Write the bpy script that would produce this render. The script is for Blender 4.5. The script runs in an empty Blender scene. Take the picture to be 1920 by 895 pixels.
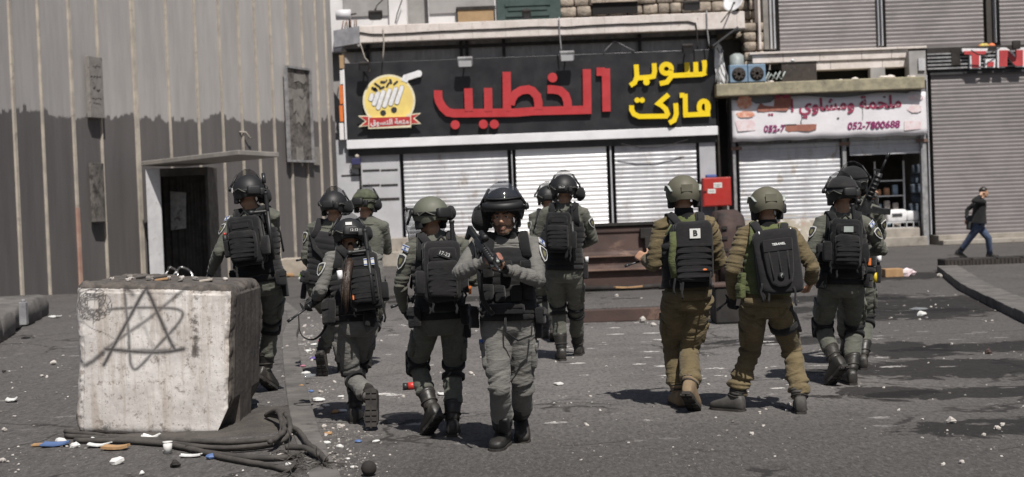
import bpy, math, random
import numpy as np
from mathutils import Vector, Matrix, noise

R = math.radians
random.seed(7)
rng = np.random.default_rng(11)
SC = bpy.context.scene
COL = SC.collection
V = Vector

# ------------------------------------------------------------------ camera
FPX, CXP, CYP, CAMH = 2500.0, 960.0, 447.5, 1.66
PITCH, ROLL = R(1.25), R(2.2)
_f = V((0, math.cos(PITCH), -math.sin(PITCH)))
_r0 = V((1, 0, 0)); _u0 = V((0, math.sin(PITCH), math.cos(PITCH)))
_u = _u0 * math.cos(ROLL) + _r0 * math.sin(ROLL)
_r = _r0 * math.cos(ROLL) - _u0 * math.sin(ROLL)
cam_d = bpy.data.cameras.new('camera'); cam = bpy.data.objects.new('camera', cam_d); COL.objects.link(cam)
m = Matrix.Identity(4)
for i in range(3):
    m[i][0] = _r[i]; m[i][1] = _u[i]; m[i][2] = -_f[i]
m[2][3] = CAMH
cam.matrix_world = m
cam_d.sensor_width = 36; cam_d.lens = 36 * FPX / 1920
cam_d.clip_end = 2000; cam_d.clip_start = 0.1
cam_d.dof.use_dof = True; cam_d.dof.focus_distance = 9.9; cam_d.dof.aperture_fstop = 2.8
SC.camera = cam

def ray(px, py):
    return _f + _r * ((px - CXP) / FPX) + _u * (-(py - CYP) / FPX)
def U(px, py, d):
    q = ray(px, py); return V((0, 0, CAMH)) + q * (d / q.y)
def G(px, py, z=0.0):
    q = ray(px, py); return V((0, 0, CAMH)) + q * ((z - CAMH) / q.z)

# ------------------------------------------------------------------ light
SUN = V((0.165, -0.53, 0.83)).normalized()          # direction towards the sun
sd = bpy.data.lights.new('sun', 'SUN'); so = bpy.data.objects.new('sun', sd); COL.objects.link(so)
sd.energy = 5.0; sd.angle = R(0.53); sd.color = (1.0, 0.955, 0.89)
so.rotation_euler = SUN.to_track_quat('Z', 'Y').to_euler(); so.location = (0, 0, 30)
W = bpy.data.worlds.new('World'); SC.world = W; W.use_nodes = True
wn = W.node_tree; bg = wn.nodes['Background']
sky = wn.nodes.new('ShaderNodeTexSky'); sky.sky_type = 'NISHITA'; sky.sun_disc = False
sky.sun_elevation = math.asin(SUN.z); sky.sun_rotation = math.atan2(SUN.x, SUN.y)
sky.dust_density = 2.5
wn.links.new(sky.outputs[0], bg.inputs[0]); bg.inputs[1].default_value = 0.05
SC.view_settings.view_transform = 'Standard'; SC.view_settings.look = 'None'
SC.view_settings.gamma = 1; SC.view_settings.use_curve_mapping = False
SC.view_settings.exposure = 0.0
SC.cycles.max_bounces = 6; SC.cycles.transparent_max_bounces = 8

# ------------------------------------------------------------------ materials
class NT:
    def __init__(s, name):
        s.m = bpy.data.materials.new(name); s.m.use_nodes = True
        s.t = s.m.node_tree; s.b = s.t.nodes['Principled BSDF']
        s.tc = s.t.nodes.new('ShaderNodeTexCoord')
    def n(s, ty, **kw):
        x = s.t.nodes.new(ty)
        for k, v in kw.items(): setattr(x, k, v)
        return x
    def l(s, a, b): s.t.links.new(a, b)
    def mapping(s, src, scale=(1, 1, 1), rot=(0, 0, 0), loc=(0, 0, 0)):
        mp = s.n('ShaderNodeMapping'); s.l(src, mp.inputs[0])
        mp.inputs['Scale'].default_value = scale; mp.inputs['Rotation'].default_value = rot; mp.inputs['Location'].default_value = loc
        return mp.outputs[0]
    def noise(s, src, scale, detail=4, rough=.55, dist=0.0):
        x = s.n('ShaderNodeTexNoise'); s.l(src, x.inputs['Vector'])
        x.inputs['Scale'].default_value = scale; x.inputs['Detail'].default_value = detail
        x.inputs['Roughness'].default_value = rough; x.inputs['Distortion'].default_value = dist
        return x.outputs[0]
    def ramp(s, src, lo, hi, a=0.0, b=1.0, smooth=True):
        x = s.n('ShaderNodeMapRange'); s.l(src, x.inputs[0])
        x.inputs[1].default_value = lo; x.inputs[2].default_value = hi; x.inputs[3].default_value = a; x.inputs[4].default_value = b
        if smooth: x.interpolation_type = 'SMOOTHSTEP'
        return x.outputs[0]
    def mix(s, fac, a, b):
        x = s.n('ShaderNodeMix', data_type='RGBA')
        if hasattr(fac, 'node'): s.l(fac, x.inputs[0])
        else: x.inputs[0].default_value = fac
        for v, i in ((a, 6), (b, 7)):
            if hasattr(v, 'node'): s.l(v, x.inputs[i])
            else: x.inputs[i].default_value = (*v, 1)
        return x.outputs[2]
    def math(s, op, a, b=0.0, c=0.0):
        x = s.n('ShaderNodeMath', operation=op)
        for i, v in enumerate((a, b, c)):
            if hasattr(v, 'node'): s.l(v, x.inputs[i])
            else: x.inputs[i].default_value = v
        return x.outputs[0]
    def bump(s, src, strength, dist, prev=None):
        x = s.n('ShaderNodeBump'); s.l(src, x.inputs['Height'])
        x.inputs['Strength'].default_value = strength; x.inputs['Distance'].default_value = dist
        if prev is not None: s.l(prev, x.inputs['Normal'])
        return x.outputs[0]
    def col(s, v):
        if hasattr(v, 'node'): s.l(v, s.b.inputs['Base Color'])
        else: s.b.inputs['Base Color'].default_value = (*v, 1)
    def rough(s, v):
        if hasattr(v, 'node'): s.l(v, s.b.inputs['Roughness'])
        else: s.b.inputs['Roughness'].default_value = v
    def nrm(s, v): s.l(v, s.b.inputs['Normal'])

def sc3(c, k): return tuple(min(1, x * k) for x in c)

def m_worn(name, c, c2=None, scale=3.0, rough=.75, metal=0.0, bump=.3, bs=40, bd=.004, spot=0.0, spotc=(.1, .08, .06), spots=8.0, stretch=(1, 1, 1)):
    """a worn surface: two tones, dirt spots and fine relief"""
    t = NT(name); o = t.mapping(t.tc.outputs['Object'], stretch)
    c2 = c2 or sc3(c, .7)
    k = t.mix(t.ramp(t.noise(o, scale, 6, .65), .35, .65), c, c2)
    if spot > 0:
        k = t.mix(t.math('MULTIPLY', t.ramp(t.noise(o, spots, 7, .7, .4), .62 - .14 * spot, .72 - .1 * spot), min(1, spot + .3)), k, spotc)
    t.col(k); t.b.inputs['Metallic'].default_value = metal
    t.rough(t.ramp(t.noise(o, scale * 2.3, 3), .3, .7, rough - .1, min(1, rough + .1)))
    if bump: t.nrm(t.bump(t.noise(t.tc.outputs['Object'], bs, 5, .6), bump, bd))
    return t.m

def m_plain(name, c, rough=.5, metal=0.0):
    t = NT(name); o = t.tc.outputs['Object']
    t.col(t.mix(t.ramp(t.noise(o, 9, 4), .3, .7), c, sc3(c, .82))); t.rough(rough); t.b.inputs['Metallic'].default_value = metal
    return t.m

def m_cloth(name, c, c2, dust=(.20, .18, .15), dustk=.25, fold=.75):
    t = NT(name); o = t.tc.outputs['Object']
    k = t.mix(t.ramp(t.noise(o, 5, 5, .6), .35, .65), c, c2)
    k = t.mix(t.math('MULTIPLY', t.ramp(t.noise(o, 11, 6, .7), .5, .75), dustk), k, dust)
    t.col(k); t.rough(.9); t.b.inputs['Sheen Weight'].default_value = .12
    t.b.inputs['Specular IOR Level'].default_value = .25
    f1 = t.noise(t.mapping(o, (1, 1, 2.6), (.45, .35, .2)), 10, 5, .6, .6)
    f2 = t.noise(o, 240, 2, .5)
    t.nrm(t.bump(f2, .15, .002, t.bump(f1, fold, .02)))
    return t.m

def m_metal(name, c, rough=.4, metal=.8):
    t = NT(name); o = t.tc.outputs['Object']
    t.col(t.mix(t.ramp(t.noise(o, 30, 4), .4, .7), c, sc3(c, 1.6))); t.b.inputs['Metallic'].default_value = metal
    t.rough(t.ramp(t.noise(o, 14, 3), .3, .7, rough - .1, rough + .15)); return t.m

def m_glass(name, c, alpha, rough=.05):
    t = NT(name); t.col(c); t.rough(rough); t.b.inputs['Alpha'].default_value = alpha
    t.b.inputs['Specular IOR Level'].default_value = .8; return t.m

M = {}
M['uni_grey'] = m_cloth('uniform_grey_green', (.165, .161, .152), (.120, .117, .110))
M['uni_green'] = m_cloth('uniform_dark_green', (.118, .120, .101), (.085, .087, .073))
M['uni_olive'] = m_cloth('uniform_olive_brown', (.152, .118, .064), (.104, .082, .044), (.26, .21, .14))
M['uni_camo'] = m_cloth('helmet_cover_camouflage', (.10, .11, .07), (.030, .035, .025), fold=.3)
M['black_cloth'] = m_cloth('black_nylon', (.010, .010, .011), (.017, .017, .018), (.06, .055, .05), .22, .35)
M['char_cloth'] = m_cloth('charcoal_nylon', (.021, .020, .022), (.015, .015, .016), (.07, .06, .055), .2, .25)
M['green_cloth'] = m_cloth('green_webbing', (.10, .115, .045), (.07, .085, .035))
M['glove'] = m_cloth('black_glove', (.014, .014, .015), (.022, .022, .023), (.06, .055, .05), .2, .3)
M['boot'] = m_worn('black_boot_leather', (.018, .017, .016), (.03, .027, .024), 7, .5, 0, .5, 60, .003, .5, (.11, .095, .08), 6)
M['boot_tan'] = m_worn('tan_boot_suede', (.26, .19, .12), (.18, .13, .08), 7, .85, 0, .4, 60, .003)
M['boot_grey'] = m_worn('dusty_grey_boot', (.085, .08, .075), (.05, .047, .044), 7, .7, 0, .4, 60, .003)
M['rubber'] = m_worn('boot_rubber', (.022, .020, .019), (.045, .04, .036), 12, .8, 0, .4, 80, .003)
M['shell_black'] = m_plain('black_helmet_shell', (.018, .018, .019), .55)
M['shell_olive'] = m_worn('olive_helmet_shell', (.125, .118, .085), (.105, .10, .072), 5, .65, 0, .25, 160, .001)
M['shell_grey'] = m_worn('grey_green_helmet_shell', (.13, .135, .105), (.105, .11, .085), 5, .6, 0, .25, 160, .001)
M['visor'] = m_glass('smoked_visor', (.05, .055, .07), .32)
M['visor_clear'] = m_glass('clear_visor', (.34, .36, .38), .5)
M['white_tape'] = m_plain('white_label', (.72, .72, .7), .6)
M['pale_rail'] = m_plain('pale_grey_rail', (.36, .40, .38), .5)
M['cable'] = m_plain('grey_cable', (.10, .10, .085), .5)
M['strap_pale'] = m_cloth('pale_webbing', (.22, .23, .20), (.16, .17, .15))
M['gun'] = m_metal('gun_metal', (.045, .045, .048), .42, .5)
M['gun_poly'] = m_plain('gun_polymer', (.018, .018, .019), .5)
M['skin'] = m_worn('tanned_skin', (.46, .27, .18), (.38, .215, .14), 22, .5, 0, .25, 130, .002)
M['beard'] = m_worn('stubble_beard', (.20, .115, .075), (.07, .042, .03), 70, .7, 0, .4, 200, .002)
M['hair'] = m_worn('dark_hair', (.012, .009, .008), (.028, .02, .015), 30, .45, 0, .6, 120, .004)
M['hair_brown'] = m_worn('brown_long_hair', (.03, .02, .015), (.055, .035, .025), 40, .4, 0, .9, 90, .006, 0, stretch=(1, 1, .08))
M['lips'] = m_plain('lips', (.36, .17, .13), .5)
M['eye_white'] = m_plain('eye_white', (.55, .52, .48), .2)
M['iris'] = m_plain('dark_iris', (.02, .012, .008), .15)
M['patch_black'] = m_plain('patch_black', (.03, .03, .032), .8)
M['patch_white'] = m_plain('patch_white', (.62, .62, .6), .8)
M['patch_blue'] = m_plain('patch_blue', (.05, .11, .35), .8)
M['patch_olive'] = m_plain('patch_olive', (.16, .15, .07), .8)
M['text_white'] = m_plain('print_white', (.75, .75, .74), .7)
M['text_black'] = m_plain('print_black', (.02, .02, .02), .7)
M['orange'] = m_plain('orange_plastic', (.75, .20, .05), .4)
M['red_plastic'] = m_plain('red_plastic', (.55, .04, .03), .4)
M['steel'] = m_metal('bright_steel', (.45, .45, .46), .3, .9)
M['denim'] = m_cloth('blue_denim', (.075, .10, .17), (.05, .07, .12), (.15, .18, .25), .3)
M['grey_shirt'] = m_cloth('grey_jacket', (.06, .062, .07), (.04, .042, .048))

# ------------------------------------------------------------------ mesh builder
class MB:
    def soft(s, amp, fq=9.0, seed=0):
        """sag and dents of stuffed fabric"""
        o = V((seed * 1.7, seed * .9, 3)); s.v = [tuple(V(p) + V((noise.noise(V(p) * fq + o), noise.noise(V(p) * fq + o + V((9, 0, 0))), noise.noise(V(p) * fq + o + V((0, 9, 0))))) * amp) for p in s.v]; return s
    def __init__(s): s.v = []; s.f = []; s.mi = []; s.sm = []
    def add(s, vs, fs, mi=0, sm=False):
        b = len(s.v); s.v.extend([tuple(x) for x in vs])
        for f in fs: s.f.append(tuple(i + b for i in f)); s.mi.append(mi); s.sm.append(sm)
    def box(s, c, h, ax=None, mi=0):
        """centre, half sizes, optional 3 axes"""
        c = V(c); a = ax or (V((1, 0, 0)), V((0, 1, 0)), V((0, 0, 1)))
        vs = [c + a[0] * (h[0] * i) + a[1] * (h[1] * j) + a[2] * (h[2] * k) for i in (-1, 1) for j in (-1, 1) for k in (-1, 1)]
        s.add(vs, [(0, 1, 3, 2), (4, 6, 7, 5), (0, 4, 5, 1), (2, 3, 7, 6), (0, 2, 6, 4), (1, 5, 7, 3)], mi)
    def bb(s, x0, x1, y0, y1, z0, z1, mi=0):
        s.box(((x0 + x1) / 2, (y0 + y1) / 2, (z0 + z1) / 2), (abs(x1 - x0) / 2, abs(y1 - y0) / 2, abs(z1 - z0) / 2), None, mi)
    def loft(s, rings, mi=0, caps=True, sm=True, closed=True):
        n = len(rings[0]); vs = [p for r in rings for p in r]; fs = []
        for i in range(len(rings) - 1):
            for j in range(n if closed else n - 1):
                k = (j + 1) % n
                fs.append((i * n + j, i * n + k, (i + 1) * n + k, (i + 1) * n + j))
        s.add(vs, fs, mi, sm)
        if caps and closed:
            s.add(rings[0], [tuple(range(n))[::-1]], mi, sm); s.add(rings[-1], [tuple(range(n))], mi, sm)
    def solid(s, rings, mi=0, sm=True):
        """loft with welded caps (one closed shell)"""
        n = len(rings[0]); vs = [p for r in rings for p in r]; fs = []
        for i in range(len(rings) - 1):
            for j in range(n):
                k = (j + 1) % n
                fs.append((i * n + j, i * n + k, (i + 1) * n + k, (i + 1) * n + j))
        fs.append(tuple(range(n))[::-1]); fs.append(tuple(range((len(rings) - 1) * n, len(rings) * n)))
        s.add(vs, fs, mi, sm)
    def tube(s, pts, r, n=8, mi=0, sm=True, flat=1.0, up=None):
        pts = [V(p) for p in pts]
        rs = list(r) if isinstance(r, (list, tuple)) else [r] * len(pts)
        rings = []; prev = None
        for i, p in enumerate(pts):
            d = (pts[min(i + 1, len(pts) - 1)] - pts[max(i - 1, 0)])
            d = d.normalized() if d.length > 1e-9 else V((0, 0, 1))
            if prev is None:
                a = V(up) if up is not None else (V((0, 0, 1)) if abs(d.z) < .9 else V((1, 0, 0)))
                prev = (a - d * a.dot(d)).normalized()
            else:
                prev = (prev - d * prev.dot(d)).normalized()
            b = d.cross(prev)
            rings.append([p + prev * (rs[i] * flat * math.cos(t)) + b * (rs[i] * math.sin(t)) for t in [2 * math.pi * k / n for k in range(n)]])
        s.solid(rings, mi, sm)
    def ell(s, c, r, ax=None, n=14, k=9, mi=0):
        c = V(c); a = ax or (V((1, 0, 0)), V((0, 1, 0)), V((0, 0, 1)))
        rings = []
        for i in range(k):
            ph = math.pi * (i + .35) / (k - .3) - math.pi / 2
            ph = max(-1.5, min(1.5, ph))
            rings.append([c + a[0] * (r[0] * math.cos(ph) * math.cos(t)) + a[1] * (r[1] * math.cos(ph) * math.sin(t)) + a[2] * (r[2] * math.sin(ph))
                          for t in [2 * math.pi * j / n for j in range(n)]])
        s.solid(rings, mi, True)
    def rbox(s, c, h, ax=None, mi=0, e=.35, n=20, round_end=.25):
        """pillow-like rounded box: superellipse rings stacked along ax[2]"""
        c = V(c); a = ax or (V((1, 0, 0)), V((0, 1, 0)), V((0, 0, 1)))
        rings = []
        for z, q in ((-1, .78), (-1 + round_end * .4, .93), (-1 + round_end, 1), (0, 1.02), (1 - round_end, 1), (1 - round_end * .4, .93), (1, .78)):
            rr = []
            for j in range(n):
                t = 2 * math.pi * j / n; ct, st = math.cos(t), math.sin(t)
                rr.append(c + a[0] * (h[0] * q * math.copysign(abs(ct) ** e, ct)) + a[1] * (h[1] * q * math.copysign(abs(st) ** e, st)) + a[2] * (h[2] * z))
            rings.append(rr)
        s.solid(rings, mi, True)
    def prism(s, poly, o, ax, t, mi=0):
        """2-D outline on axes ax[0], ax[1] at o, extruded t along ax[2]"""
        o = V(o); n = len(poly)
        a = [o + ax[0] * x + ax[1] * y for x, y in poly]; b = [p + ax[2] * t for p in a]
        s.add(a + b, [tuple(range(n))[::-1], tuple(range(n, 2 * n))] + [(i, (i + 1) % n, n + (i + 1) % n, n + i) for i in range(n)], mi)
    def ribbon(s, pts, w, o, ax, t, mi=0, wend=None):
        """thick stroke: mitred outline of a 2-D polyline, extruded"""
        P = [np.array(p, float) for p in pts]; L = []; Rr = []
        for i, p in enumerate(P):
            a = P[max(i - 1, 0)]; b = P[min(i + 1, len(P) - 1)]
            d1 = p - a if i > 0 else b - p; d2 = b - p if i < len(P) - 1 else p - a
            d1 = d1 / (np.linalg.norm(d1) + 1e-9); d2 = d2 / (np.linalg.norm(d2) + 1e-9)
            nn = np.array([-(d1 + d2)[1], (d1 + d2)[0]]); nn /= (np.linalg.norm(nn) + 1e-9)
            n1 = np.array([-d1[1], d1[0]]); k = 1 / max(.55, abs(nn @ n1))
            ww = w if wend is None else w + (wend - w) * i / (len(P) - 1)
            L.append(p + nn * ww / 2 * k); Rr.append(p - nn * ww / 2 * k)
            n = len(P); o = V(o)
        vs = [o + ax[0] * float(q[0]) + ax[1] * float(q[1]) for q in L + Rr]
        vs2 = [p + ax[2] * t for p in vs]
        fs = []
        for i in range(n - 1):
            fs += [(i, i + 1, n + i + 1, n + i), (2 * n + i, 3 * n + i, 3 * n + i + 1, 2 * n + i + 1),
                   (i, 2 * n + i, 2 * n + i + 1, i + 1), (n + i, n + i + 1, 3 * n + i + 1, 3 * n + i)]
        fs += [(0, n, 3 * n, 2 * n), (n - 1, 3 * n - 1, 4 * n - 1, 2 * n - 1)]
        s.add(vs + vs2, fs, mi)
    def build(s, name, mats, parent=None, bevel=0.0, smooth=None, subsurf=0):
        me = bpy.data.meshes.new(name)
        o0 = worldloc(parent)
        me.from_pydata([(x - o0.x, y - o0.y, z - o0.z) for x, y, z in s.v], [], s.f)
        mats = mats if isinstance(mats, (list, tuple)) else [mats]
        for k in mats: me.materials.append(k)
        me.polygons.foreach_set('material_index', s.mi)
        me.polygons.foreach_set('use_smooth', [bool(x) if smooth is None else smooth for x in s.sm])
        me.update()
        o = bpy.data.objects.new(name, me); COL.objects.link(o)
        if parent is not None: o.parent = parent
        if bevel:
            b = o.modifiers.new('bevel', 'BEVEL'); b.width = bevel; b.segments = 2; b.limit_method = 'ANGLE'
        if subsurf:
            b = o.modifiers.new('sub', 'SUBSURF'); b.levels = b.render_levels = subsurf
        return o

def worldloc(p):
    q = V((0, 0, 0))
    while p is not None: q = q + p.location; p = p.parent
    return q

def tag(o, label=None, cat=None, group=None, kind=None):
    if label: o['label'] = label
    if cat: o['category'] = cat
    if group: o['group'] = group
    if kind: o['kind'] = kind
    return o

def thing(name, loc, label, cat, group=None):
    o = bpy.data.objects.new(name, None); COL.objects.link(o); o.location = loc; o.empty_display_size = .2
    return tag(o, label, cat, group)

def copy_tree(o, parent=None):
    c = o.copy(); COL.objects.link(c); c.parent = parent
    for ch in list(o.children): copy_tree(ch, c)
    return c

AX = (V((1, 0, 0)), V((0, 0, 1)), V((0, -1, 0)))       # facade drawing axes: right, up, towards the street
def fbox(mb, x0, y0, x1, y1, d, dep, mi=0):
    a = U(x0, y0, d); b = U(x1, y1, d); mb.bb(a.x, b.x, d, d + dep, b.z, a.z, mi)

def text(s, size, o, ax, t, name, mat, parent, bold=0.0, align='CENTER', shear=0.0, fit=None):
    c = bpy.data.curves.new(name, 'FONT'); c.body = s; c.size = size; c.extrude = t / 2; c.offset = bold; c.align_x = align; c.align_y = 'CENTER'; c.shear = shear
    c.resolution_u = 3
    tmp = bpy.data.objects.new(name, c); COL.objects.link(tmp)
    dg = bpy.context.evaluated_depsgraph_get(); me = tmp.evaluated_get(dg).to_mesh()
    k = 1.0
    if fit and len(me.vertices): xs = [v.co.x for v in me.vertices]; k = fit / max(1e-6, max(xs) - min(xs))
    mb = MB(); mb.add([V(o) + ax[0] * (v.co.x * k) + ax[1] * (v.co.y * k) + ax[2] * (v.co.z + t / 2) for v in me.vertices], [tuple(p.vertices) for p in me.polygons])
    bpy.data.objects.remove(tmp); bpy.data.curves.remove(c)
    return mb.build(name, mat, parent)

AR = {'ا': 'FE8D', 'ب': 'FE8F', 'ة': 'FE93', 'ت': 'FE95', 'ح': 'FEA1', 'خ': 'FEA5', 'ر': 'FEAD', 'س': 'FEB1', 'ش': 'FEB5', 'ط': 'FEC1', 'ع': 'FEC9',
      'ق': 'FED5', 'ك': 'FED9', 'ل': 'FEDD', 'م': 'FEE1', 'و': 'FEED', 'ي': 'FEF1'}
def arabic(s):
    """joined letter forms in drawing order"""
    out = ''
    for i, ch in enumerate(s):
        if ch not in AR: out += ch; continue
        prev = i > 0 and s[i - 1] in AR and s[i - 1] not in 'اةرو'
        nxt = i < len(s) - 1 and s[i + 1] in AR and ch not in 'اةرو'
        out += chr(int(AR[ch], 16) + (3 if prev and nxt else 2 if nxt else 1 if prev else 0))
    return out[::-1]
# ================================================================== ground
def ellipse_mask(t, geo, c, r, nz, amp):
    mp = t.n('ShaderNodeMapping'); mp.vector_type = 'TEXTURE'; t.l(geo, mp.inputs[0])
    mp.inputs['Location'].default_value = (c[0], c[1], 0); mp.inputs['Scale'].default_value = (r[0], r[1], 1000)
    ln = t.n('ShaderNodeVectorMath', operation='LENGTH'); t.l(mp.outputs[0], ln.inputs[0])
    a = t.math('ADD', ln.outputs['Value'], t.math('MULTIPLY', t.math('SUBTRACT', nz, .5), amp))
    return t.ramp(a, .85, 1.02, 1, 0)

def m_asphalt(name, c1, c2, scr=1.0, stains=()):
    t = NT(name)
    geo = t.n('ShaderNodeNewGeometry').outputs['Position']
    k = t.mix(t.ramp(t.noise(geo, .55, 6, .6), .3, .7), c1, c2)
    k = t.mix(t.ramp(t.noise(t.mapping(geo, (1, .35, 1)), 1.3, 6, .7, .6), .52, .72), k, sc3(c1, .55))       # old oil and tyre patches
    y = t.n('ShaderNodeSeparateXYZ'); t.l(geo, y.inputs[0])
    zone = t.math('MULTIPLY', t.ramp(y.outputs[1], 8.5, 12), t.ramp(y.outputs[1], 19, 26, 1, 0))
    zone = t.math('MULTIPLY', zone, t.ramp(y.outputs[0], 2.2, 5.0, 1, .25))
    k = t.mix(t.math('MULTIPLY', t.math('MULTIPLY', zone, t.ramp(t.noise(geo, 1.1, 6, .7), .3, .6, .35, 1)), .72 * scr), k, (.225, .212, .205))
    g = t.noise(geo, 260, 3, .7)
    aniso = t.mapping(geo, (1, .38, 1))
    k = t.mix(t.ramp(t.noise(aniso, 27, 5, .8), .38, .56, .6, 0), k, sc3(c2, .4))
    k = t.mix(t.ramp(t.noise(t.mapping(geo, (1, 1, 1), (0, 0, 0), (7, 3, 0)), 42, 4, .75), .54, .66, 0, .55), k, sc3(c1, 2.3))
    k = t.mix(t.ramp(t.noise(t.mapping(geo, (1, .38, 1), (0, 0, 0), (17, 3, 0)), 30, 5, .8), .49, .64, 0, .5), k, sc3(c1, 2.0))
    vo = t.n('ShaderNodeTexVoronoi', feature='DISTANCE_TO_EDGE'); t.l(t.mapping(geo, (1, 1, 1)), vo.inputs['Vector']); vo.inputs['Scale'].default_value = .42; dn = t.n('ShaderNodeVectorMath', operation='ADD'); nz3 = t.n('ShaderNodeTexNoise'); t.l(geo, nz3.inputs['Vector']); nz3.inputs['Scale'].default_value = 1.6; nz3.inputs['Detail'].default_value = 6; t.l(geo, dn.inputs[0]); t.l(nz3.outputs['Color'], dn.inputs[1]); t.l(dn.outputs[0], vo.inputs['Vector'])
    k = t.mix(t.math('MULTIPLY', t.ramp(vo.outputs['Distance'], .004, .014, 1, 0), t.ramp(t.noise(geo, .35, 3), .48, .56, 0, .8)), k, sc3(c2, .2))
    k = t.mix(t.ramp(g, .45, .75, 0, .55), k, sc3(c2, 2.1))                                                # stone grain
    nz = t.noise(geo, 2.4, 8, .75, .9)
    for (c, r) in stains:
        k = t.mix(t.math('MULTIPLY', ellipse_mask(t, geo, c, r, nz, 2.4), .8), k, (.011, .010, .010))
    # pale scuffs of crushed stone
    vs_ = t.n('ShaderNodeTexVoronoi', feature='F1'); vs_.inputs['Scale'].default_value = 2.7; vs_.inputs['Randomness'].default_value = 1; t.l(t.mapping(geo, (.72, 1.25, 1), (0, 0, .12)), vs_.inputs['Vector'])
    sp_ = t.n('ShaderNodeSeparateColor'); t.l(vs_.outputs['Color'], sp_.inputs[0])
    a = t.ramp(t.math('SUBTRACT', t.math('ADD', vs_.outputs['Distance'], t.math('MULTIPLY', t.math('SUBTRACT', t.noise(geo, 9, 6, .75), .5), .75)), t.math('MULTIPLY', sp_.outputs[1], .18)), .02, .07, 1, 0)
    a = t.math('MULTIPLY', t.math('MULTIPLY', a, t.ramp(sp_.outputs[0], .15, .2, 0, 1)), t.ramp(t.noise(geo, .7, 4, .6), .38, .47))
    b = t.ramp(t.noise(t.mapping(geo, (1, .5, 1)), 24, 6, .85), .40, .52)
    k = t.mix(t.math('MULTIPLY', t.math('MULTIPLY', t.math('MULTIPLY', a, b), zone), .9 * scr), k, (.66, .63, .61))
    d = t.ramp(t.noise(geo, 48, 4, .8), .70, .76)
    k = t.mix(t.math('MULTIPLY', d, .35), k, (.36, .34, .32))
    t.col(k); t.rough(t.ramp(t.noise(geo, 3, 4), .3, .7, .78, .95))
    t.b.inputs['Specular IOR Level'].default_value = .3
    t.nrm(t.bump(g, .5, .006, t.bump(t.noise(geo, 30, 6, .8), .5, .02, t.bump(t.noise(geo, 3.5, 5), .4, .03))))
    return t.m

def gxy(px, py): q = G(px, py); return (q.x, q.y)
ST = [(gxy(1765, 690), (1.25, .75)), (gxy(1700, 655), (.55, .8)), (gxy(1880, 650), (1.1, .5)), (gxy(1850, 735), (1.4, .35)), (gxy(1660, 735), (.45, .4)), (gxy(1690, 590), (1.3, .9)), (gxy(1560, 560), (1.5, .8)), (gxy(1250, 590), (3.2, .9)), (gxy(1640, 520), (2.4, 1.3)), (gxy(900, 560), (2.0, .8)), (gxy(1780, 570), (1.6, 1.6)), (gxy(1480, 640), (.9, .5)), (gxy(1900, 800), (.9, .4)), (gxy(680, 560), (1.2, .7))]
M['asphalt'] = m_asphalt('road_asphalt', (.092, .086, .083), (.068, .064, .062), 1.0, ST)
M['pave'] = m_asphalt('pavement_asphalt', (.098, .092, .089), (.074, .069, .067), .25)
M['kerb'] = m_worn('worn_kerb_stone', (.150, .140, .132), (.095, .089, .084), 3, .9, 0, .6, 40, .01, .4, (.04, .036, .034), 5)

mb = MB()
xs = [-300, -60, -20, -8, 0, 8, 20, 60, 300]; ys = [-60, 0, 8, 16, 30, 50, 100, 400]
mb.add([(x, y, 0) for y in ys for x in xs], [(j * 9 + i, j * 9 + i + 1, (j + 1) * 9 + i + 1, (j + 1) * 9 + i) for j in range(7) for i in range(8)])
tag(mb.build('road', M['asphalt']), kind='structure')

def inset_poly(pts, w):
    out = []
    for i in range(len(pts)):
        a = pts[max(i - 1, 0)]; b = pts[min(i + 1, len(pts) - 1)]
        d = (b - a).normalized(); n = V((-d.y, d.x, 0)); out.append(pts[i] + n * w)
    return out

# left pavement: kerb line runs from the front up and away, then turns left
KL = [G(*p, .0) for p in ((668, 985), (628, 895), (600, 835), (584, 780), (572, 730), (562, 680), (556, 640), (563, 615), (560, 596), (535, 575), (470, 556), (380, 548), (200, 556))]
KL = [V((p.x, p.y, 0)) for p in KL]
def kerb_row(line, w, h, name, side):
    """kerb stones following a line; returns the inner edge"""
    mb = MB(); inner = inset_poly(line, w * side)
    for i in range(len(line) - 1):
        a, b, c, d = line[i], line[i + 1], inner[i + 1], inner[i]
        L = (b - a).length; n = max(1, int(L / .75))
        for j in range(n):
            t0, t1 = (j + .012) / n, (j + .988) / n
            q = [a.lerp(b, t0), a.lerp(b, t1), d.lerp(c, t1), d.lerp(c, t0)]
            hh = h + random.uniform(-.008, .008)
            mb.add([(p.x, p.y, -.05) for p in q] + [(p.x, p.y, hh) for p in q], [(0, 1, 5, 4), (1, 2, 6, 5), (2, 3, 7, 6), (3, 0, 4, 7), (4, 5, 6, 7)])
    o = mb.build(name, M['kerb'], None, .012); tag(o, kind='structure'); return inner
inL = kerb_row(KL, .19, .11, 'kerb', 1)
mb = MB()
poly = [(p.x, p.y) for p in inL] + [(-14, inL[-1].y), (-14, -2), (inL[0].x, -2)]
mb.add([(x, y, .096) for x, y in poly], [tuple(range(len(poly)))[::1]])
o = mb.build('pavement', M['pave']); tag(o, kind='structure')

KR = [V((p.x, p.y, 0)) for p in (G(2100, 690), G(1920, 606), G(1850, 571), G(1800, 545), G(1772, 522), G(1757, 510))]
KR.insert(0, KR[0] + (KR[0] - KR[1]) * 2.5)
inR = kerb_row(KR, .42, .13, 'kerb', -1)
mb = MB(); poly = [(p.x, p.y) for p in inR] + [(KR[-1].x + 2, KR[-1].y + 1.4), (30, KR[-1].y + 1.4), (30, inR[0].y)]
mb.add([(x, y, .118) for x, y in poly], [tuple(range(len(poly)))]); tag(mb.build('pavement', M['pave']), kind='structure')

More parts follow.
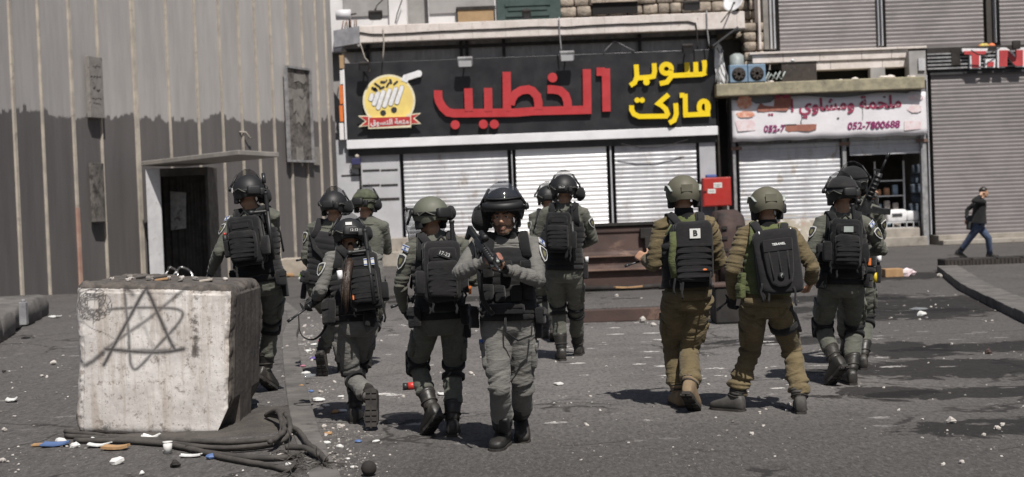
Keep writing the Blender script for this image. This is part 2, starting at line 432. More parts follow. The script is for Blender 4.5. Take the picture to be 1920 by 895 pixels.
# ================================================================== concrete barrier on the left
def m_barrier():
    t = NT('barrier_concrete'); uv = t.tc.outputs['UV']
    s = t.n('ShaderNodeSeparateXYZ'); t.l(uv, s.inputs[0]); u, z = s.outputs[0], s.outputs[1]
    c = t.n('ShaderNodeCombineXYZ'); t.l(t.math('FLOOR', t.math('MULTIPLY', u, 7.5)), c.inputs[0])
    wn1 = t.n('ShaderNodeTexWhiteNoise', noise_dimensions='1D'); t.l(t.math('FLOOR', t.math('MULTIPLY', u, 7.5)), wn1.inputs['W'])
    slow = t.noise(t.mapping(uv, (.55, 0, 0)), 1.0, 3)
    edge = t.math('ADD', t.math('ADD', t.math('MULTIPLY_ADD', t.noise(uv, 14, 5, .8), .16, t.math('MULTIPLY', wn1.outputs['Value'], .16)), t.math('MULTIPLY', slow, .95)), t.math('MULTIPLY_ADD', u, .030, 3.57))
    low = t.ramp(t.math('SUBTRACT', z, edge), -.035, .03, 1, 0)
    st = t.mapping(uv, (1, .12, 1))
    up = t.mix(t.ramp(t.noise(st, 2.6, 6, .65), .3, .7), (.41, .390, .384), (.335, .320, .315))
    up = t.mix(t.ramp(t.noise(st, 9, 5, .7), .58, .75, 0, .5), up, (.27, .25, .243))
    lo = t.mix(t.ramp(t.noise(st, 2.0, 6, .65), .3, .7), (.128, .119, .119), (.098, .091, .091))
    lo = t.mix(t.ramp(t.noise(uv, 6, 8, .8), .655, .71, 0, .7), lo, (.42, .42, .43))
    t.col(t.mix(low, up, lo)); t.rough(.88)
    t.nrm(t.bump(t.noise(uv, 34, 6, .65), .35, .01, t.bump(t.noise(st, 5, 4), .3, .03)))
    return t.m
M['barrier'] = m_barrier()
M['seam'] = m_worn('beige_mortar_strip', (.50, .45, .38), (.36, .325, .285), 2.5, .9, 0, .4, 50, .006, .35, (.18, .15, .13), 4)
M['seam_red'] = m_worn('reddish_mortar_strip', (.45, .30, .24), (.35, .2, .16), 2.5, .9)
JX = [-85, -32, 25, 78, 136, 188, 255, 318, 372, 417, 453, 484, 513, 543, 572, 598, 616, 629]
JP = []
for x in JX:
    d = 29.5 + 12.0 * x / 620 + {572: .2, 598: .45, 616: .75, 629: 1.0}.get(x, 0)
    q = U(x, 225, d); JP.append(V((q.x, q.y, 0)))
WH = 9.0
wall = thing('concrete_barrier_wall', JP[0], 'tall grey concrete barrier wall of upright segments with a dark painted lower band', 'wall')
wall['kind'] = 'structure'
us = 0.0; wall_n = []
for i in range(len(JP) - 1):
    a, b = JP[i], JP[i + 1]; t = (b - a).normalized(); n = V((t.y, -t.x, 0)); wall_n.append(n); L = (b - a).length
    back = -n * .28; tw = random.uniform(-.02, .03)
    a2 = a + n * tw
    mb = MB(); ch = .04
    outl = [a2 + t * ch + n * 0, b - t * ch, b - t * .005 - n * ch, b + back, a2 + back, a2 + t * .005 - n * ch]
    mb.add([(p.x, p.y, 0) for p in outl] + [(p.x, p.y, WH) for p in outl], [(k, (k + 1) % 6, (k + 1) % 6 + 6, k + 6) for k in range(6)] + [(6, 7, 8, 9, 10, 11)])
    o = mb.build('wall_segment', M['barrier'], wall)
    uvl = o.data.uv_layers.new(name='UVMap')
    for lp in o.data.loops:
        co = o.data.vertices[lp.vertex_index].co + JP[0]
        uvl.data[lp.index].uv = (us + (V((co.x, co.y, 0)) - a).dot(t), co.z)
    us += L
    w = {6: .085, 4: .05, 2: .055}.get(i, random.uniform(.014, .036))
    mb = MB(); mb.box(a + n * .012 + V((0, 0, WH / 2)), (w * .8, .042, WH / 2 - .004), (t, n, V((0, 0, 1))))
    mb.build('seam_strip', M['seam'], wall)
# a red-stained run of one strip
mb = MB(); a = JP[4]; t = (JP[5] - JP[4]).normalized(); n = wall_n[4]
mb.box(a + n * .016 + V((0, 0, 1.1)), (.045, .045, 1.0), (t, n, V((0, 0, 1)))); mb.build('stained_strip', M['seam_red'], wall)
def wall_at(px, py):
    """point on the barrier seen at a pixel, with its tangent and normal"""
    for i in range(len(JP) - 1):
        n = wall_n[i]; q = ray(px, py); o = V((0, 0, CAMH)); k = (JP[i] - o).dot(n) / q.dot(n); p = o + q * k
        s = (p - JP[i]).dot((JP[i + 1] - JP[i]).normalized())
        if -.01 <= s <= (JP[i + 1] - JP[i]).length: return p, (JP[i + 1] - JP[i]).normalized(), n
    return p, (JP[-1] - JP[-2]).normalized(), wall_n[-1]
Z = V((0, 0, 1))
M['plaque'] = m_worn('weathered_plaque', (.25, .235, .22), (.19, .175, .165), 6, .8, 0, .3, 40, .004, .4, (.08, .07, .065), 9)
M['plaque_burnt'] = m_worn('burnt_plaque', (.17, .155, .145), (.06, .055, .05), 4, .85, 0, .4, 40, .006, .9, (.03, .027, .025), 5)
M['ink'] = m_plain('faded_ink', (.045, .04, .04), .8)
M['grey_paint'] = m_worn('flaking_grey_paint', (.34, .34, .35), (.22, .22, .23), 5, .6, .1, .3, 60, .004, .5, (.09, .08, .07), 8)
def plaque(px, py, hw, hh, mat, label, name, lines):
    p, t, n = wall_at(px, py)
    r = thing(name, p + n * .12, label, 'sign')
    mb = MB(); mb.box(p + n * .15, (hw, .055, hh), (t, n, Z)); mb.build('panel', mat, r, .012)
    mb = MB(); mb.box(p + n * .05, (.04, .06, hh * .8), (t, n, Z)); mb.build('bracket', M['grey_paint'], r)
    if lines:
        mb = MB(); g2 = random.Random(3)
        for (fz, sz, fill) in lines:
            x = -hw * fill
            while x < hw * fill:
                l = g2.uniform(.03, .09) * sz
                pts = [(x, g2.uniform(-.02, .02) * sz), (x + l * .5, g2.uniform(-.05, .05) * sz), (x + l, g2.uniform(-.02, .04) * sz)]
                mb.ribbon(pts, .022 * sz, p + n * .207 + Z * (fz * hh), (t, Z, n), .003); x += l + .035 * sz
        mb.build('faded_script', M['ink'], r)
    return r
plaque(168, 165, .27, .75, M['plaque'], 'upper weathered grey plaque with faded dark script on the barrier wall', 'wall_plaque', [(.68, .8, .4), (.32, 1.1, .8), (-.05, 1.5, .5), (-.38, .9, .7), (-.55, .8, .55)])
plaque(173, 362, .22, .72, M['plaque_burnt'], 'lower scorched narrow plaque on the dark band of the barrier wall', 'wall_plaque', [])
# burnt poster frame
p, t, n = wall_at(553, 216)
r = thing('poster_frame', p + n * .1, 'tall burnt poster frame with torn blackened paper on the barrier wall', 'frame')
hw, hh = .62, 1.38
mb = MB(); mb.box(p + n * .12, (hw, .03, hh), (t, n, Z)); mb.build('burnt_board', M['plaque_burnt'], r)
mb = MB()
for sx in (-1, 1): mb.box(p + n * .16 + t * (sx * (hw + .02)), (.035, .05, hh + .05), (t, n, Z))
for sz in (-1, 1): mb.box(p + n * .16 + Z * (sz * (hh + .02)), (hw - .016, .048, .032), (t, n, Z))
mb.build('metal_rim', M['grey_paint'], r)
g2 = random.Random(5)
for k in range(7):
    mb = MB()
    z = g2.uniform(-.9, .9) * hh; w = g2.uniform(.15, .45); x = g2.uniform(-.15, .15); h = g2.uniform(.12, .3)
    mb.prism([(x - w, z - h), (x - w * .3, z - h * .6), (x + w * .5, z - h * 1.2), (x + w, z - h * .3), (x + w * .8, z + h), (x, z + h * .7), (x - w * .9, z + h * .9)], p + n * (.151 + .004 * k), (t, Z, n), .003); mb.build('torn_paper', M['plaque'], r)
mb = MB()
p, t, n = wall_at(590, 293)
r = thing('wall_notice', p, 'small grey notice plate beside the burnt poster frame', 'sign')
mb.box(p + n * .08, (.16, .02, .28), (t, n, Z)); mb.build('plate', M['plaque'], r)
mb = MB(); mb.box(p + n * .05, (.03, .02, .2), (t, n, Z)); mb.build('bracket', M['grey_paint'], r)
# cord end on the wall
p, t, n = wall_at(455, 252)
mb = MB(); mb.tube([p + n * .02 - t * .15 + Z * .06, p + n * .12 + Z * .05, p + n * .14 + t * .12 - Z * .1, p + n * .12 + t * .2 - Z * .12], .025, 7)
tag(mb.build('cord_end', M['seam'], None), 'short pale cord end sticking out of the barrier wall above the guard booth', 'cord')
# plinth at the foot of the wall's far end
a = G(528, 520); b = G(598, 512)
mb = MB(); mb.bb(a.x, b.x + .1, a.y - .2, a.y + .7, 0, .52); tag(mb.build('stone_plinth', m_worn('plinth_stone', (.42, .37, .31), (.3, .26, .22), 3, .9, 0, .5, 30, .01), None, .03), 'low beige stone plinth at the foot of the barrier wall', 'plinth')

# low wall of upright kerb stones on the far left
bl = [(-40, 664), (4, 640), (27, 625), (45, 613), (62, 604), (78, 597), (97, 590)]
bl = [G(x, y, .1) for x, y in bl]
for i in range(len(bl) - 1):
    a, b = bl[i], bl[i + 1]; t = (b - a).normalized(); n = V((-t.y, t.x, 0)); h = .36 + random.uniform(-.02, .02)
    mb = MB(); L = (b - a).length / 2 - .035
    mb.rbox((a + b) / 2 + n * (.6 + random.uniform(-.05, .05)) + Z * (h / 2), (L, .6, h / 2), (t, n, Z), 0, .14, 24, .10); mb.soft(.05, 3.5, i)
    tag(mb.build('kerb_block', M['kerb']), 'rough grey kerb block in the low row at the foot of the barrier', 'block', 'row of kerb blocks by the barrier')
q = G(42, 590, .45); mb = MB(); mb.bb(q.x - .05, q.x + .05, q.y, q.y + .1, .3, .62); mb.tube([(q.x, q.y + .05, .62), (q.x, q.y + .05, .66)], .03, 6)
tag(mb.build('metal_stub', M['grey_paint'], None, .008), 'short grey metal stub standing on the kerb blocks', 'post')

# ================================================================== guard booth
M['booth_white'] = m_worn('booth_white_paint', (.60, .60, .62), (.48, .48, .50), 2, .5, .1, .2, 30, .003, .25, (.2, .18, .16), 10)
M['booth_dark'] = m_worn('booth_dark_sheet', (.085, .078, .072), (.05, .046, .043), 3, .7, .2, .2)
M['roof_slab'] = m_worn('booth_roof', (.40, .37, .34), (.3, .28, .26), 2, .7, .1, .2)
d0 = 33.4
A = U(272, 312, d0); B = U(388, 312, d0); zt = 3.02
booth = thing('guard_booth', V((A.x, d0, 0)), 'narrow guard booth with white side panel and flat slab roof against the barrier', 'booth')
mb = MB(); x1 = U(299, 312, d0).x; mb.bb(A.x, x1, d0, d0 + .05, .1, zt); mb.build('side_panel', M['booth_white'], booth, .01)
mb = MB(); mb.bb(A.x, A.x + .05, d0 + .05, d0 + 1.1, .1, zt); mb.build('side_wall', M['booth_dark'], booth); mb = MB(); mb.bb(B.x - .06, B.x, d0 + .02, d0 + 1.1, .1, zt); mb.build('side_wall', M['booth_dark'], booth)
mb = MB(); mb.bb(x1, B.x, d0 + .01, d0 + .09, zt - .2, zt); mb.build('lintel', M['booth_dark'], booth)
mb = MB(); pts = []
nx = 46
for i in range(nx + 1):
    x = x1 - .3 + (B.x - x1 + .3) * i / nx; pts.append((x, d0 + 1.0 + .035 * math.sin(i * 1.15)))
mb.add([(x, y, .1) for x, y in pts] + [(x, y, zt) for x, y in pts], [(i, i + 1, nx + 2 + i, nx + 1 + i) for i in range(nx)], 0, True)
mb.build('corrugated_back', M['booth_dark'], booth)
mb = MB(); c0 = U(333, 395, d0 + .9)
mb.prism([(-.19, -.5), (.2, -.46), (.24, .45), (-.17, .5)], c0, (V((1, 0, 0)), Z, V((0, -1, 0))), .01); mb.build('paper_poster', m_worn('faded_poster', (.45, .44, .43), (.30, .29, .29), 7, .8, 0, .2, 40, .004, .5, (.05, .03, .03), 5), booth)
mb = MB()
P1, P2, P3 = U(265, 303, 33.5), U(447, 283, 29.8), U(523, 289, 31.6)
zs = 3.16
P1.z = P2.z = P3.z = zs; P4 = P1 + P3 - P2
for z0 in (0,):
    q = [P1, P2, P3, P4]
    mb.add([(p.x, p.y, zs - .05) for p in q] + [(p.x, p.y, zs + .06) for p in q], [(3, 2, 1, 0), (4, 5, 6, 7), (0, 1, 5, 4), (1, 2, 6, 5), (2, 3, 7, 6), (3, 0, 4, 7)])
mb.build('roof', M['roof_slab'], booth, .012)
mb = MB(); x0 = U(305, 400, d0 + .5).x
for k, (xo, w) in enumerate(((0, .34), (.32, .5))):
    c = U(322 + k * 22, 515, d0 - 1.5)
    arc = [c + V((w * (i / 10 - .5), .12 * math.sin(i), .28 * math.sin(math.pi * min(1, i / 10 * .9 + .1)) - .1)) for i in range(11)]
    arc[-1].z -= .35
    mb.tube(arc, .022, 8)
tag(mb.build('chair_frame', M['steel']), 'curved chrome chair frame in front of the guard booth', 'chair')

# ================================================================== facades
D = 43.0
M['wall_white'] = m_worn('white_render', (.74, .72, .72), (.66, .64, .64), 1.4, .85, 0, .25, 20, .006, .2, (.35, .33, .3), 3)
M['wall_grey'] = m_worn('grey_render', (.36, .345, .34), (.28, .27, .265), 1.5, .9, 0, .3, 20, .006)  # own grey tone of render, sheet and concrete parts
M['stone'] = m_worn('pale_limestone', (.72, .66, .63), (.60, .545, .51), 2.2, .9, 0, .7, 26, .015, .35, (.3, .24, .19), 6)
M['stone_rough'] = m_worn('rough_limestone', (.46, .39, .32), (.27, .23, .19), 2.2, .95, 0, 1.0, 9, .06, .5, (.12, .1, .085), 4)
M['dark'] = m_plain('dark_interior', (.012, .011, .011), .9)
M['black_panel'] = m_worn('black_sign_sheet', (.018, .018, .021), (.028, .028, .032), .8, .42, .1, .12, 5, .02, .2, (.06, .06, .06), 5)
M['strip_white'] = m_worn('white_aluminium', (.84, .84, .87), (.74, .74, .77), 1, .45, .1, .05)
M['soffit'] = m_worn('dark_soffit', (.05, .05, .054), (.035, .035, .037), 2, .7)
M['red'] = m_worn('red_letter', (.50, .045, .052), (.44, .038, .043), 2, .42, 0, .05)
M['yellow'] = m_worn('yellow_letter', (.90, .66, .012), (.85, .60, .012), 2, .42, 0, .05)
M['galv'] = m_worn('galvanised_slat', (.54, .55, .58), (.42, .42, .45), 1.1, .50, .12, .05, 30, .003, .5, (.3, .26, .22), 3, (1, 1, .5))
M['galv_bright'] = m_worn('bright_galvanised_slat', (.86, .87, .90), (.80, .81, .83), 1.1, .46, .12, .05, 30, .003)
M['shut_grey'] = m_worn('grey_painted_slat', (.235, .215, .218), (.185, .170, .172), .8, .5, .15, .05, 30, .003, .12, (.3, .28, .26), 5)
M['panel_grey'] = m_worn('light_grey_panel', (.50, .50, .53), (.43, .43, .455), 1.2, .6, .05, .1, 20, .004, .25, (.3, .28, .27), 4)
M['pillar_grey'] = m_worn('pale_grey_pillar', (.46, .465, .49), (.40, .40, .425), 1.5, .6, .1, .1)
M['step'] = m_worn('step_concrete', (.36, .325, .285), (.27, .245, .215), 2, .92, 0, .5, 25, .01, .4, (.14, .12, .1), 4)
M['timber'] = m_worn('tan_board', (.40, .27, .15), (.33, .22, .12), 3, .8, 0, .2)
M['shutter_green'] = m_worn('dark_green_shutter', (.055, .085, .08), (.04, .065, .06), 2, .55, 0, .1)
M['banner'] = m_worn('white_banner', (.78, .76, .80), (.72, .70, .74), 1.2, .55, 0, .25, 2.2, .05, .12, (.5, .45, .45), 4)
M['purple'] = m_plain('purple_print', (.26, .02, .13), .6)
M['maroon'] = m_worn('maroon_print', (.34, .05, .10), (.28, .03, .08), 5, .6)
M['smear'] = m_worn('brown_paint_smear', (.36, .15, .11), (.28, .11, .08), 6, .7)
M['meat'] = m_worn('printed_grill_picture', (.62, .22, .13), (.78, .50, .40), 7, .6, 0, 0, spot=.4, spotc=(.75, .6, .35))
M['meat_pale'] = m_worn('faded_picture', (.72, .55, .58), (.78, .72, .74), 5, .6, 0, 0, spot=.5, spotc=(.66, .42, .34))
M['ac_blue'] = m_worn('faded_blue_casing', (.20, .30, .42), (.16, .24, .34), 4, .6, .1, .2, spot=.4, spotc=(.3, .22, .15))
M['rust_dark'] = m_worn('dark_rusty_box', (.055, .045, .04), (.04, .033, .03), 4, .8, .1, .3, spot=.3, spotc=(.2, .16, .13))
M['tank'] = m_worn('grey_tank', (.34, .38, .38), (.25, .28, .28), 3, .6, .1, .1)
M['dish'] = m_worn('white_dish', (.66, .66, .68), (.58, .58, .6), 3, .5)
M['rust'] = m_worn('rusty_red_steel', (.095, .058, .050), (.058, .040, .036), 1.6, .8, .15, .4, 30, .008, .55, (.20, .13, .10), 2.5, (.5, 1, 1))
M['rust_pale'] = m_worn('pale_rust_and_highlight', (.26, .17, .13), (.16, .10, .08), 3, .8, .1, .3)  # pale rust of rods and clamps, also the painted rib highlights
M['soot'] = m_worn('sooty_steel', (.035, .030, .028), (.022, .02, .019), 3, .85, .1, .4)

def slats(name, x0, y0, x1, y1, d, mat, parent, period=.138, amp=.016):
    a = U(x0, y0, d); b = U(x1, y1, d); z = b.z; prof = []
    while z < a.z:
        for f, y in ((0, .0), (.04, 0), (.50, -.9), (.72, -1.0), (.98, -.05)): prof.append((z + f * period, d + y * amp))
        z += period
    prof.append((z, d)); mb = MB(); n = len(prof)
    mb.add([(a.x, y, z) for z, y in prof] + [(b.x, y, z) for z, y in prof], [(i, n + i, n + i + 1, i + 1) for i in range(n - 1)])
    o = mb.build(name, mat, parent, 0, False)
    mb = MB(); mb.bb(a.x, b.x, d - .05, d + .02, b.z - .07, b.z); mb.build('bottom_rail', mat, o)
    return o

# --- building with the supermarket
bA = thing('stone_building', U(990, 300, D), 'stone and white rendered building above the supermarket with a pale balcony', 'building')
x0, x1 = U(560, 200, D).x, U(1352, 200, D).x
mb = MB(); zb = U(960, 279, D).z
xd0, xd1 = U(760, 30, D).x, U(800, 30, D).x; xw = U(1052, 20, D).x; zf = U(960, 60, D).z
mb.bb(x0, xd0, D + 1.0, D + 1.4, zf - .3, 11); mb.build('white_upper_wall', M['wall_white'], bA); mb = MB(); mb.bb(xd1, xw, D + 1.0, D + 1.4, zf - .3, 11); mb.build('white_upper_wall', M['wall_white'], bA)
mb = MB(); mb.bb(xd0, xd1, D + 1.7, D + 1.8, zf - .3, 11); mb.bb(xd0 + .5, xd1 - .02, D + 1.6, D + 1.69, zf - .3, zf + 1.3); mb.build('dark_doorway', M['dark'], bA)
for i, (a, b) in enumerate(((637, 725), (802, 927))):
    mb = MB(); mb.bb(U(a, 20, D).x, U(b, 20, D).x, D + .94, D + .997, U(960, 12, D).z, 11); mb.build('grey_upper_panel', M['wall_grey'], bA)
mb = MB(); mb.bb(U(725, 20, D).x, xd0 - .01, D + .8, D + .998, zf - .3, 11); mb.build('white_pier', M['wall_white'], bA, .01)
# stone courses right of the shutter
mb = MB(); z = zf - .4; g2 = random.Random(9); xr = U(1432, 20, D).x
while z < 10.5:
    x = xw; h = g2.uniform(.26, .36)
    while x < xr:
        w = g2.uniform(.35, .7); w = min(w, xr - x)
        if w > .1: mb.rbox((x + w / 2, D + 1.2, z + h / 2), (w / 2 - .012, .25 + g2.uniform(-.05, .05), h / 2 - .012), None, 0, .25, 12, .2)
        x += w
    z += h
mb.build('rough_stone_wall', M['stone_rough'], bA)
mb = MB(); z = U(1400, 150, D).z; xl = U(1395, 60, D).x
while z < zf:
    x = xl; h = g2.uniform(.24, .34)
    while x < xr:
        w = min(g2.uniform(.28, .5), xr - x)
        if w > .08: mb.rbox((x + w / 2, D + .45, z + h / 2), (w / 2 - .012, .4 + g2.uniform(-.05, .05), h / 2 - .012), None, 0, .25, 12, .2)
        x += w
    z += h
mb.build('rough_stone_pier', M['stone_rough'], bA)
mb = MB(); fbox(mb, 1418, -80, 1428, 92, D - .1, .6); mb.build('pale_corner_strip', M['stone'], bA)
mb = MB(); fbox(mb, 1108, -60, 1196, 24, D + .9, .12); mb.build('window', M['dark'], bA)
mb = MB(); fbox(mb, 1108, -10, 1196, 2, D + .80, .12); mb.build('window_hood', M['stone_rough'], bA)
# green shutter and tan board
mb = MB(); fbox(mb, 928, -70, 1052, 34, D + .9, .1); 
sh = mb.build('green_window_shutter', M['shutter_green'], bA)
mb = MB(); fbox(mb, 946, 6, 1032, 9, D + .86, .05); fbox(mb, 948, 26, 1030, 29, D + .86, .05); fbox(mb, 952, 15, 1026, 18, D + .87, .04); mb.build('shutter_rail', M['shutter_green'], sh)
mb = MB(); fbox(mb, 858, 17, 926, 39, D + .85, .06); o = mb.build('timber_board', M['timber'], None)
tag(o, 'tan board leaning in a dark frame behind the balcony parapet', 'board')
mb = MB()
for q in ((855, 13.5, 929, 17), (855, 17.2, 858, 42), (926, 17.2, 929, 39)): fbox(mb, *q, D + .82, .1)
mb.build('board_frame', M['soot'], o)
# balcony slab
mb = MB(); db = D - .50
a = U(673, 49, db); b = U(1397, 53, db)
mb.bb(a.x, b.x, db, db + .22, b.z, a.z); par = mb.build('balcony_parapet', M['stone'], bA, .02)
mb = MB(); mb.bb(a.x + .01, b.x - .01, db + .224, D + 1.2, b.z + .01, b.z + .25); mb.build('balcony_slab', M['wall_grey'], bA)
mb = MB(); c = U(640, 66, D - .2); mb.add([(a.x, db, b.z), (a.x, db, a.z), (c.x - .3, D + .2, a.z - .02), (c.x - .3, D + .2, b.z - .02), (a.x, db + .22, b.z), (a.x, db + .22, a.z), (c.x - .3, D + .42, a.z - .02), (c.x - .3, D + .42, b.z - .02)],
      [(0, 1, 2, 3), (4, 7, 6, 5), (1, 5, 6, 2), (0, 3, 7, 4), (2, 6, 7, 3)])
mb.build('parapet_return', m_worn('grey_stone_return', (.42, .42, .45), (.3, .3, .33), 3, .9, 0, .6, 20, .015), bA)
mb = MB(); 
for x in range(700, 1400, 62):
    q = U(x, 70 - .0384 * (x - 960) - 10, db); mb.bb(q.x - .004, q.x + .004, db - .002, db + .01, b.z + .02, a.z - .02)
mb.build('parapet_joint', M['wall_grey'], bA)
# recessed sheet wall under the balcony
mb = MB(); a2 = U(640, 85, D); b2 = U(1345, 115, D); n = 150; pts = []
for i in range(n + 1): pts.append((a2.x + (b2.x - a2.x) * i / n, D + .05 + (.03 if (i // 2) % 2 else 0)))
zt_, zb_ = b.z, U(960, 135, D).z
mb.add([(x, y, zb_) for x, y in pts] + [(x, y, zt_ + .2) for x, y in pts], [(i, i + 1, n + 2 + i, n + 1 + i) for i in range(n)])
mb.build('corrugated_sheet', M['wall_grey'], bA)
mb = MB()
for x in (690, 865, 876, 945, 1200, 1330):
    q = U(x, 100, D); mb.bb(q.x - .05, q.x + .05, D - .05, D + .04, zb_, zt_)
for y in (90,): mb.bb(a2.x, b2.x, D - .045, D + .03, zt_ - .22, zt_ - .12)
mb.build('dark_strut', M['soot'], bA)
# shop front panels and pillars
mb = MB(); fbox(mb, 600, 264, 755, 447, D, .3); mb.build('left_front_panel', M['panel_grey'], bA)
mb = MB(); 
for (xa, ya, xb, yb) in ((680, 318.5, 712, 320.5), (714, 318, 746, 319.5), (680, 346.5, 712, 348.5), (714, 346, 746, 348), (680, 373, 749, 374.5)): fbox(mb, xa, ya, xb, yb, D - .02, .05)
fbox(mb, 676.5, 300, 678, 447, D - .012, .05); fbox(mb, 640, 328.5, 676, 330, D - .012, .04)
mb.build('panel_groove', M['soot'], bA)
mb = MB(); fbox(mb, 755.5, 278, 1345, 262, D + .04, .3); mb.build('shutter_box', M['soffit'], bA)
for (xa, ya, xb, yb) in ((957.5, 262, 966, 440), (1142.5, 262, 1151.5, 434)):
    mb = MB(); fbox(mb, xa, ya, xb, yb, D - .06, .5); mb.build('shop_pillar', M['pillar_grey'], bA)
mb = MB(); fbox(mb, 1310.5, 255, 1346, 426, D - .06, .5); mb.build('corner_pillar', M['pillar_grey'], bA)
mb = MB(); fbox(mb, 1316, 386, 1341, 412, D - .09, .026); mb.build('dark_plate', m_plain('slate_plate', (.09, .10, .13), .6), bA)
zs_ = U(960, 438, D).z
mb = MB(); mb.bb(x0, U(1350, 400, D).x, D - .5, D + .6, 0, zs_); mb.build('upper_step', M['step'], bA, .02)
mb = MB(); mb.bb(x0, U(1350, 400, D).x, D - 1.1, D - .502, 0, zs_ * .52); mb.build('lower_step', M['step'], bA, .02)
mb = MB(); mb.bb(x0, U(1432, 400, D).x, D + 1.5, D + 6, 0, 11); mb.build('rear_block', M['wall_grey'], bA)
for (q, mt, lb) in (((756, 290, 957, 440), 'galv', 'left ribbed galvanised shutter under the black supermarket sign'), ((966.5, 281, 1142, 432.5), 'galv_bright', 'brightest middle ribbed shutter under the black supermarket sign'), ((1152, 274, 1310, 427), 'galv', 'right ribbed shutter under the black supermarket sign beside the red cabinet')):
    o = slats('roller_shutter', *q, D - .0, M[mt], None); tag(o, lb, 'shutter', 'shutters under the supermarket sign')

# --- supermarket sign
ds = D - .26
sgn = thing('supermarket_sign', U(995, 180, ds), 'long black supermarket fascia sign with red and yellow Arabic letters', 'sign')
mb = MB(); fbox(mb, 646, 119, 1343, 237, ds, .25); mb.build('fascia', M['black_panel'], sgn, .01)
pa = U(650, 263, ds); pb = U(1346, 253, ds); mb = MB(); mb.bb(pa.x, pb.x, ds - .03, ds + .24, pb.z, pa.z - .004); mb.build('white_strip', M['strip_white'], sgn, .008)
mb = MB(); pc = U(1346, 266, ds); mb.bb(pa.x + .02, pb.x - .02, ds + .16, D + .2, pc.z, pb.z - .003); mb.build('dark_underside', M['soffit'], sgn)
mb = MB(); pd = U(643, 122, ds); mb.bb(pd.x - .02, pd.x + .035, ds - .01, ds + .24, U(646, 262, ds).z, pd.z); mb.build('end_trim', M['strip_white'], sgn)
OS = U(960, 180, ds)                                   # origin for tracing
def pt2(px, py):
    q = U(px, py, ds); return (q.x - OS.x, q.z - OS.z)
def z2(x, y): return pt2(600 + x / 2.983, y / 2.983)   # first close view of the sign
def z3(x, y): return pt2(1000 + x / 2.983, y / 2.983)
def arc(cx, cy, rx, ry, a0, a1, n, f): return [f(cx + rx * math.cos(R(a0 + (a1 - a0) * i / n)), cy - ry * math.sin(R(a0 + (a1 - a0) * i / n))) for i in range(n + 1)]
def letters(name, strokes, dots, w, mat, t0=.06):
    mb = MB(); o = OS + V((0, -.03, 0)); k = 0
    for s in strokes:
        ww = w
        if isinstance(s, tuple): s, ww = s
        mb.ribbon(s, ww, o + V((0, -.0025 * k, 0)), AX, t0 + .03); k += 1
    for c, r in dots:
        mb.prism([(c[0] + r * math.cos(t), c[1] + r * math.sin(t)) for t in [2 * math.pi * i / 18 for i in range(18)]], o + V((0, -.0025 * k, 0)), AX, t0 + .03); k += 1
    return mb.build(name, mat, sgn)
w1 = .265
red = [[z3(352, 404), z3(400, 404)],
       [z3(404, 386), z3(408, 626)],
       [z3(298, 390), z3(301, 612), z3(306, 620)],
       [z3(324, 616), z3(0, 624), z2(1100, 632), z2(750, 636), z2(716, 630), z2(688, 604), z2(668, 570), z2(661, 540), z2(662, 508)],
       [z3(78, 503), z3(110, 503), z3(150, 510), z3(178, 535), z3(190, 570), z3(192, 612)],
       [z2(1044, 405), z2(1046, 625)],
       [z2(1066, 590), z2(1072, 560), z2(1092, 528), z2(1125, 508), z2(1165, 503), z3(-5, 512), z3(20, 540), z3(28, 575), z3(28, 615)],
       [z2(940, 495), z2(942, 625)], [z2(830, 497), z2(834, 625)]]
letters('red_lettering', red, [(z3(107, 437), .155), (z2(757, 700), .145), (z2(914, 697), .145), (z2(975, 697), .145)], w1, M['red'])
w2 = .155
yel = [[z3(952, 340), z3(957, 380), z3(955, 412), z3(940, 418), z3(768, 426)], [z3(905, 350), z3(907, 416)], [z3(857, 352), z3(859, 420)],
       arc(742, 388, 28, 26, -20, 320, 14, z3) + [z3(770, 405)],
       [z3(768, 400), z3(766, 435), z3(745, 462), z3(705, 471)],
       [z3(673, 357), z3(676, 400), z3(670, 430), z3(650, 434), z3(575, 440)],
       [z3(573, 364), z3(577, 430), z3(565, 465), z3(540, 481)],
       arc(950, 602, 26, 34, -60, 300, 14, z3), [z3(968, 570), z3(972, 640), z3(836, 646)],
       [z3(846, 528), z3(848, 648)], [z3(816, 536), z3(840, 536)],
       [z3(793, 580), z3(797, 640), z3(785, 675), z3(757, 690)],
       [z3(754, 532), z3(725, 556), z3(697, 582), z3(712, 590), z3(738, 612), z3(748, 640), z3(740, 652), z3(590, 654), z3(560, 640), z3(547, 615), z3(548, 592)]]
letters('yellow_lettering', yel, [(z3(630, 462), .105), (z3(578, 563), .085), (z3(606, 563), .085)], w2, M['yellow'])
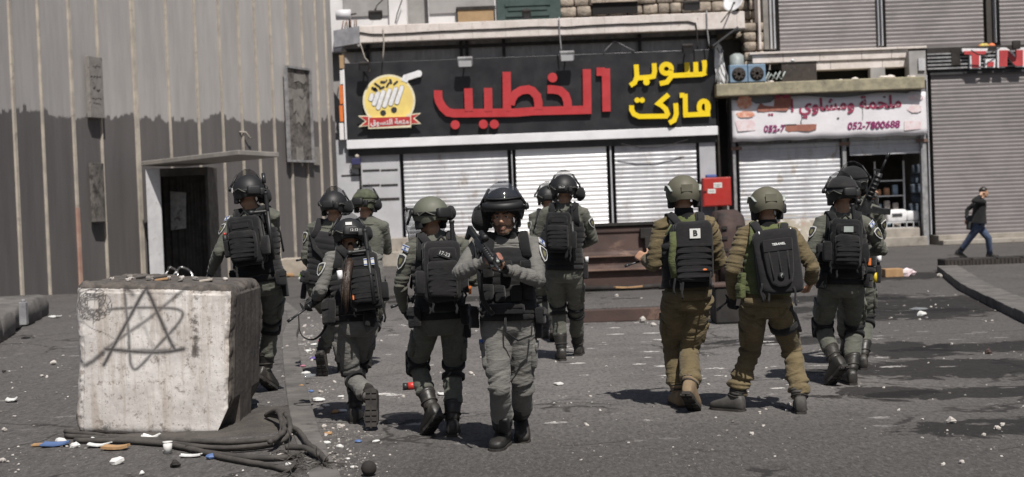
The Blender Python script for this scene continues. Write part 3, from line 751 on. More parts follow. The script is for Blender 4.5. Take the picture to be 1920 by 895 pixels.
# round cart emblem
def z6(x, y): return pt2(670 + x / 6.885, 120 + y / 6.885)
M['em_yellow'] = m_worn('emblem_yellow', (.84, .66, .20), (.76, .58, .20), 3, .45, 0, .03); M['em_white'] = m_plain('emblem_white', (.82, .82, .84), .45); M['em_cream'] = m_plain('emblem_cream', (.80, .74, .55), .5)
def circ(cx, cy, r, f, n=40): return [f(cx + r * math.cos(2 * math.pi * i / n), cy + r * math.sin(2 * math.pi * i / n)) for i in range(n)]
mb = MB(); mb.prism(circ(413, 480, 338, z6), OS + V((0, -.02, 0)), AX, .10); disc = mb.build('emblem_disc', M['em_cream'], sgn)
mb = MB(); mb.prism(circ(413, 480, 312, z6), OS + V((0, -.121, 0)), AX, .006); mb.build('yellow_face', M['em_yellow'], disc)
mb = MB()
def pill(a, b, w, dy, mb, f=z6, n=7):
    a = np.array(f(*a)); b = np.array(f(*b)); d = (b - a) / np.linalg.norm(b - a); nn = np.array([-d[1], d[0]]); pts = []
    for i in range(n + 1):
        t = math.pi * i / n; pts.append(tuple(b + nn * w * math.cos(t) + d * w * math.sin(t)))
    for i in range(n + 1):
        t = math.pi * i / n; pts.append(tuple(a - nn * w * math.cos(t) - d * w * math.sin(t)))
    mb.prism(pts, OS + V((0, dy, 0)), AX, .012)
PL = [((195, 410), (178, 460)), ((270, 390), (222, 520)), ((340, 370), (275, 570)), ((420, 350), (355, 545)), ((500, 330), (435, 520)), ((580, 310), (515, 500))]
for i, (a, b) in enumerate(PL): pill(a, b, .078, -.129 - .0005 * i, mb)
mb.build('cart_outline', M['patch_black'], disc)
mb = MB()
for i, (a, b) in enumerate(PL): pill(a, b, .068, -.135, mb)
mb.build('cart_basket', M['em_white'], disc)
mb = MB(); mb.ribbon([z6(608, 235), z6(628, 185), z6(795, 132)], .20, OS + V((0, -.04, 0)), AX, .10); mb.prism(circ(795, 132, 44, z6, 16), OS + V((0, -.043, 0)), AX, .10); mb.build('cart_handle', M['em_white'], disc)
mb = MB(); mb.prism(circ(338, 637, 38, z6, 18), OS + V((0, -.129, 0)), AX, .01); mb.prism(circ(478, 598, 38, z6, 18), OS + V((0, -.129, 0)), AX, .01)
for (a, b, w) in (((235, 262), (290, 300), .035), ((315, 240), (352, 242), .04), ((385, 215), (372, 235), .02), ((430, 215), (440, 250), .04), ((385, 300), (410, 255), .03), ((478, 270), (518, 235), .03), ((300, 325), (345, 305), .035), ((205, 320), (250, 345), .05), ((225, 345), (240, 320), .03)): pill(a, b, w, -.1285, mb)
mb.build('cart_groceries', M['patch_black'], disc)
mb = MB(); mb.prism([z6(15, 675), z6(190, 672), z6(190, 700), z6(640, 690), z6(640, 655), z6(830, 640), z6(745, 705), z6(830, 780), z6(700, 785), z6(700, 825), z6(150, 845), z6(150, 805), z6(20, 820), z6(110, 745)], OS + V((0, -.15, 0)), AX, .04); rb = mb.build('emblem_ribbon', M['em_cream'], sgn)
mb = MB(); mb.prism([z6(162, 702), z6(688, 686), z6(688, 792), z6(162, 826)], OS + V((0, -.1925, 0)), AX, .004); mb.prism([z6(50, 690), z6(150, 685), z6(150, 795), z6(60, 805), z6(130, 745)], OS + V((0, -.1915, 0)), AX, .004); mb.prism([z6(700, 668), z6(800, 655), z6(722, 710), z6(800, 768), z6(700, 775)], OS + V((0, -.1915, 0)), AX, .004)
mb.build('ribbon_face', M['red'], rb)
c = z6(425, 757); ang = R(2.0)
text(arabic('متعة التسوق'), .5, OS + V((c[0], -.199, c[1] + .0)), AX, .006, 'ribbon_lettering', M['text_white'], rb, .012, fit=1.22)

# sign lamps
def lamp(px, py, name, label, w=.26, mat='grey_paint', up=True, group='flood lamps over the supermarket sign', d=ds - .42):
    p = U(px, py, d); r = thing(name, p, label, 'lamp', group)
    mb = MB(); mb.box(p, (w, .10, .13), (V((1, 0, 0)), V((0, .94, .34)), V((0, -.34, .94)))); mb.build('housing', M[mat], r, .02)
    mb = MB(); mb.box(p + V((0, -.07, -.09)), (w - .04, .012, .09), (V((1, 0, 0)), V((0, .94, .34)), V((0, -.34, .94)))); mb.build('lamp_glass', M['strip_white'] if mat == 'grey_paint' else M['soffit'], r)
    mb = MB(); mb.tube([p + V((0, .08, .05)), p + V((0, ds + .1 - p.y, .18))], .025, 6)
    mb.build('arm', M['soot'], r)
    return r
lamp(683, 124, 'flood_lamp', 'black flood lamp at the left end of the supermarket sign above the cart emblem', .17, 'soot')
lamp(872, 115, 'flood_lamp', 'pale flood lamp on the sign between the emblem and the red letters', .24)
lamp(1063, 104, 'flood_lamp', 'flat pale flood lamp over the red letters on a long rod', .23)
lamp(1289, 91, 'flood_lamp', 'dark flood lamp over the yellow letters', .17, 'soot')
lamp(704, 28, 'flood_lamp', 'tilted black flood lamp standing on the balcony parapet', .22, 'soot', True, None, db + .4)
lamp(1296, 10, 'flood_lamp', 'square black flood lamp on the balcony near the satellite dish', .27, 'soot', True, None, db + .2)
lamp(987, 26, 'flood_lamp', 'small black lamp on the parapet before the green shutter', .14, 'soot', True, None, db + .3)
# wires along the balcony
def wire(pts, r, d, label, mat='soot', name='wire'):
    mb = MB(); P = []
    for i in range(len(pts) - 1):
        (xa, ya), (xb, yb) = pts[i], pts[i + 1]
        for k in range(4): P.append(U(xa + (xb - xa) * k / 4, ya + (yb - ya) * k / 4 + random.uniform(-.5, .5), d))
    P.append(U(*pts[-1], d)); mb.tube(P, r, 5); return tag(mb.build(name, M[mat]), label, 'cable')
wire([(674, 61), (700, 65), (770, 62), (850, 58), (930, 55), (1010, 51), (1060, 51), (1130, 47), (1200, 44), (1290, 41), (1304, 44), (1307, 60), (1308, 92)], .022, db - .03, 'dark cable clipped along the balcony parapet')
wire([(1048, 32), (1049, 60), (1053, 100)], .022, db - .06, 'thin rod running down the parapet to the flat lamp', 'grey_paint')
wire([(1325, 20), (1326, 55), (1330, 88)], .022, db - .06, 'thin conduit at the right end of the parapet', 'grey_paint')
wire([(718, 52), (720, 80), (718, 112)], .02, db - .05, 'pale wire hanging from the left of the parapet', 'seam')
wire([(675, 80), (684, 108), (692, 118), (693, 134)], .018, db - .04, 'pale looped wire at the left end of the sign', 'seam')
wire([(1131, 98), (1152, 77), (1190, 96)], .012, D - .3, 'sagging thin wire pair under the balcony', 'grey_paint')
wire([(1165, 270), (1200, 277), (1240, 276), (1290, 262)], .016, D - .35, 'drooping wire below the sign over the right shutter')
wire([(754, 0), (745, 25), (741, 44)], .018, D + .6, 'thin cable hanging on the white pier')
wire([(722, -5), (706, 12), (704, 22)], .018, db + .4, 'cable feeding the tilted parapet lamp')
# satellite dish
c = U(1374, 2, db + .1); r = thing('satellite_dish', c, 'white satellite dish on the right end of the balcony', 'dish')
mb = MB(); dd = V((-.5, -.75, .45)).normalized(); a1 = dd.cross(Z).normalized(); a2 = a1.cross(dd); rings = []
for i in range(7):
    q = .33 * i / 6 + .004; rings.append([c + a1 * (q * math.cos(t)) + a2 * (q * 1.1 * math.sin(t)) + dd * (.9 * q * q - .1) for t in [2 * math.pi * k / 24 for k in range(24)]])
mb.loft(rings, 0, False); o = mb.build('reflector', M['dish'], r); s_ = o.modifiers.new('s', 'SOLIDIFY'); s_.thickness = .02
mb = MB(); mb.tube([c - dd * .08, c + a2 * -.3 + dd * .0, U(1352, 42, db - .5)], .02, 6); mb.build('feed_arm', M['soot'], r)
mb = MB(); mb.tube([c - dd * .1, U(1384, 22, db + .15)], .05, 8); mb.build('mast', M['soot'], r)
# white cylinder and rods at left of balcony
c = U(644, 28, db + .9); mb = MB(); mb.tube([c - V((.24, 0, 0)), c + V((.24, 0, 0))], .17, 16); o = mb.build('roof_drum', M['dish']); tag(o, 'small white drum on a bracket at the left end of the balcony', 'drum')
mb = MB(); mb.tube([c + V((.2, 0, -.1)), U(655, 55, db + .9)], .03, 6); mb.tube([c + V((.24, 0, 0)), c + V((.42, 0, .02))], .025, 6); mb.build('bracket', M['soot'], o)
mb = MB()
for x in (641, 646, 651, 658, 664, 668): mb.tube([U(x, 56, db + .7), U(x + random.uniform(-2, 3), 40 + random.uniform(-4, 3), db + .7)], .02, 5)
tag(mb.build('rebar_stubs', M['rust_pale']), 'bare rusty rods sticking up from the balcony corner', 'rods')
# items stacked at left edge between wall and sign
mb = MB(); fbox(mb, 636, 104, 645, 128, D - .3, .3, 0); fbox(mb, 636, 160, 644, 195, D - .3, .3, 1); fbox(mb, 636, 198, 644, 228, D - .3, .3, 1); fbox(mb, 637, 132, 644, 158, D - .3, .3, 2); fbox(mb, 636, 231, 645, 262, D - .3, .3, 2)
mb.build('painted_edge_strip', [M['timber'], M['orange'], M['wall_white']], bA)
# small blue camera on left panel
c = U(668, 303, D - .15); r = thing('wall_box', c, 'small dark blue box with a lamp on the grey panel left of the shutters', 'box')
mb = MB(); mb.box(c, (.14, .12, .1)); mb.build('case', m_plain('navy_case', (.04, .04, .12), .5), r, .01)
mb = MB(); mb.box(c + V((0, -.02, -.16)), (.13, .1, .055)); mb.build('lens_hood', M['soot'], r)
mb = MB(); mb.ell(c + V((.03, 0, .16)), (.07, .07, .07)); mb.build('bulb', M['seam'], r)
mb = MB(); mb.tube([c + V((-.14, 0, 0)), c + V((-.22, .05, -.15)), c + V((-.2, .1, -.35)), c + V((-.05, .1, -.4))], .012, 5); mb.build('cord', M['soot'], r)

# --- red fire cabinet
dc = D - .45
a = U(1318, 334, dc); b = U(1372, 386, dc)
r = thing('fire_cabinet', V((a.x, dc, b.z)), 'red metal cabinet with two white labels on the corner pillar', 'cabinet')
mb = MB(); mb.bb(a.x, b.x, dc, dc + .4, b.z, a.z); mb.build('case', m_worn('red_cabinet_paint', (.42, .026, .020), (.36, .023, .018), 2, .5, 0, .1, spot=.12, spotc=(.3, .1, .08)), r, .015)
mb = MB(); mb.bb(a.x + .03, b.x - .03, dc - .012, dc, b.z + .03, a.z - .03); dr = mb.build('door', bpy.data.materials['red_cabinet_paint'], r, .005)
mb = MB(); fbox(mb, 1338, 343, 1354, 352, dc - .016, .004); fbox(mb, 1327, 355, 1342, 362.5, dc - .016, .004); lb = mb.build('label', M['white_tape'], dr)
mb = MB()
for (xa, ya, xb, yb) in ((1340, 346, 1352, 347), (1341, 349, 1350, 350), (1329, 358, 1340, 359)): fbox(mb, xa, ya, xb, yb, dc - .019, .002)
mb.build('label_print', m_plain('print_grey', (.3, .28, .28), .7), lb)
mb = MB(); fbox(mb, 1320, 358, 1325, 360, dc - .04, .03); mb.build('handle', M['soot'], dr)
mb = MB(); c = U(1333, 331, dc + .2); mb.rbox(c, (.17, .1, .06)); tag(mb.build('blue_bundle', m_plain('blue_cloth', (.08, .12, .32), .8)), 'blue cloth bundle on top of the red cabinet', 'bundle')

# --- gap, posts, butcher shop
bB = thing('butcher_shop', U(1555, 450, D), 'low butcher shop with a torn white banner, one closed and one open shutter', 'building')
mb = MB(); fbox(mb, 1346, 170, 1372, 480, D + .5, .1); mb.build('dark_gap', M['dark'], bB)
mb = MB(); fbox(mb, 1346.5, 190, 1352, 445, D - .1, .12); mb.build('gap_pipe', M['soot'], bB)
mb = MB(); fbox(mb, 1354, 380, 1368, 420, D + .1, .2); mb.build('gap_panel', M['wall_grey'], bB)
for q in ((1372, 235, 1385, 452), (1578, 228, 1592, 440), (1726, 250, 1743, 466)):
    mb = MB(); fbox(mb, *q, D - .12, .2); mb.build('shop_post', M['grey_paint'], bB, .01)
for x, y in ((1385, 279), (1588, 270), (1733, 264)): mb = MB(); fbox(mb, x - 14, y - 3, x + 6, y + 2, D - .16, .06); mb.build('post_clamp', M['rust_pale'], bB)
mb = MB(); fbox(mb, 1340, 165, 1737, 162, D - .7, 1.2)
pa = U(1343, 158, D - .7); pb = U(1735, 166, D - .7); mb = MB(); mb.bb(pa.x, pb.x, D - .7, D + .8, pb.z, pa.z); mb.build('ledge', m_worn('mossy_ledge', (.38, .34, .24), (.24, .22, .16), 3, .95, 0, .7, 20, .02, .4, (.15, .13, .1), 4), bB, .03)
LZ = pa.z
mb = MB(); fbox(mb, 1370, 180, 1738, 182, D - .35, .5)
a = U(1371, 181, D - .35); b = U(1738, 250, D - .35)
mb = MB(); nn = 40
# banner sheet with gentle sag and a grey strip showing above
vs = []; fs = []
for i in range(nn + 1):
    x = a.x + (b.x - a.x) * i / nn
    top = a.z - .12 - .05 * math.sin(i * .35) - (.10 if 9 > i > 4 else 0) + (.08 if i > 36 else 0); bot = b.z - .05 + .015 * math.sin(i * .8)
    for j in range(7): vs.append((x, D - .37 - .015 * math.sin(i * .9 + j * .7), top + (bot - top) * j / 6))
for i in range(nn):
    for j in range(6): fs.append((i * 7 + j, (i + 1) * 7 + j, (i + 1) * 7 + j + 1, i * 7 + j + 1))
mb.add(vs, fs, 0, True)
ban = mb.build('shop_banner', M['banner'], None); ban.modifiers.new('s', 'SOLIDIFY').thickness = .012
tag(ban, 'torn white banner with purple Arabic lettering and phone numbers over the butcher shop', 'banner')
mb = MB(); mb.bb(a.x, b.x, D - .33, D + .2, b.z - .02, a.z + .02); mb.build('banner_board', m_worn('grey_board', (.20, .20, .215), (.16, .16, .17), 2, .7), bB)
OB = U(1555, 215, D - .40)
def ptb(x, y):
    q = U(1370 + x / 5.189, 160 + y / 5.189, D - .40); return (q.x - OB.x, q.z - OB.z)
def tb(s, size, x, y, name, mat, bold, wd, shear=0.0): c = ptb(x, y); return text(s, size, OB + V((c[0], 0, c[1])), AX, .006, name, mat, ban, bold, 'CENTER', shear, wd / 5.189 / 58.1)
tb(arabic('ملحمة ومشاوي ا'), .75, 1122, 185, 'banner_heading', M['maroon'], .02, 1065)
tb('052-7800688', .44, 1388, 392, 'phone_number', M['purple'], .014, 505, .15)
tb('052-7', .44, 420, 425, 'phone_number', M['purple'], .014, 212, .15)
mb = MB(); mb.prism([ptb(*q) for q in ((255, 235), (290, 170), (330, 200), (420, 205), (430, 120), (500, 105), (585, 105), (590, 190), (545, 250), (440, 250), (330, 262), (265, 255))], OB, AX, .006)
mb.prism([ptb(*q) for q in ((535, 395), (600, 385), (835, 378), (832, 430), (760, 448), (650, 445), (560, 455), (530, 430))], OB + V((0, -.002, 0)), AX, .006)
mb.build('paint_smear', M['smear'], ban)
mb = MB()
for c in ((375, 288), (402, 286)): mb.prism(circ(c[0], c[1], 13, ptb, 10), OB, AX, .006)
mb.prism([ptb(430, 100), ptb(480, 95), ptb(478, 128), ptb(432, 130)], OB + V((0, -.007, 0)), AX, .004); mb.prism([ptb(500, 95), ptb(575, 92), ptb(572, 125), ptb(505, 128)], OB + V((0, -.007, 0)), AX, .004)
mb.build('banner_dots', M['maroon'], ban)
def blobp(cx, cy, rx, ry, seed, f=ptb, n=22):
    g3 = random.Random(seed); return [f(cx + rx * math.cos(2 * math.pi * i / n) * g3.uniform(.85, 1.1), cy + ry * math.sin(2 * math.pi * i / n) * g3.uniform(.85, 1.1)) for i in range(n)]
mb = MB(); mb.prism(blobp(133, 165, 78, 70, 1), OB, AX, .004); mb.build('grill_picture', M['meat'], ban); mb = MB(); mb.prism(blobp(140, 285, 92, 32, 2), OB, AX, .004); mb.build('grill_picture', M['meat'], ban)
mb = MB(); mb.prism([ptb(40, 345), ptb(240, 335), ptb(240, 440), ptb(70, 450)], OB, AX, .004); mb.build('faded_picture', M['meat_pale'], ban)
for pl_ in ([ptb(1690, 345), ptb(1850, 350), ptb(1850, 425), ptb(1690, 440)], blobp(1800, 120, 80, 28, 4), blobp(1790, 230, 70, 40, 5)): mb = MB(); mb.prism(pl_, OB, AX, .004); mb.build('faded_picture', M['meat_pale'], ban)
mb = MB(); g3 = random.Random(2)
mb.ribbon([ptb(690, 275), ptb(695, 320), ptb(682, 360), ptb(690, 375)], .025, OB + V((0, -.004, 0)), AX, .005); mb.ribbon([ptb(1275, 150), ptb(1282, 220), ptb(1285, 290), ptb(1282, 340)], .014, OB + V((0, -.004, 0)), AX, .005); mb.prism(blobp(1046, 322, 12, 8, 4), OB, AX, .004); mb.prism(blobp(1495, 115, 14, 7, 5), OB + V((0, -.006, 0)), AX, .004); mb.ribbon([ptb(520, 388), ptb(640, 384)], .035, OB + V((0, -.008, 0)), AX, .004)
mb.build('banner_tear', M['soot'], ban)
o = slats('roller_shutter', 1385, 274, 1578, 402, D + .02, M['galv'], None, .138); tag(o, 'closed ribbed shutter of the butcher shop above the painted low wall', 'shutter')
mb = MB(); fbox(mb, 1385, 263, 1727, 262, D + .1, .3); pa = U(1385, 264, D); pb = U(1727, 262, D); mb = MB(); mb.bb(pa.x, pb.x, D + .08, D + .5, pb.z - .12, pa.z + .2); mb.build('shutter_head', M['grey_paint'], bB)
o = slats('roller_shutter', 1592, 260, 1727, 283, D + .02, M['galv'], None, .138); tag(o, 'half raised shutter over the open butcher shop doorway', 'shutter')
# painted low wall
def m_paintwall():
    t = NT('painted_low_wall'); o = t.tc.outputs['Object']
    k = t.mix(t.ramp(t.noise(o, 2, 5), .35, .65), (.50, .45, .37), (.40, .36, .30))
    k = t.mix(t.ramp(t.noise(o, 1.7, 5, .7, .5), .50, .58, 0, .85), k, (.72, .70, .70))
    k = t.mix(t.ramp(t.noise(t.mapping(o, (1, 1, 1), (0, 0, 0), (3, 7, 5)), 3.2, 4, .6, .4), .58, .66, 0, .7), k, (.62, .16, .17)); t.col(k); t.rough(.9)
    t.nrm(t.bump(t.noise(o, 20, 5), .4, .01)); return t.m
mb = MB(); fbox(mb, 1385, 408, 1580, 500, D - .02, .4); mb.build('low_wall', m_paintwall(), bB)
pa = U(1592, 432, D - .2); pb = U(1727, 500, D - .2); mb = MB(); mb.bb(pa.x, pb.x, D - .2, D + 1.5, 0, pa.z); mb.build('doorstep', M['step'], bB, .02)
mb = MB(); mb.bb(U(1385, 400, D).x, pb.x + .1, D - .62, D - .204, 0, pa.z * .52); mb.build('lower_step', M['step'], bB, .02)
# interior of the open shop
xa, xb = U(1592, 350, D).x, U(1727, 350, D).x; zt2 = U(1660, 285, D).z
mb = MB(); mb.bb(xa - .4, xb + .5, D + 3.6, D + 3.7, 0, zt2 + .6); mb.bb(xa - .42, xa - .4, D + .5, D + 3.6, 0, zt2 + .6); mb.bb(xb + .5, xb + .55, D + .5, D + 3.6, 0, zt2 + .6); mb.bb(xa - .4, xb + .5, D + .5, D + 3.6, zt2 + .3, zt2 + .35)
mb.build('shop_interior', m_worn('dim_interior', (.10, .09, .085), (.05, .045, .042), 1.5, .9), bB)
g4 = random.Random(8)
shf = thing('shop_shelf', V((xa + 1.6, D + 1.2, pa.z)), 'metal shelf rack with goods inside the open butcher shop', 'shelf')
mb = MB()
for z in (.55, 1.05, 1.55): mb.bb(xa + 1.15, xa + 2.05, D + 1.0, D + 1.4, pa.z + z - .02, pa.z + z + .02)
mb.bb(xa + 2.05, xa + 2.1, D + 1.0, D + 1.06, pa.z, pa.z + 2.2); mb.bb(xa + 1.1, xa + 1.15, D + 1.0, D + 1.06, pa.z, pa.z + 2.2); mb.build('rack', M['em_white'], shf)
for i in range(9):
    z = (.57, 1.07, .02)[i % 3]; x = xa + 1.25 + (i // 3) * .28; h = g4.uniform(.18, .36)
    mb = MB(); mb.rbox((x, D + 1.18, pa.z + z + h / 2), (.09, .09, h / 2)); tag(mb.build('shelf_goods', m_plain('goods%d' % i, g4.choice([(.6, .32, .18), (.4, .36, .33), (.55, .42, .3), (.3, .4, .5)]), .6)), 'packed goods on the rack in the dim butcher shop', 'package', 'goods on the shop rack')
c = U(1686, 410, D + .6)
r = thing('white_machine', V((c.x, c.y, pa.z)), 'white counter machine on a wire crate inside the open shop', 'machine')
mb = MB(); mb.rbox(c + V((-.12, 0, .1)), (.33, .2, .2), None, 0, .3); mb.build('body', M['em_white'], r)
mb = MB(); mb.rbox(c + V((.4, 0, .08)), (.2, .2, .16), None, 0, .3); mb.build('tray', M['em_white'], r)
mb = MB(); mb.box(c + V((-.12, -.21, .12)), (.16, .01, .05)); mb.build('panel', M['soffit'], r)
mb = MB()
for z in (-.12, -.3): mb.bb(c.x - .5, c.x + .58, c.y - .22, c.y + .2, c.z + z - .02, c.z + z + .02)
for x in (-.5, -.28, -.06, .16, .38, .56): mb.bb(c.x + x, c.x + x + .025, c.y - .24, c.y - .222, pa.z, c.z - .1)
mb.build('crate', M['booth_white'], r)
mb = MB(); q = U(1712, 350, D + .9)
for i in range(6): mb.rbox((q.x + g4.uniform(-.1, .2), q.y + g4.uniform(0, .4), pa.z + .3 + i * .32), (.16, .14, .15))
tag(mb.build('hanging_clothes', m_cloth('blue_sheeting', (.10, .13, .17), (.05, .06, .08))), 'bluish plastic sheeting hanging at the right of the open shop', 'sheeting')

# things on the ledge
def onledge(px, d): q = U(px, 150, d); return V((q.x, d, LZ))
for i, (px, lb) in enumerate(((1384, 'left of two faded blue air conditioner units on the shop ledge'), (1418, 'right of two faded blue air conditioner units on the shop ledge'))):
    o = onledge(px, D - .4); r = thing('air_conditioner', o, lb, 'air conditioner', 'air conditioners on the ledge')
    mb = MB(); mb.bb(o.x - .28, o.x + .28, o.y - .15, o.y + .2, LZ + .04, LZ + .60); mb.build('casing', M['ac_blue'], r, .02)
    c = o + V((0, -.155, .30)); mb = MB(); mb.tube([c + V((0, .02, 0)), c - V((0, .012, 0))], .22, 20); mb.build('fan_opening', M['soot'], r)
    mb = MB()
    for k in range(4): mb.box(c - V((0, .03, 0)), (.17, .008, .03), (V((math.cos(k * .785), 0, math.sin(k * .785))), V((0, 1, 0)), V((-math.sin(k * .785), 0, math.cos(k * .785)))))
    mb.build('fan_blades', M['rust_dark'], r)
    mb = MB()
    for s in (-1, 1): mb.bb(o.x + s * .22 - .03, o.x + s * .22 + .03, o.y - .15, o.y + .2, LZ, LZ + .04)
    mb.build('foot', M['soot'], r)
o = onledge(1382, D + .1); mb = MB(); mb.tube([o, o + V((0, 0, .95)), o + V((0, 0, 1.02))], [.24, .24, .14], 18)
o2 = tag(mb.build('gas_cylinder', M['tank']), 'grey gas cylinder behind the air conditioner units', 'cylinder'); mb = MB(); mb.tube([o + V((0, 0, 1.02)), o + V((0, 0, 1.12))], .06, 10); mb.build('valve', M['soot'], o2)
o = onledge(1499, D - .35); mb = MB(); mb.bb(o.x - .56, o.x + .56, o.y, o.y + .35, LZ + .02, LZ + .62)
o2 = tag(mb.build('rusty_box', M['rust_dark'], None, .015), 'dark rusty box standing on the shop ledge', 'box'); mb = MB(); mb.bb(o.x - .6, o.x + .6, o.y - .02, o.y + .37, LZ + .60, LZ + .645); mb.build('lid', M['soot'], o2, .005)
mb = MB(); mb.ell((o.x - .18, o.y + .1, LZ + .70), (.06, .06, .05)); tag(mb.build('lamp_bulb', M['em_white']), 'small white bulb on top of the dark rusty box', 'bulb')
o = onledge(1352, D - .3)
mb = MB(); mb.prism([(-.12, .05), (.1, .0), (.14, .5), (.05, 1.2), (-.05, 1.35), (-.16, 1.2), (-.2, .6)], o, AX, .05); tag(mb.build('torn_sheet', M['em_white']), 'torn white sheet of metal between the sign and the air conditioners', 'sheet')
mb = MB(); pa_, pb_ = U(1338, 82, D - .9), U(1372, 64, D + .2)
mb.box((pa_ + pb_) / 2, (.5, .55, .03), (V((.8, 0, .55)).normalized(), V((0, 1, 0)), V((-.55, 0, .8)).normalized())); tag(mb.build('awning_sheet', M['soffit'], None, .01), 'tilted dark awning sheet over the air conditioners', 'awning')
mb = MB()
for k in range(5):
    q = U(1345 + k * 3, 90 + k * 2, D - .6); mb.tube([q + V((.1 * math.sin(i + k), .05 * math.cos(i * 2), -.22 * i)) for i in range(6)], .02, 5)
tag(mb.build('cable_tangle', M['grey_paint']), 'tangle of grey cables hanging beside the sign end', 'cable')
for k, (px, dd) in enumerate(((1425, .0), (1446, -.3), (1455, -.2))):
    o = onledge(px, D - .3 + dd * .3); mb = MB(); mb.tube([o + V((-.15, 0, .05)), o + V((0, 0, .22 + .05 * k)), o + V((.18, .05, .1)), o + V((.3, .0, .35))], .03, 6)
    tag(mb.build('loose_pipe', M['tank']), 'bent loose pipe among the air conditioner units on the ledge', 'pipe', 'loose pipes on the ledge')
for k in range(16):
    px = random.choice([1405, 1440, 1475, 1545, 1570, 1600, 1615, 1660, 1675, 1690, 1700, 1710]) + random.uniform(-8, 8); o = onledge(px, D - .5 + random.uniform(0, .5)); s = random.uniform(.05, .13)
    mb = MB(); mb.ell(o + V((0, 0, s * .45)), (s * 1.3, s, s * .6), None, 7, 5); tag(mb.build('stone_lump', M['stone'], None, 0, False), 'pale lump of rubble lying on the shop ledge', 'rubble', 'rubble on the shop ledge')

# --- grey upper building and right shop
bC = thing('grey_shop_building', U(1830, 450, D), 'building with large grey roller shutters on two storeys at the right', 'building')
mb = MB(); fbox(mb, 1426, -120, 1455, 92, D + .2, .6); mb.build('grey_column', m_worn('weathered_grey_column', (.27, .255, .24), (.18, .17, .16), 2, .8, 0, .3), bC)
mb = MB()
for x in (1441, 1448): fbox(mb, x, -120, x + 4.5, 92 - .0384 * 10, D + .1, .2)
fbox(mb, 1643, -120, 1648, 86, D + .1, .2); fbox(mb, 1650, -120, 1654.5, 86, D + .1, .2); fbox(mb, 1862, -120, 1869, 80, D + .1, .2)
mb.build('shutter_guide', M['galv'], bC)
mb = MB(); fbox(mb, 1845, -120, 1862, 82, D + .3, .3); mb.build('dark_column', m_plain('dark_brown_column', (.06, .052, .046), .7), bC)
mb = MB(); mb.bb(U(1426, 0, D).x, U(2050, 0, D).x, D + .9, D + 6, LZ + .1, 11); mb.bb(U(1745, 0, D).x, U(2050, 0, D).x, D + .9, D + 6, 0, LZ + .098); mb.build('rear_block', M['wall_grey'], bC)
for (q, lb) in (((1455, -140, 1643, 91), 'left upper grey roller shutter beside the stone corner'), ((1655, -140, 1845, 84), 'middle upper grey roller shutter above the butcher shop'), ((1869, -140, 2040, 76), 'right upper grey roller shutter cut by the picture edge')):
    o = slats('roller_shutter', *q, D + .25, M['shut_grey'], None, .13, .011); tag(o, lb, 'shutter', 'upper grey shutters')
# stone lintel course over the ledge
xa, xb = U(1410, 110, D).x, U(1702, 110, D).x; zt3 = U(1560, 95, D).z; zm = U(1560, 114, D).z; zb3 = U(1560, 131, D).z
mb = MB(); x = xa
while x < xb:
    w = min(random.uniform(.9, 1.5), xb - x); 
    if w > .1: mb.box((x + w / 2, D + .22, (zt3 + zm) / 2 - .03), (w / 2 - .004, .3, (zt3 - zm) / 2 - .03))
    x += w
x = xa + 1.2
while x < xb:
    w = min(random.uniform(1.2, 1.9), xb - x)
    if w > .1: mb.box((x + w / 2, D + .26, (zm + zb3) / 2), (w / 2 - .004, .28, (zm - zb3) / 2 - .004))
    x += w
mb.build('stone_lintel', M['stone'], bC, .012)
mb = MB(); mb.bb(xa - .1, U(1735, 90, D).x, D - .16, D + .6, zt3 - .05, zt3 + .02); mb.build('lintel_coping', M['stone'], bC, .01)
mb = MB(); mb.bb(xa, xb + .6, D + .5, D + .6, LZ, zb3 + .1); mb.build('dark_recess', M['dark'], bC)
mb = MB(); fbox(mb, 1632, 128, 1660, 152, D - .1, .3); mb.build('concrete_stub', M['wall_grey'], bC); mb = MB(); fbox(mb, 1704, 96, 1737, 150, D - .35, .5); mb.build('concrete_pier', M['wall_grey'], bC)
mb = MB(); fbox(mb, 1722, 110, 1735, 132, D - .42, .06); mb.build('white_meter_box', M['booth_white'], bC)
# louvred fascia with letters
xa = U(1737, 110, D).x; xb = U(2050, 110, D).x; za = U(1740, 98, D).z; zb4 = U(1740, 132, D).z
mb = MB(); mb.bb(xa, xb, D - .05, D + .3, zb4 - .05, za + .12); mb.build('fascia_back', M['soot'], bC)
mb = MB(); h = (za - zb4) / 5
for k in range(5): mb.bb(xa, xb, D - .09, D - .052, zb4 + k * h + .01, zb4 + k * h + h * .52)
mb.build('fascia_louvre', M['grey_paint'], bC)
mb = MB(); fbox(mb, 1783, 94, 1801, 122, D - .1, .06); mb.build('fascia_gap', M['soot'], bC)
OC = U(1850, 110, D - .10)
def ptc(x, y):
    q = U(1700 + x / 7.459, 60 + y / 7.459, D - .10); return (q.x - OC.x, q.z - OC.z)
def outline(px): return [ptc(*p) for p in px]
T_ = [(780, 275), (1095, 275), (1080, 320), (995, 325), (992, 505), (895, 505), (890, 325), (785, 322)]
Dt = [(1110, 425), (1200, 425), (1195, 490), (1105, 490)]
N_ = [(1275, 265), (1395, 262), (1500, 370), (1500, 262), (1605, 260), (1605, 480), (1500, 482), (1385, 350), (1385, 490), (1275, 490)]
def grow(poly, k, up): 
    cx = sum(p[0] for p in poly) / len(poly); cy = sum(p[1] for p in poly) / len(poly)
    return [(p[0] + (k if p[0] > cx else -k), p[1] + (k * .6 if p[1] > cy else -k - up)) for p in poly]
mbr = MB(); mbw = MB()
for p in (T_, Dt, N_):
    mbr.prism(outline(p), OC + V((0, -.12, 0)), AX, .02); mbw.prism(outline(grow(p, 24, 14)), OC, AX, .118)
xo = 1745
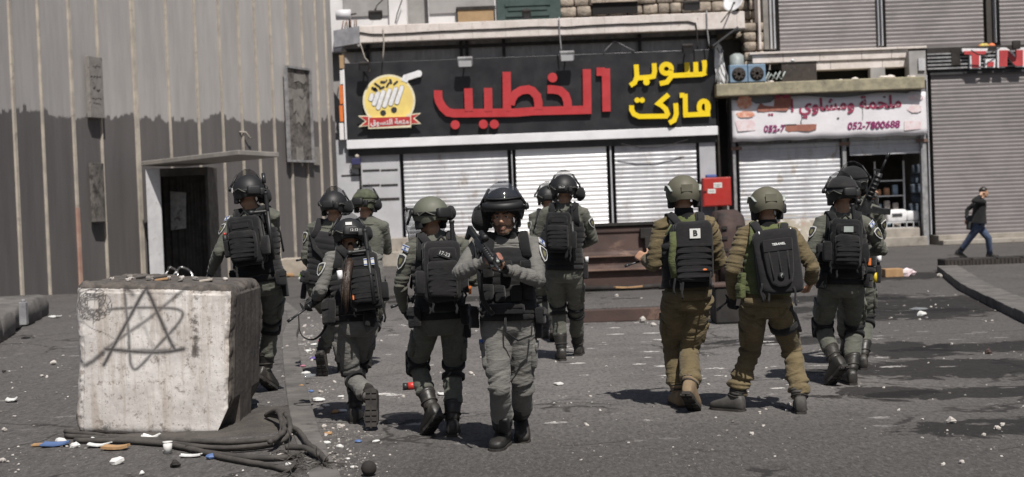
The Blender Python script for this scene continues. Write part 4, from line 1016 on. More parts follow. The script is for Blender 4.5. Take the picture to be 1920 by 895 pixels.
A2 = [(xo, 490), (xo + 85, 262), (xo + 175, 262), (xo + 270, 490), (xo + 170, 490), (xo + 130, 380), (xo + 90, 490)]
sg = thing('shop_letters', OC, 'red block letters with white edges on the louvred fascia at the right', 'sign')
mbw.build('letter_body', M['em_white'], sg); mbr.build('letter_face', m_worn('faded_red_letter', (.50, .065, .07), (.42, .05, .055), 3, .5), sg)
mb = MB(); mb.tube([OC + V((ptc(850, 275)[0], -.34, ptc(850, 275)[1])), OC + V((ptc(930, 330)[0], -.36, ptc(930, 330)[1])), OC + V((ptc(1060, 350)[0], -.34, ptc(1060, 350)[1])), OC + V((ptc(1250, 240)[0], -.3, ptc(1250, 240)[1]))], .02, 5)
tag(mb.build('wire', M['soot']), 'dark wire sagging across the red block letters', 'cable')
mb = MB(); q = ptc(1475, 200); mb.rbox(OC + V((q[0], -.34, q[1])), (.13, .05, .14)); tag(mb.build('street_lamp', M['soot']), 'black lamp hanging over the second red letter', 'lamp')
for k, (x, c, s) in enumerate(((1090, (.6, .5, .1), .09), (1130, (.55, .42, .12), .1), (1220, (.75, .2, .08), .1), (1060, (.6, .25, .12), .06))):
    q = ptc(x, 190); mb = MB(); mb.ell(OC + V((q[0], .2, q[1])), (s * 1.2, s, s)); tag(mb.build('coloured_lump', m_plain('lump%d' % k, c, .6)), ['yellow', 'ochre', 'orange', 'small reddish'][k] + ' lump lying on the fascia top above the red letters', 'debris')
q = ptc(590, 235); mb = MB(); mb.ell(OC + V((q[0], .2, q[1])), (.12, .1, .06)); tag(mb.build('pale_stone', M['stone']), 'pale stone lying on top of the louvred fascia', 'stone')
# lower right shutter and step
o = slats('roller_shutter', 1745, 138, 2040, 430, D + .08, M['shut_grey'], None, .125, .010); tag(o, 'tall grey roller shutter on the street behind the walking man', 'shutter')
mb = MB(); fbox(mb, 1738, 134, 1746, 440, D + .01, .3); mb.build('door_guide', M['galv'], bC)
mb = MB(); mb.bb(xa + .1, xb, D - .02, D + .076, zb4 - .16, zb4 - .05); mb.build('fascia_soffit', M['soffit'], bC)
zst = U(1760, 441, D).z; mb = MB(); mb.bb(xa + .1, xb, D - .35, D + .8, 0, zst); mb.build('door_step', M['step'], bC, .02)
mb = MB(); mb.bb(xa + .1, xb, D - .8, D - .352, 0, zst * .5); mb.build('lower_step', M['step'], bC, .02)

# ================================================================== dumpster and slabs
dd0 = 26.0
xa, xb = U(1086, 480, dd0).x, U(1346, 480, dd0).x
dmp = thing('rusty_skip', V(((xa + xb) / 2, dd0, 0)), 'long overturned rusty red steel skip with ribbed side behind the soldiers', 'skip')
prof = [(0.03, 0), (.06, .03), (.34, 0.0), (.40, -.045), (.44, -.02), (.50, .01), (.62, 0.01), (.66, -.04), (.71, -.02), (.76, .02), (1.10, .05), (1.14, .02), (1.24, .02), (1.26, .12), (1.26, 1.4), (.03, 1.5)]
mb = MB(); n = len(prof)
mb.add([(xa, dd0 + y, z) for z, y in prof] + [(xb, dd0 + y, z) for z, y in prof], [(i, (i + 1) % n, n + (i + 1) % n, n + i) for i in range(n)] + [tuple(range(n)), tuple(range(n, 2 * n))[::-1]])
mb.build('ribbed_body', M['rust'], dmp, .012)
mb = MB(); mb.bb(xa, xb, dd0 - .085, dd0 - .06, .40, .43); mb.bb(xa, xb, dd0 - .075, dd0 - .05, .665, .69); mb.build('rib_highlight', M['rust_pale'], dmp)  # highlight lines along the ribs, put in as paler strips
mb = MB(); mb.bb(xa - .02, xb + .3, dd0 - .02, dd0 + .2, 1.262, 1.32); mb.build('top_rail', M['soot'], dmp)
q = U(1218, 455, dd0); mb = MB(); mb.bb(q.x - .18, q.x + .12, dd0 - .10, dd0 + .1, 1.0, 1.2); mb.box((q.x, dd0 - .08, .92), (.1, .04, .12)); mb.build('lug', M['soot'], dmp, .01)
mb = MB(); xe = U(1402, 480, dd0 - .3).x; rings = []
for x, s in ((xb + .02, 1.0), (xb + .15, 1.03), (xe - .12, 1.03), (xe, .9)):
    rings.append([(x, dd0 + .35 + .62 * s * math.copysign(abs(math.cos(t)) ** .6, math.cos(t)), .74 + .73 * s * math.copysign(abs(math.sin(t)) ** .6, math.sin(t))) for t in [2 * math.pi * k / 28 for k in range(28)]])
mb.solid(rings); mb.build('rounded_end', m_worn('dark_rust', (.075, .045, .040), (.045, .034, .031), 2, .85, .1, .5, 25, .01, .4, (.02, .018, .017), 4), dmp)
mb = MB()
for z in (.5, .72, .95, 1.15):
    for x in (.2, .75): mb.box((xb + (xe - xb) * x, dd0 - .285, z), (.05, .02, .03))
mb.build('end_slot', M['soot'], dmp)
mb = MB(); mb.tube([(xa, dd0 - .1, .07), (xa + 1.0, dd0 - .14, .05), (xb - .9, dd0 - .12, .07), (xb - .3, dd0 - .16, .04)], .05, 8); mb.tube([(xb - 1.2, dd0 - .22, .04), (xb, dd0 - .25, .04), (xb + .3, dd0 - .2, .05)], .035, 7); tag(mb.build('burnt_hose', M['soot']), 'burnt black hose lying along the foot of the rusty skip', 'hose')
g0 = G(1085, 606); xr2 = G(1385, 600).x
mb = MB(); mb.bb(g0.x, xr2, g0.y, g0.y + .05, 0.0, .17); mb.bb(g0.x, xr2, g0.y + .0, g0.y + 1.9, .155, .175)
o = mb.build('fallen_lid', M['rust'], None, .01); tag(o, 'low rusty steel lid lying on the road before the skip', 'lid')
mb = MB(); mb.bb(g0.x + .02, xr2 - .02, g0.y + .15, g0.y + 1.85, .1755, .19); mb.build('dusty_top', M['pave'], o)
q = G(1372, 604); mb = MB(); mb.bb(q.x - .26, q.x + .3, q.y - .3, q.y + .25, 0, .5); o = mb.build('dark_crate', M['soot'], None, .03); tag(o, 'dark sooty crate at the right end of the fallen rusty lid', 'crate')
mb = MB(); mb.bb(q.x - .28, q.x + .32, q.y - .32, q.y + .27, .5, .54); mb.build('lid', M['rust'], o, .01)
# dark slabs across the far end of the right pavement
for k in range(5):
    a = G(1772 + k * 52, 510 - 1.2 * k + .0, .0); mb = MB(); y0 = G(1772, 510).y
    mb.bb(a.x, a.x + .62, y0, y0 + .5, 0.0, .26)
    o = mb.build('rubber_kerb', M['soot'], None, .02); tag(o, 'dark ribbed rubber kerb piece in the row behind the right pavement', 'kerb piece', 'row of rubber kerb pieces')
    mb = MB()
    for i in range(7): mb.bb(a.x + .05 + i * .08, a.x + .09 + i * .08, y0 - .015, y0 - .001, .03, .23)
    mb.build('rib', M['rust_dark'], o)
# ================================================================== people
def smooth01(x): x = max(0., min(1., x)); return x * x * (3 - 2 * x)
TT = [(-.22, .085, .095), (-.12, .150, .125), (0, .172, .132), (.15, .164, .120), (.35, .157, .112), (.55, .170, .120), (.75, .180, .122), (.88, .165, .105), (.97, .105, .082), (1.05, .066, .066)]
def tw(t):
    for i in range(len(TT) - 1):
        if t <= TT[i + 1][0] or i == len(TT) - 2:
            f = (t - TT[i][0]) / (TT[i + 1][0] - TT[i][0]); return TT[i][1] + f * (TT[i + 1][1] - TT[i][1]), TT[i][2] + f * (TT[i + 1][2] - TT[i][2])
def yawv(a): return V((math.sin(R(a)), math.cos(R(a)), 0))
def ik(a, c, l1, l2, pole):
    d = c - a; L = d.length; u = d.normalized()
    if L >= (l1 + l2) * .998: return a + d * (l1 / (l1 + l2)), L / (l1 + l2)
    x = (l1 * l1 - l2 * l2 + L * L) / (2 * L); h = math.sqrt(max(0, l1 * l1 - x * x))
    q = pole - a; q = q - u * q.dot(u)
    if q.length < 1e-4: q = V((0, 1, 0)) - u * u.y
    return a + u * x + q.normalized() * h, L / (l1 + l2)

class Person:
    def __init__(s, label, d, k, pel, neck, head, yh=0, ys=None, hyaw=None, hpitch=0, gz=0.0, group=None):
        s.d, s.k, s.gz = d, k, gz; s.yh = yh; s.ys = yh if ys is None else ys; s.hyaw = s.ys if hyaw is None else hyaw
        s.P = U(pel[0], pel[1], d + (pel[2] if len(pel) > 2 else 0)); s.N = U(neck[0], neck[1], d + (neck[2] if len(neck) > 2 else 0))
        s.up = (s.N - s.P).normalized(); s.L = (s.N - s.P).length
        fh, fs = yawv(s.yh), yawv(s.ys)
        s.rh = V((fh.y, -fh.x, 0)); s.rs = V((fs.y, -fs.x, 0)); s.fh = fh; s.fs = fs
        hd = U(head[0], head[1], d + (head[2] if len(head) > 2 else 0)); s.H = hd
        f = yawv(s.hyaw); p = R(hpitch); s.hf = f * math.cos(p) + Z * math.sin(p); s.hr = V((f.y, -f.x, 0)); s.hu = s.hr.cross(s.hf)
        if len(head) > 3:
            a = R(head[3]); r0, u0 = s.hr.copy(), s.hu.copy(); s.hr = r0 * math.cos(a) + u0 * math.sin(a); s.hu = u0 * math.cos(a) - r0 * math.sin(a)
        s.root = thing('person', V((s.P.x, s.P.y, gz)), label, 'person', group)
        s.mb = MB(); s.segs = []; s.legs = {}; s.arms = {}; s.info = []
        s.extra_smooth = 0
    def ax(s, t):
        t = max(0, min(1, t)); r = (s.rh * (1 - t) + s.rs * t); r = (r - s.up * r.dot(s.up)).normalized(); return r, s.up.cross(r)
    def spine(s, t): return s.P + (s.N - s.P) * t + s.ax(t)[1] * (-.012 * math.sin(max(0, min(1, t)) * math.pi))
    def tp(s, t, ang, off=0.0, wk=1.0):
        """point on the torso; 0 right, 90 front, 180 left, 270 back"""
        r, f = s.ax(t); w, dp = tw(t); c, sn = math.cos(R(ang)), math.sin(R(ang)); e = .82
        return s.spine(t) + r * ((w * s.k * wk + off) * math.copysign(abs(c) ** e, c)) + f * ((dp * s.k + off) * math.copysign(abs(sn) ** e, sn))
    def ring(s, t, off=0, wk=1.0, n=28, k2=None): return [s.tp(t, 360 * i / n, off if k2 is None else off + k2(360 * i / n), wk) for i in range(n)]
    def fr(s, t, ang, off=0.0):
        p = s.tp(t, ang, off); r, f = s.ax(t); n = (r * math.cos(R(ang)) + f * math.sin(R(ang))).normalized(); return p, s.up.cross(n), n, s.up
    # ---- limbs
    def leg(s, side, foot, yaw, pitch=0, contact='heel', knee=None, free=None, boot='boot', thick=1.0, tall=True):
        k = s.k; sg = 1 if side == 'R' else -1
        hip = s.P - s.up * .03 + s.rh * (sg * .092 * k)
        f = yawv(yaw); p = R(pitch); t = f * math.cos(p) - Z * math.sin(p); u = f * math.sin(p) + Z * math.cos(p)
        if free: an = U(free[0], free[1], s.d + free[2])
        else:
            c = G(foot[0], foot[1], s.gz); dl = max(-.7, min(.7, c.y - s.d))
            if abs(c.y - s.d) > .7: c = U(foot[0], foot[1], s.d + dl); c.z = s.gz
            an = c + u * (.088 * k) + (t * (.085 * k) if contact == 'heel' else -t * (.185 * k))
        pole = U(knee[0], knee[1], s.d + knee[2]) if knee else hip + s.fh * .5 - Z * .4
        kn, st = ik(hip, an, .435 * k, .425 * k, pole); s.info.append('%s leg %.2f' % (side, st))
        s.legs[side] = (hip, kn, an, t, u, f)
        q = thick * k * 1.0; dn = (an - kn).normalized()
        top = .62 if tall else .80
        pts = [hip + Z * .04, hip.lerp(kn, .3), hip.lerp(kn, .65), kn, kn.lerp(an, .22), kn.lerp(an, top - .16), kn.lerp(an, top - .04), kn.lerp(an, top + .02), kn.lerp(an, top + .06), an]
        s.mb.tube(pts, [.098 * q, .095 * q, .085 * q, .073 * q, .072 * q, .073 * q, .075 * q, .068 * q, .046 * q, .040 * q], 14)
        s.mb.ell(kn, (.069 * q, .069 * q, .075 * q))
        s.segs += [(hip, kn, .098 * q, .07 * q, 0, 'leg'), (kn, kn.lerp(an, .85), .07 * q, .06 * q, 0, 'leg'), (kn.lerp(an, .88), an + t * .1, .045, .045, 3, 'foot')]
        s.mb.tube([an - u * .03 - t * .03, an - u * .045 + t * .06, an - u * .055 + t * .13], [.036 * k, .036 * k, .026 * k], 10)
        s.boot(an, t, u, M[boot], kn, .170 if tall else .085)
        return s
    def boot(s, an, t, u, mat, kn, sh=.17):
        k = s.k * 1.04; side = t.cross(u); mb = MB(); up = (kn - an).normalized(); rings = []
        for z, a, b in ((sh, .062, .064), (sh * .92, .064, .066), (sh * .7, .060, .062), (sh * .45, .057, .059), (.05, .054, .058), (.02, .052, .062)):
            c = an + up * (z * k) - t * (.008 * k); rings.append([c + side * (a * k * math.cos(q)) + (t - up * t.dot(up)).normalized() * (b * k * math.sin(q)) for q in [2 * math.pi * i / 18 for i in range(18)]])
        mb.solid(rings[::-1])
        rings = []
        for x, w, h, z0 in ((-.088, .028, .085, .012), (-.078, .038, .11, .0), (-.03, .043, .13, 0), (.02, .045, .12, 0), (.06, .047, .098, 0), (.10, .051, .080, 0), (.14, .052, .068, 0), (.175, .046, .058, 0), (.198, .028, .044, .006)):
            c = an + t * (x * k) - u * (.078 * k); rr = []
            for i in range(16):
                q = 2 * math.pi * i / 16; cx, sx = math.cos(q), math.sin(q)
                rr.append(c + side * (w * k * math.copysign(abs(cx) ** .75, cx)) + u * ((z0 + (h - z0) * (.5 + .5 * math.copysign(abs(sx) ** .6, sx))) * k))
            rings.append(rr)
        mb.solid(rings); o = mb.build('boot', mat, s.root, 0, True)
        mb = MB(); out = [(-.09, .03), (-.06, .042), (0, .044), (.05, .044), (.11, .055), (.16, .052), (.195, .036), (.207, .012)]
        out = out + [(x, -y) for x, y in out[::-1]]
        mb.prism([(x * k, y * k) for x, y in out], an - u * (.090 * k), (t, side, u), .022 * k)
        for i in range(7):
            x = -.07 + i * .042
            if i == 2: continue
            for y in (-.024, .024): mb.box(an + t * (x * k) + side * (y * k) - u * (.093 * k), (.014 * k, .018 * k, .006 * k), (t, side, u))
        mb.build('sole', M['rubber'], o)
        mb = MB(); top = an + up * (.185 * k)
        for z in (sh * .86, sh * .42): mb.tube([an + up * (z * k) - t * (.008 * k) + side * (.060 * k * math.cos(q)) + (t - up * t.dot(up)).normalized() * (.062 * k * math.sin(q)) for q in [2 * math.pi * i / 16 for i in range(17)]], .006, 6)
        mb.build('boot_seam', M['rubber'], o)
    def arm(s, side, wrist, elbow, hdir=None, palm=None, curl=1.0, glove=1, thick=1.0, hand=True):
        k = s.k; sg = 1 if side == 'R' else -1
        r, f = s.ax(.9); sh = s.spine(.9) + r * (sg * .180 * k) + s.up * .005
        wr = U(wrist[0], wrist[1], s.d + wrist[2]); pole = U(elbow[0], elbow[1], s.d + elbow[2])
        el, st = ik(sh, wr, .295 * k, .265 * k, pole); s.info.append('%s arm %.2f' % (side, st))
        q = thick * k * .92
        s.mb.ell(sh - r * (sg * .02), (.068 * q, .068 * q, .066 * q))
        s.mb.tube([sh - r * (sg * .06 * k) + s.up * .02, sh, sh.lerp(el, .35), sh.lerp(el, .7), el, el.lerp(wr, .25), el.lerp(wr, .6), el.lerp(wr, .93)], [.062 * q, .069 * q, .067 * q, .060 * q, .056 * q, .058 * q, .050 * q, .040 * q], 12)
        s.mb.ell(el, (.055 * q, .055 * q, .055 * q))
        s.segs += [(sh, el, .068 * q, .056 * q, 0, 'arm'), (el, el.lerp(wr, .93), .056 * q, .042 * q, 0, 'arm')]
        s.arms[side] = (sh, el, wr)
        if hand:
            d = (wr - el).normalized() if hdir is None else V(hdir).normalized()
            pn = V(palm) if palm is not None else -r * sg
            pn = (pn - d * pn.dot(d)).normalized(); ac = d.cross(pn)           # across the knuckles
            if ac.dot(s.fs) <= 0: ac = -ac
            h = k * 1.0; g = glove
            s.mb.rbox(wr + d * (.045 * h), (.040 * h, .016 * h, .050 * h), (ac, pn, d), 0, .6, 14, .3)
            s.mb.tube([el.lerp(wr, .85), wr, wr + d * .03], [.034 * h, .031 * h, .030 * h], 10)
            s.segs += [(el.lerp(wr, .94), wr + d * .09 * h, .03, .036, g, 'hand')]
            for i, (off, ln) in enumerate(((.030, .93), (.010, 1.0), (-.010, .95), (-.030, .78))):
                p = wr + d * (.088 * h) + ac * (off * h); a = .25 + .12 * i; pts = [p - d * .02, p]
                for ll in (.040, .027, .022):
                    a += curl * .62; dr = d * math.cos(a) + pn * math.sin(a); p = p + dr * (ll * ln * h); pts.append(p)
                s.mb.tube(pts, [.0100 * h, .0102 * h, .0095 * h, .0088 * h, .0078 * h], 8)
                gg = g if g != 5 else 1
                s.segs += [(pts[1], pts[2], .010, .010, gg if g != 5 else 1, 'hand'), (pts[2], pts[-1], .010, .009, 2 if g == 5 else g, 'hand')]
            p = wr + d * (.022 * h) + ac * (.034 * h); pts = [p - ac * .01, p]
            for ll, x in ((.042, .55), (.032, .8), (.022, .95)):
                dr = (ac * (1 - x * .75) + d * x * .8 + pn * (.35 * curl)).normalized(); p = p + dr * (ll * h); pts.append(p)
            s.mb.tube(pts, [.012 * h, .0125 * h, .0115 * h, .010 * h, .0085 * h], 8)
            s.segs += [(pts[1], pts[-1], .012, .010, 2 if g == 5 else g, 'hand')]
        return s
    def body(s, mats, vox=.0085, skin_neck=True, wrinkle=1.0, beard=False):
        k = s.k; mb = s.mb
        mb.solid([s.ring(t) for t in (-.2, -.12, -.05, 0, .08, .15, .25, .35, .45, .55, .65, .75, .83, .88, .93, .97, 1.01, 1.05)])
        s.segs += [(s.P - s.up * .05, s.spine(.85), .13 * k, .13 * k, 0, 'torso'), (s.spine(.9), s.spine(1.06), .13 * k, .060 * k, 0, 'torso')]
        H, r, f, u = s.H, s.hr, s.hf, s.hu; A = (r, f, u); h = k
        # trapezius, collar, neck
        nk = s.spine(1.0); jaw = H - u * (.07 * h) - f * (.02 * h)
        mb.tube([s.spine(.92), nk + (jaw - nk) * .3, jaw, H], [.075 * k, .060 * k, .056 * k, .05 * k], 14)
        s.segs += [(nk + (jaw - nk) * .45, jaw, .056, .056, 2, 'head'), (H - u * .02, H + u * .05, .085, .085, 2, 'head'), (H + f * .03 - u * .03, H + f * .05 - u * .09, .06, .04, 2, 'head')]
        for sg in (-1, 1):
            ra, fa = s.ax(.9); mb.tube([s.spine(1.02) + ra * (sg * .03), s.spine(.96) + ra * (sg * .10 * k), s.spine(.9) + ra * (sg * .18 * k)], [.05 * k, .055 * k, .055 * k], 10)
        def hp(x, y, z): return H + r * (x * h) + f * (y * h) + u * (z * h)
        s.hp = hp
        mb.ell(hp(0, -.012, .035), (.074 * h, .094 * h, .082 * h), A)
        mb.ell(hp(0, .028, -.035), (.060 * h, .058 * h, .080 * h), A)
        mb.ell(hp(0, .062, -.098), (.027 * h, .024 * h, .020 * h), A)
        for sg in (-1, 1):
            mb.tube([hp(sg * .052, .0, -.045), hp(sg * .043, .035, -.083), hp(sg * .012, .065, -.103)], [.020 * h, .018 * h, .018 * h], 8)
            mb.ell(hp(sg * .040, .062, -.022), (.020 * h, .018 * h, .018 * h), A)
            mb.ell(hp(sg * .079, -.005, -.012), (.010 * h, .019 * h, .031 * h), A)
        mb.tube([hp(-.045, .068, .020), hp(-.022, .083, .024), hp(0, .086, .020), hp(.022, .083, .024), hp(.045, .068, .020)], .010 * h, 8)
        mb.tube([hp(0, .080, .018), hp(0, .097, -.008), hp(0, .106, -.026), hp(0, .092, -.040)], [.009 * h, .011 * h, .014 * h, .012 * h], 8)
        for sg in (-1, 1): mb.ell(hp(sg * .012, .090, -.033), (.009 * h, .010 * h, .008 * h), A)
        mb.tube([hp(-.022, .076, -.066), hp(0, .088, -.062), hp(.022, .076, -.066)], [.006 * h, .0085 * h, .006 * h], 8)
        mb.tube([hp(-.020, .074, -.076), hp(0, .086, -.078), hp(.020, .074, -.076)], [.006 * h, .0095 * h, .006 * h], 8)
        # one continuous surface
        tmp = mb.build('body', mats, None); md = tmp.modifiers.new('r', 'REMESH'); md.mode = 'VOXEL'; md.voxel_size = vox; md.use_smooth_shade = True
        dg = bpy.context.evaluated_depsgraph_get(); me = bpy.data.meshes.new_from_object(tmp.evaluated_get(dg)); old = tmp.data
        bpy.data.objects.remove(tmp); bpy.data.meshes.remove(old)
        n = len(me.vertices); co = np.empty(n * 3, np.float32); me.vertices.foreach_get('co', co); co = co.reshape(-1, 3).astype(float)
        ed = np.empty(len(me.edges) * 2, np.int32); me.edges.foreach_get('vertices', ed); ed = ed.reshape(-1, 2)
        best = np.full(n, 1e9); idx = np.zeros(n, int)
        for i, (a, b, ra, rb, mi, kd) in enumerate(s.segs):
            a = np.array(a); ab = np.array(b) - a; t = np.clip(((co - a) @ ab) / (ab @ ab + 1e-9), 0, 1)
            dd = np.linalg.norm(co - (a + t[:, None] * ab), axis=1) - (ra + (rb - ra) * t); q = dd < best; best[q] = dd[q]; idx[q] = i
        kinds = np.array([x[5] for x in s.segs])[idx]; fine = (kinds == 'hand') | (kinds == 'head')
        deg = np.zeros(n); np.add.at(deg, ed[:, 0], 1); np.add.at(deg, ed[:, 1], 1); deg = np.maximum(deg, 1)
        for it in range(7):
            ac = np.zeros_like(co); np.add.at(ac, ed[:, 0], co[ed[:, 1]]); np.add.at(ac, ed[:, 1], co[ed[:, 0]])
            lam = np.where(fine, .5 if it < 2 else 0.0, .5)[:, None]; co = co + lam * (ac / deg[:, None] - co)
        me.vertices.foreach_set('co', co.astype(np.float32).ravel()); me.update()
        nr = np.empty(n * 3, np.float32); me.vertices.foreach_get('normal', nr); nr = nr.reshape(-1, 3)
        if wrinkle > 0:
            disp = np.zeros(n); sd = V((s.P.x * 7.3, s.d * 3.1, 0))
            for i, (a, b, ra, rb, mi, kd) in enumerate(s.segs):
                if kd not in ('leg', 'arm', 'torso'): continue
                ii = np.nonzero(idx == i)[0]
                if len(ii) == 0: continue
                ax_ = (b - a); L = ax_.length; ax_.normalize(); A3 = np.array(ax_); rel = co[ii] - np.array(a); sv = rel @ A3; pe = rel - sv[:, None] * A3
                fq = {'leg': (2.8, 13), 'arm': (3.2, 18), 'torso': (2.6, 9)}[kd]
                tl = rel @ np.array(V((.3, .2, .1)))
                Q = pe * fq[0] + A3 * ((sv + .35 * (pe @ np.array((.8, .5, .3))))[:, None] * fq[1])
                jw = np.exp(-(sv / .09) ** 2) + np.exp(-((sv - L) / .10) ** 2)
                am = {'leg': .0130, 'arm': .0085, 'torso': .008}[kd] * (.55 + .75 * np.minimum(1, jw)) * wrinkle
                for j, vi in enumerate(ii):
                    q = V(Q[j]) + sd + V((i * 3.7, 0, 0)); n1 = noise.noise(q); n2 = noise.noise(q * 1.9 + V((5, 3, 1))); cl = .35 + 1.1 * smooth01(.5 + .9 * noise.noise(V(rel[j]) * 4 + sd))
                    disp[vi] = am[j] * cl * (2.6 * min(abs(n1), .42) - .5 + .55 * (abs(n2) * 2.2 - .4))
            co = co + nr * disp[:, None]
            ac = np.zeros_like(co); np.add.at(ac, ed[:, 0], co[ed[:, 1]]); np.add.at(ac, ed[:, 1], co[ed[:, 0]])
            co = co + np.where(fine, 0, .25)[:, None] * (ac / deg[:, None] - co)
        vm = np.array([x[4] for x in s.segs])[idx]
        if beard or s.bearded:
            rel = co - np.array(H); x = rel @ np.array(r) / h; y = rel @ np.array(f) / h; z = rel @ np.array(u) / h
            bd = (kinds == 'head') & (((z < -.052) & (z > -.115) & (y > .0) & ~((np.abs(x) < .018) & (z > -.079) & (z < -.062))) | ((np.abs(x) > .056) & (z < -.03) & (z > -.1) & (y > -.005)) | ((np.abs(x) < .034) & (z < -.046) & (z > -.060) & (y > .06)))
            vm[bd] = 4
            lp = (kinds == 'head') & (np.abs(x) < .017) & (z <= -.063) & (z > -.078) & (y > .07); vm[lp] = 5
            eb = (kinds == 'head') & (np.abs(x) < .045) & (np.abs(x) > .010) & (z > .016) & (z < .031) & (y > .06); vm[eb] = 4
        co -= np.array(s.root.location)
        me.vertices.foreach_set('co', co.astype(np.float32).ravel())
        lv = np.empty(len(me.loops), np.int32); me.loops.foreach_get('vertex_index', lv)
        ls = np.empty(len(me.polygons), np.int32); me.polygons.foreach_get('loop_start', ls)
        me.materials.clear()
        for q in mats: me.materials.append(q)
        me.polygons.foreach_set('material_index', vm[lv[ls]].astype(np.int32)); me.polygons.foreach_set('use_smooth', np.ones(len(ls), bool))
        me.update(); o = bpy.data.objects.new('body', me); COL.objects.link(o); o.parent = s.root; s.bodyo = o
        # collar
        print('PERSON', s.root['label'][:40], 'torso %.2f' % s.L, s.info, n)
        return s
    bearded = False
    def collar(s, mat):
        mb = MB(); rings = []
        for t, o in ((.94, .012), (1.0, .014), (1.045, .012), (1.05, .004), (1.0, .002)): rings.append(s.ring(t, o, .98, 22))
        mb.loft(rings, 0, False); mb.build('collar', mat, s.root); return s
    def eyes(s):
        for sg in (-1, 1):
            mb = MB(); mb.ell(s.hp(sg * .030, .067, .003), (.0125 * s.k,) * 3, (s.hr, s.hf, s.hu), 12, 8); e = mb.build('eye', M['eye_white'], s.root)
            mb = MB(); mb.ell(s.hp(sg * .030, .0775, .003), (.0065 * s.k, .004 * s.k, .0065 * s.k), (s.hr, s.hf, s.hu), 10, 6); mb.build('iris', M['iris'], e)
            mb = MB(); mb.tube([s.hp(sg * (.030 + x), .0785 - abs(x) * .22, .0105 - abs(x) * .15) for x in (-.015, -.007, 0, .007, .015)], .0035, 6); mb.build('eyelid', M['skin'], e)
            mb = MB(); mb.tube([s.hp(sg * .013, .090, .023), s.hp(sg * .030, .0875, .028), s.hp(sg * .047, .074, .022)], [.004, .005, .003], 6); mb.build('eyebrow', M['hair'], s.root)
        return s
    def hair(s, mat, top=True):
        mb = MB(); c = s.hp(0, -.018, .042); rings = []
        for i in range(8):
            lt = R(-40 + 128 * i / 7); rr = []
            for j in range(20):
                a = 2 * math.pi * j / 20; e = math.sin(a); l2 = lt if e < .2 else lt + R(58) * smooth01((e - .2) / .5) * (1 - i / 7)
                rr.append(c + s.hr * (.082 * s.k * math.cos(l2) * math.cos(a)) + s.hf * (.102 * s.k * math.cos(l2) * math.sin(a)) + s.hu * (.092 * s.k * math.sin(l2)))
            rings.append(rr)
        mb.solid(rings); mb.build('hair', mat, s.root); return s
    # ---- kit
    def helmet(s, style, shell, cover=None, cups=True):
        k = s.k * (1.06 if cups else 1.09); c = s.hp(0, -.012, .034 if cups else .040); r, f, u = s.hr, s.hf, s.hu
        def sp(az, lt, g=0.0):
            return c + r * ((.125 * k + g) * math.cos(lt) * math.sin(az)) + f * (((.134 if math.cos(az) > 0 else .146) * k + g) * math.cos(lt) * math.cos(az)) + u * ((.128 * k + g) * math.sin(lt))
        def edge(az):
            a = abs((az + math.pi) % (2 * math.pi) - math.pi)     # 0 front .. pi back
            h = .026 - .089 * smooth01((a - .7) / .8) + .016 * smooth01((a - 2.2) / .6)
            return math.asin(max(-.9, min(.9, h / .128)))
        n = 32; mb = MB(); rings = [[sp(2 * math.pi * j / n, edge(2 * math.pi * j / n), -.014) for j in range(n)], [sp(2 * math.pi * j / n, edge(2 * math.pi * j / n) - .03, .001) for j in range(n)]]
        for i in range(11):
            q = i / 10; rings.append([sp(2 * math.pi * j / n, edge(2 * math.pi * j / n) + (R(89) - edge(2 * math.pi * j / n)) * q, .0) for j in range(n)])
        mb.solid(rings); hel = mb.build('helmet', shell, s.root)
        s.hel = hel; s.hsp = sp
        # padding and strap below the shell
        mb = MB()
        for sg in (-1, 1):
            mb.tube([sp(sg * 1.5, -.35, -.012), s.hp(sg * .072, .02, -.06), s.hp(sg * .03, .055, -.112), s.hp(0, .06, -.118)], .008, 6, 0, True, .5)
            mb.tube([sp(sg * 2.4, -.3, -.015), s.hp(sg * .07, -.0, -.06)], .008, 6, 0, True, .5)
        mb.build('chin_strap', M['black_cloth'] if cups else M['strap_pale'], hel)
        mb = MB(); rr = []
        for lt, g in ((-.05, -.016), (-.35, -.020), (-.55, -.034)): rr.append([sp(1.1 + (2 * math.pi - 2.2) * j / 20, lt, g) for j in range(21)])
        mb.loft(rr, 0, False, True, False); o = mb.build('nape_pad', M['black_cloth'], hel); o.modifiers.new('s', 'SOLIDIFY').thickness = .016
        if style == 'plain':
            for sg in (-1, 1):
                mb = MB(); pts = [sp(sg * a, l, .008) for a, l in ((1.1, .15), (1.5, .42), (1.9, .38), (2.25, .08))]; mb.tube(pts, .012, 8, 0, True, .5); mb.build('side_rail', M['pale_rail'], hel)
                mb = MB(); mb.rbox(s.hp(sg * .098, -.01, -.03), (.024, .042, .055), (r, f, u), 0, .7); mb.build('ear_cup', M['char_cloth'], hel)
            mb = MB(); mb.box(sp(math.pi, .25, .004), (.045, .003, .028), (r, f, u)); mb.build('back_pad', shell, hel)
        else:
            # strap band around the shell
            mb = MB(); rr = []
            for l, g in ((.02, .002), (.05, .007), (.20, .007), (.23, .002)): rr.append([sp(2 * math.pi * j / 36, l - .16 * (1 - math.cos(2 * math.pi * j / 36)) / 2, g) for j in range(36)])
            mb.loft(rr, 0, False); mb.build('strap_band', M['shell_black'] if style != 'down' else M['black_cloth'], hel)
            for sg in (-1, 1):
                if cups: mb = MB(); mb.rbox(s.hp(sg * .104, -.005, -.022), (.020, .042, .052), (r, f, u), 0, .7); mb.build('ear_cup', M['shell_black'], hel)
                mb = MB(); mb.tube([sp(sg * 1.45, .12, .014), sp(sg * 1.45, .12, .034)], .022, 12); mb.build('hinge', M['shell_black'], hel)
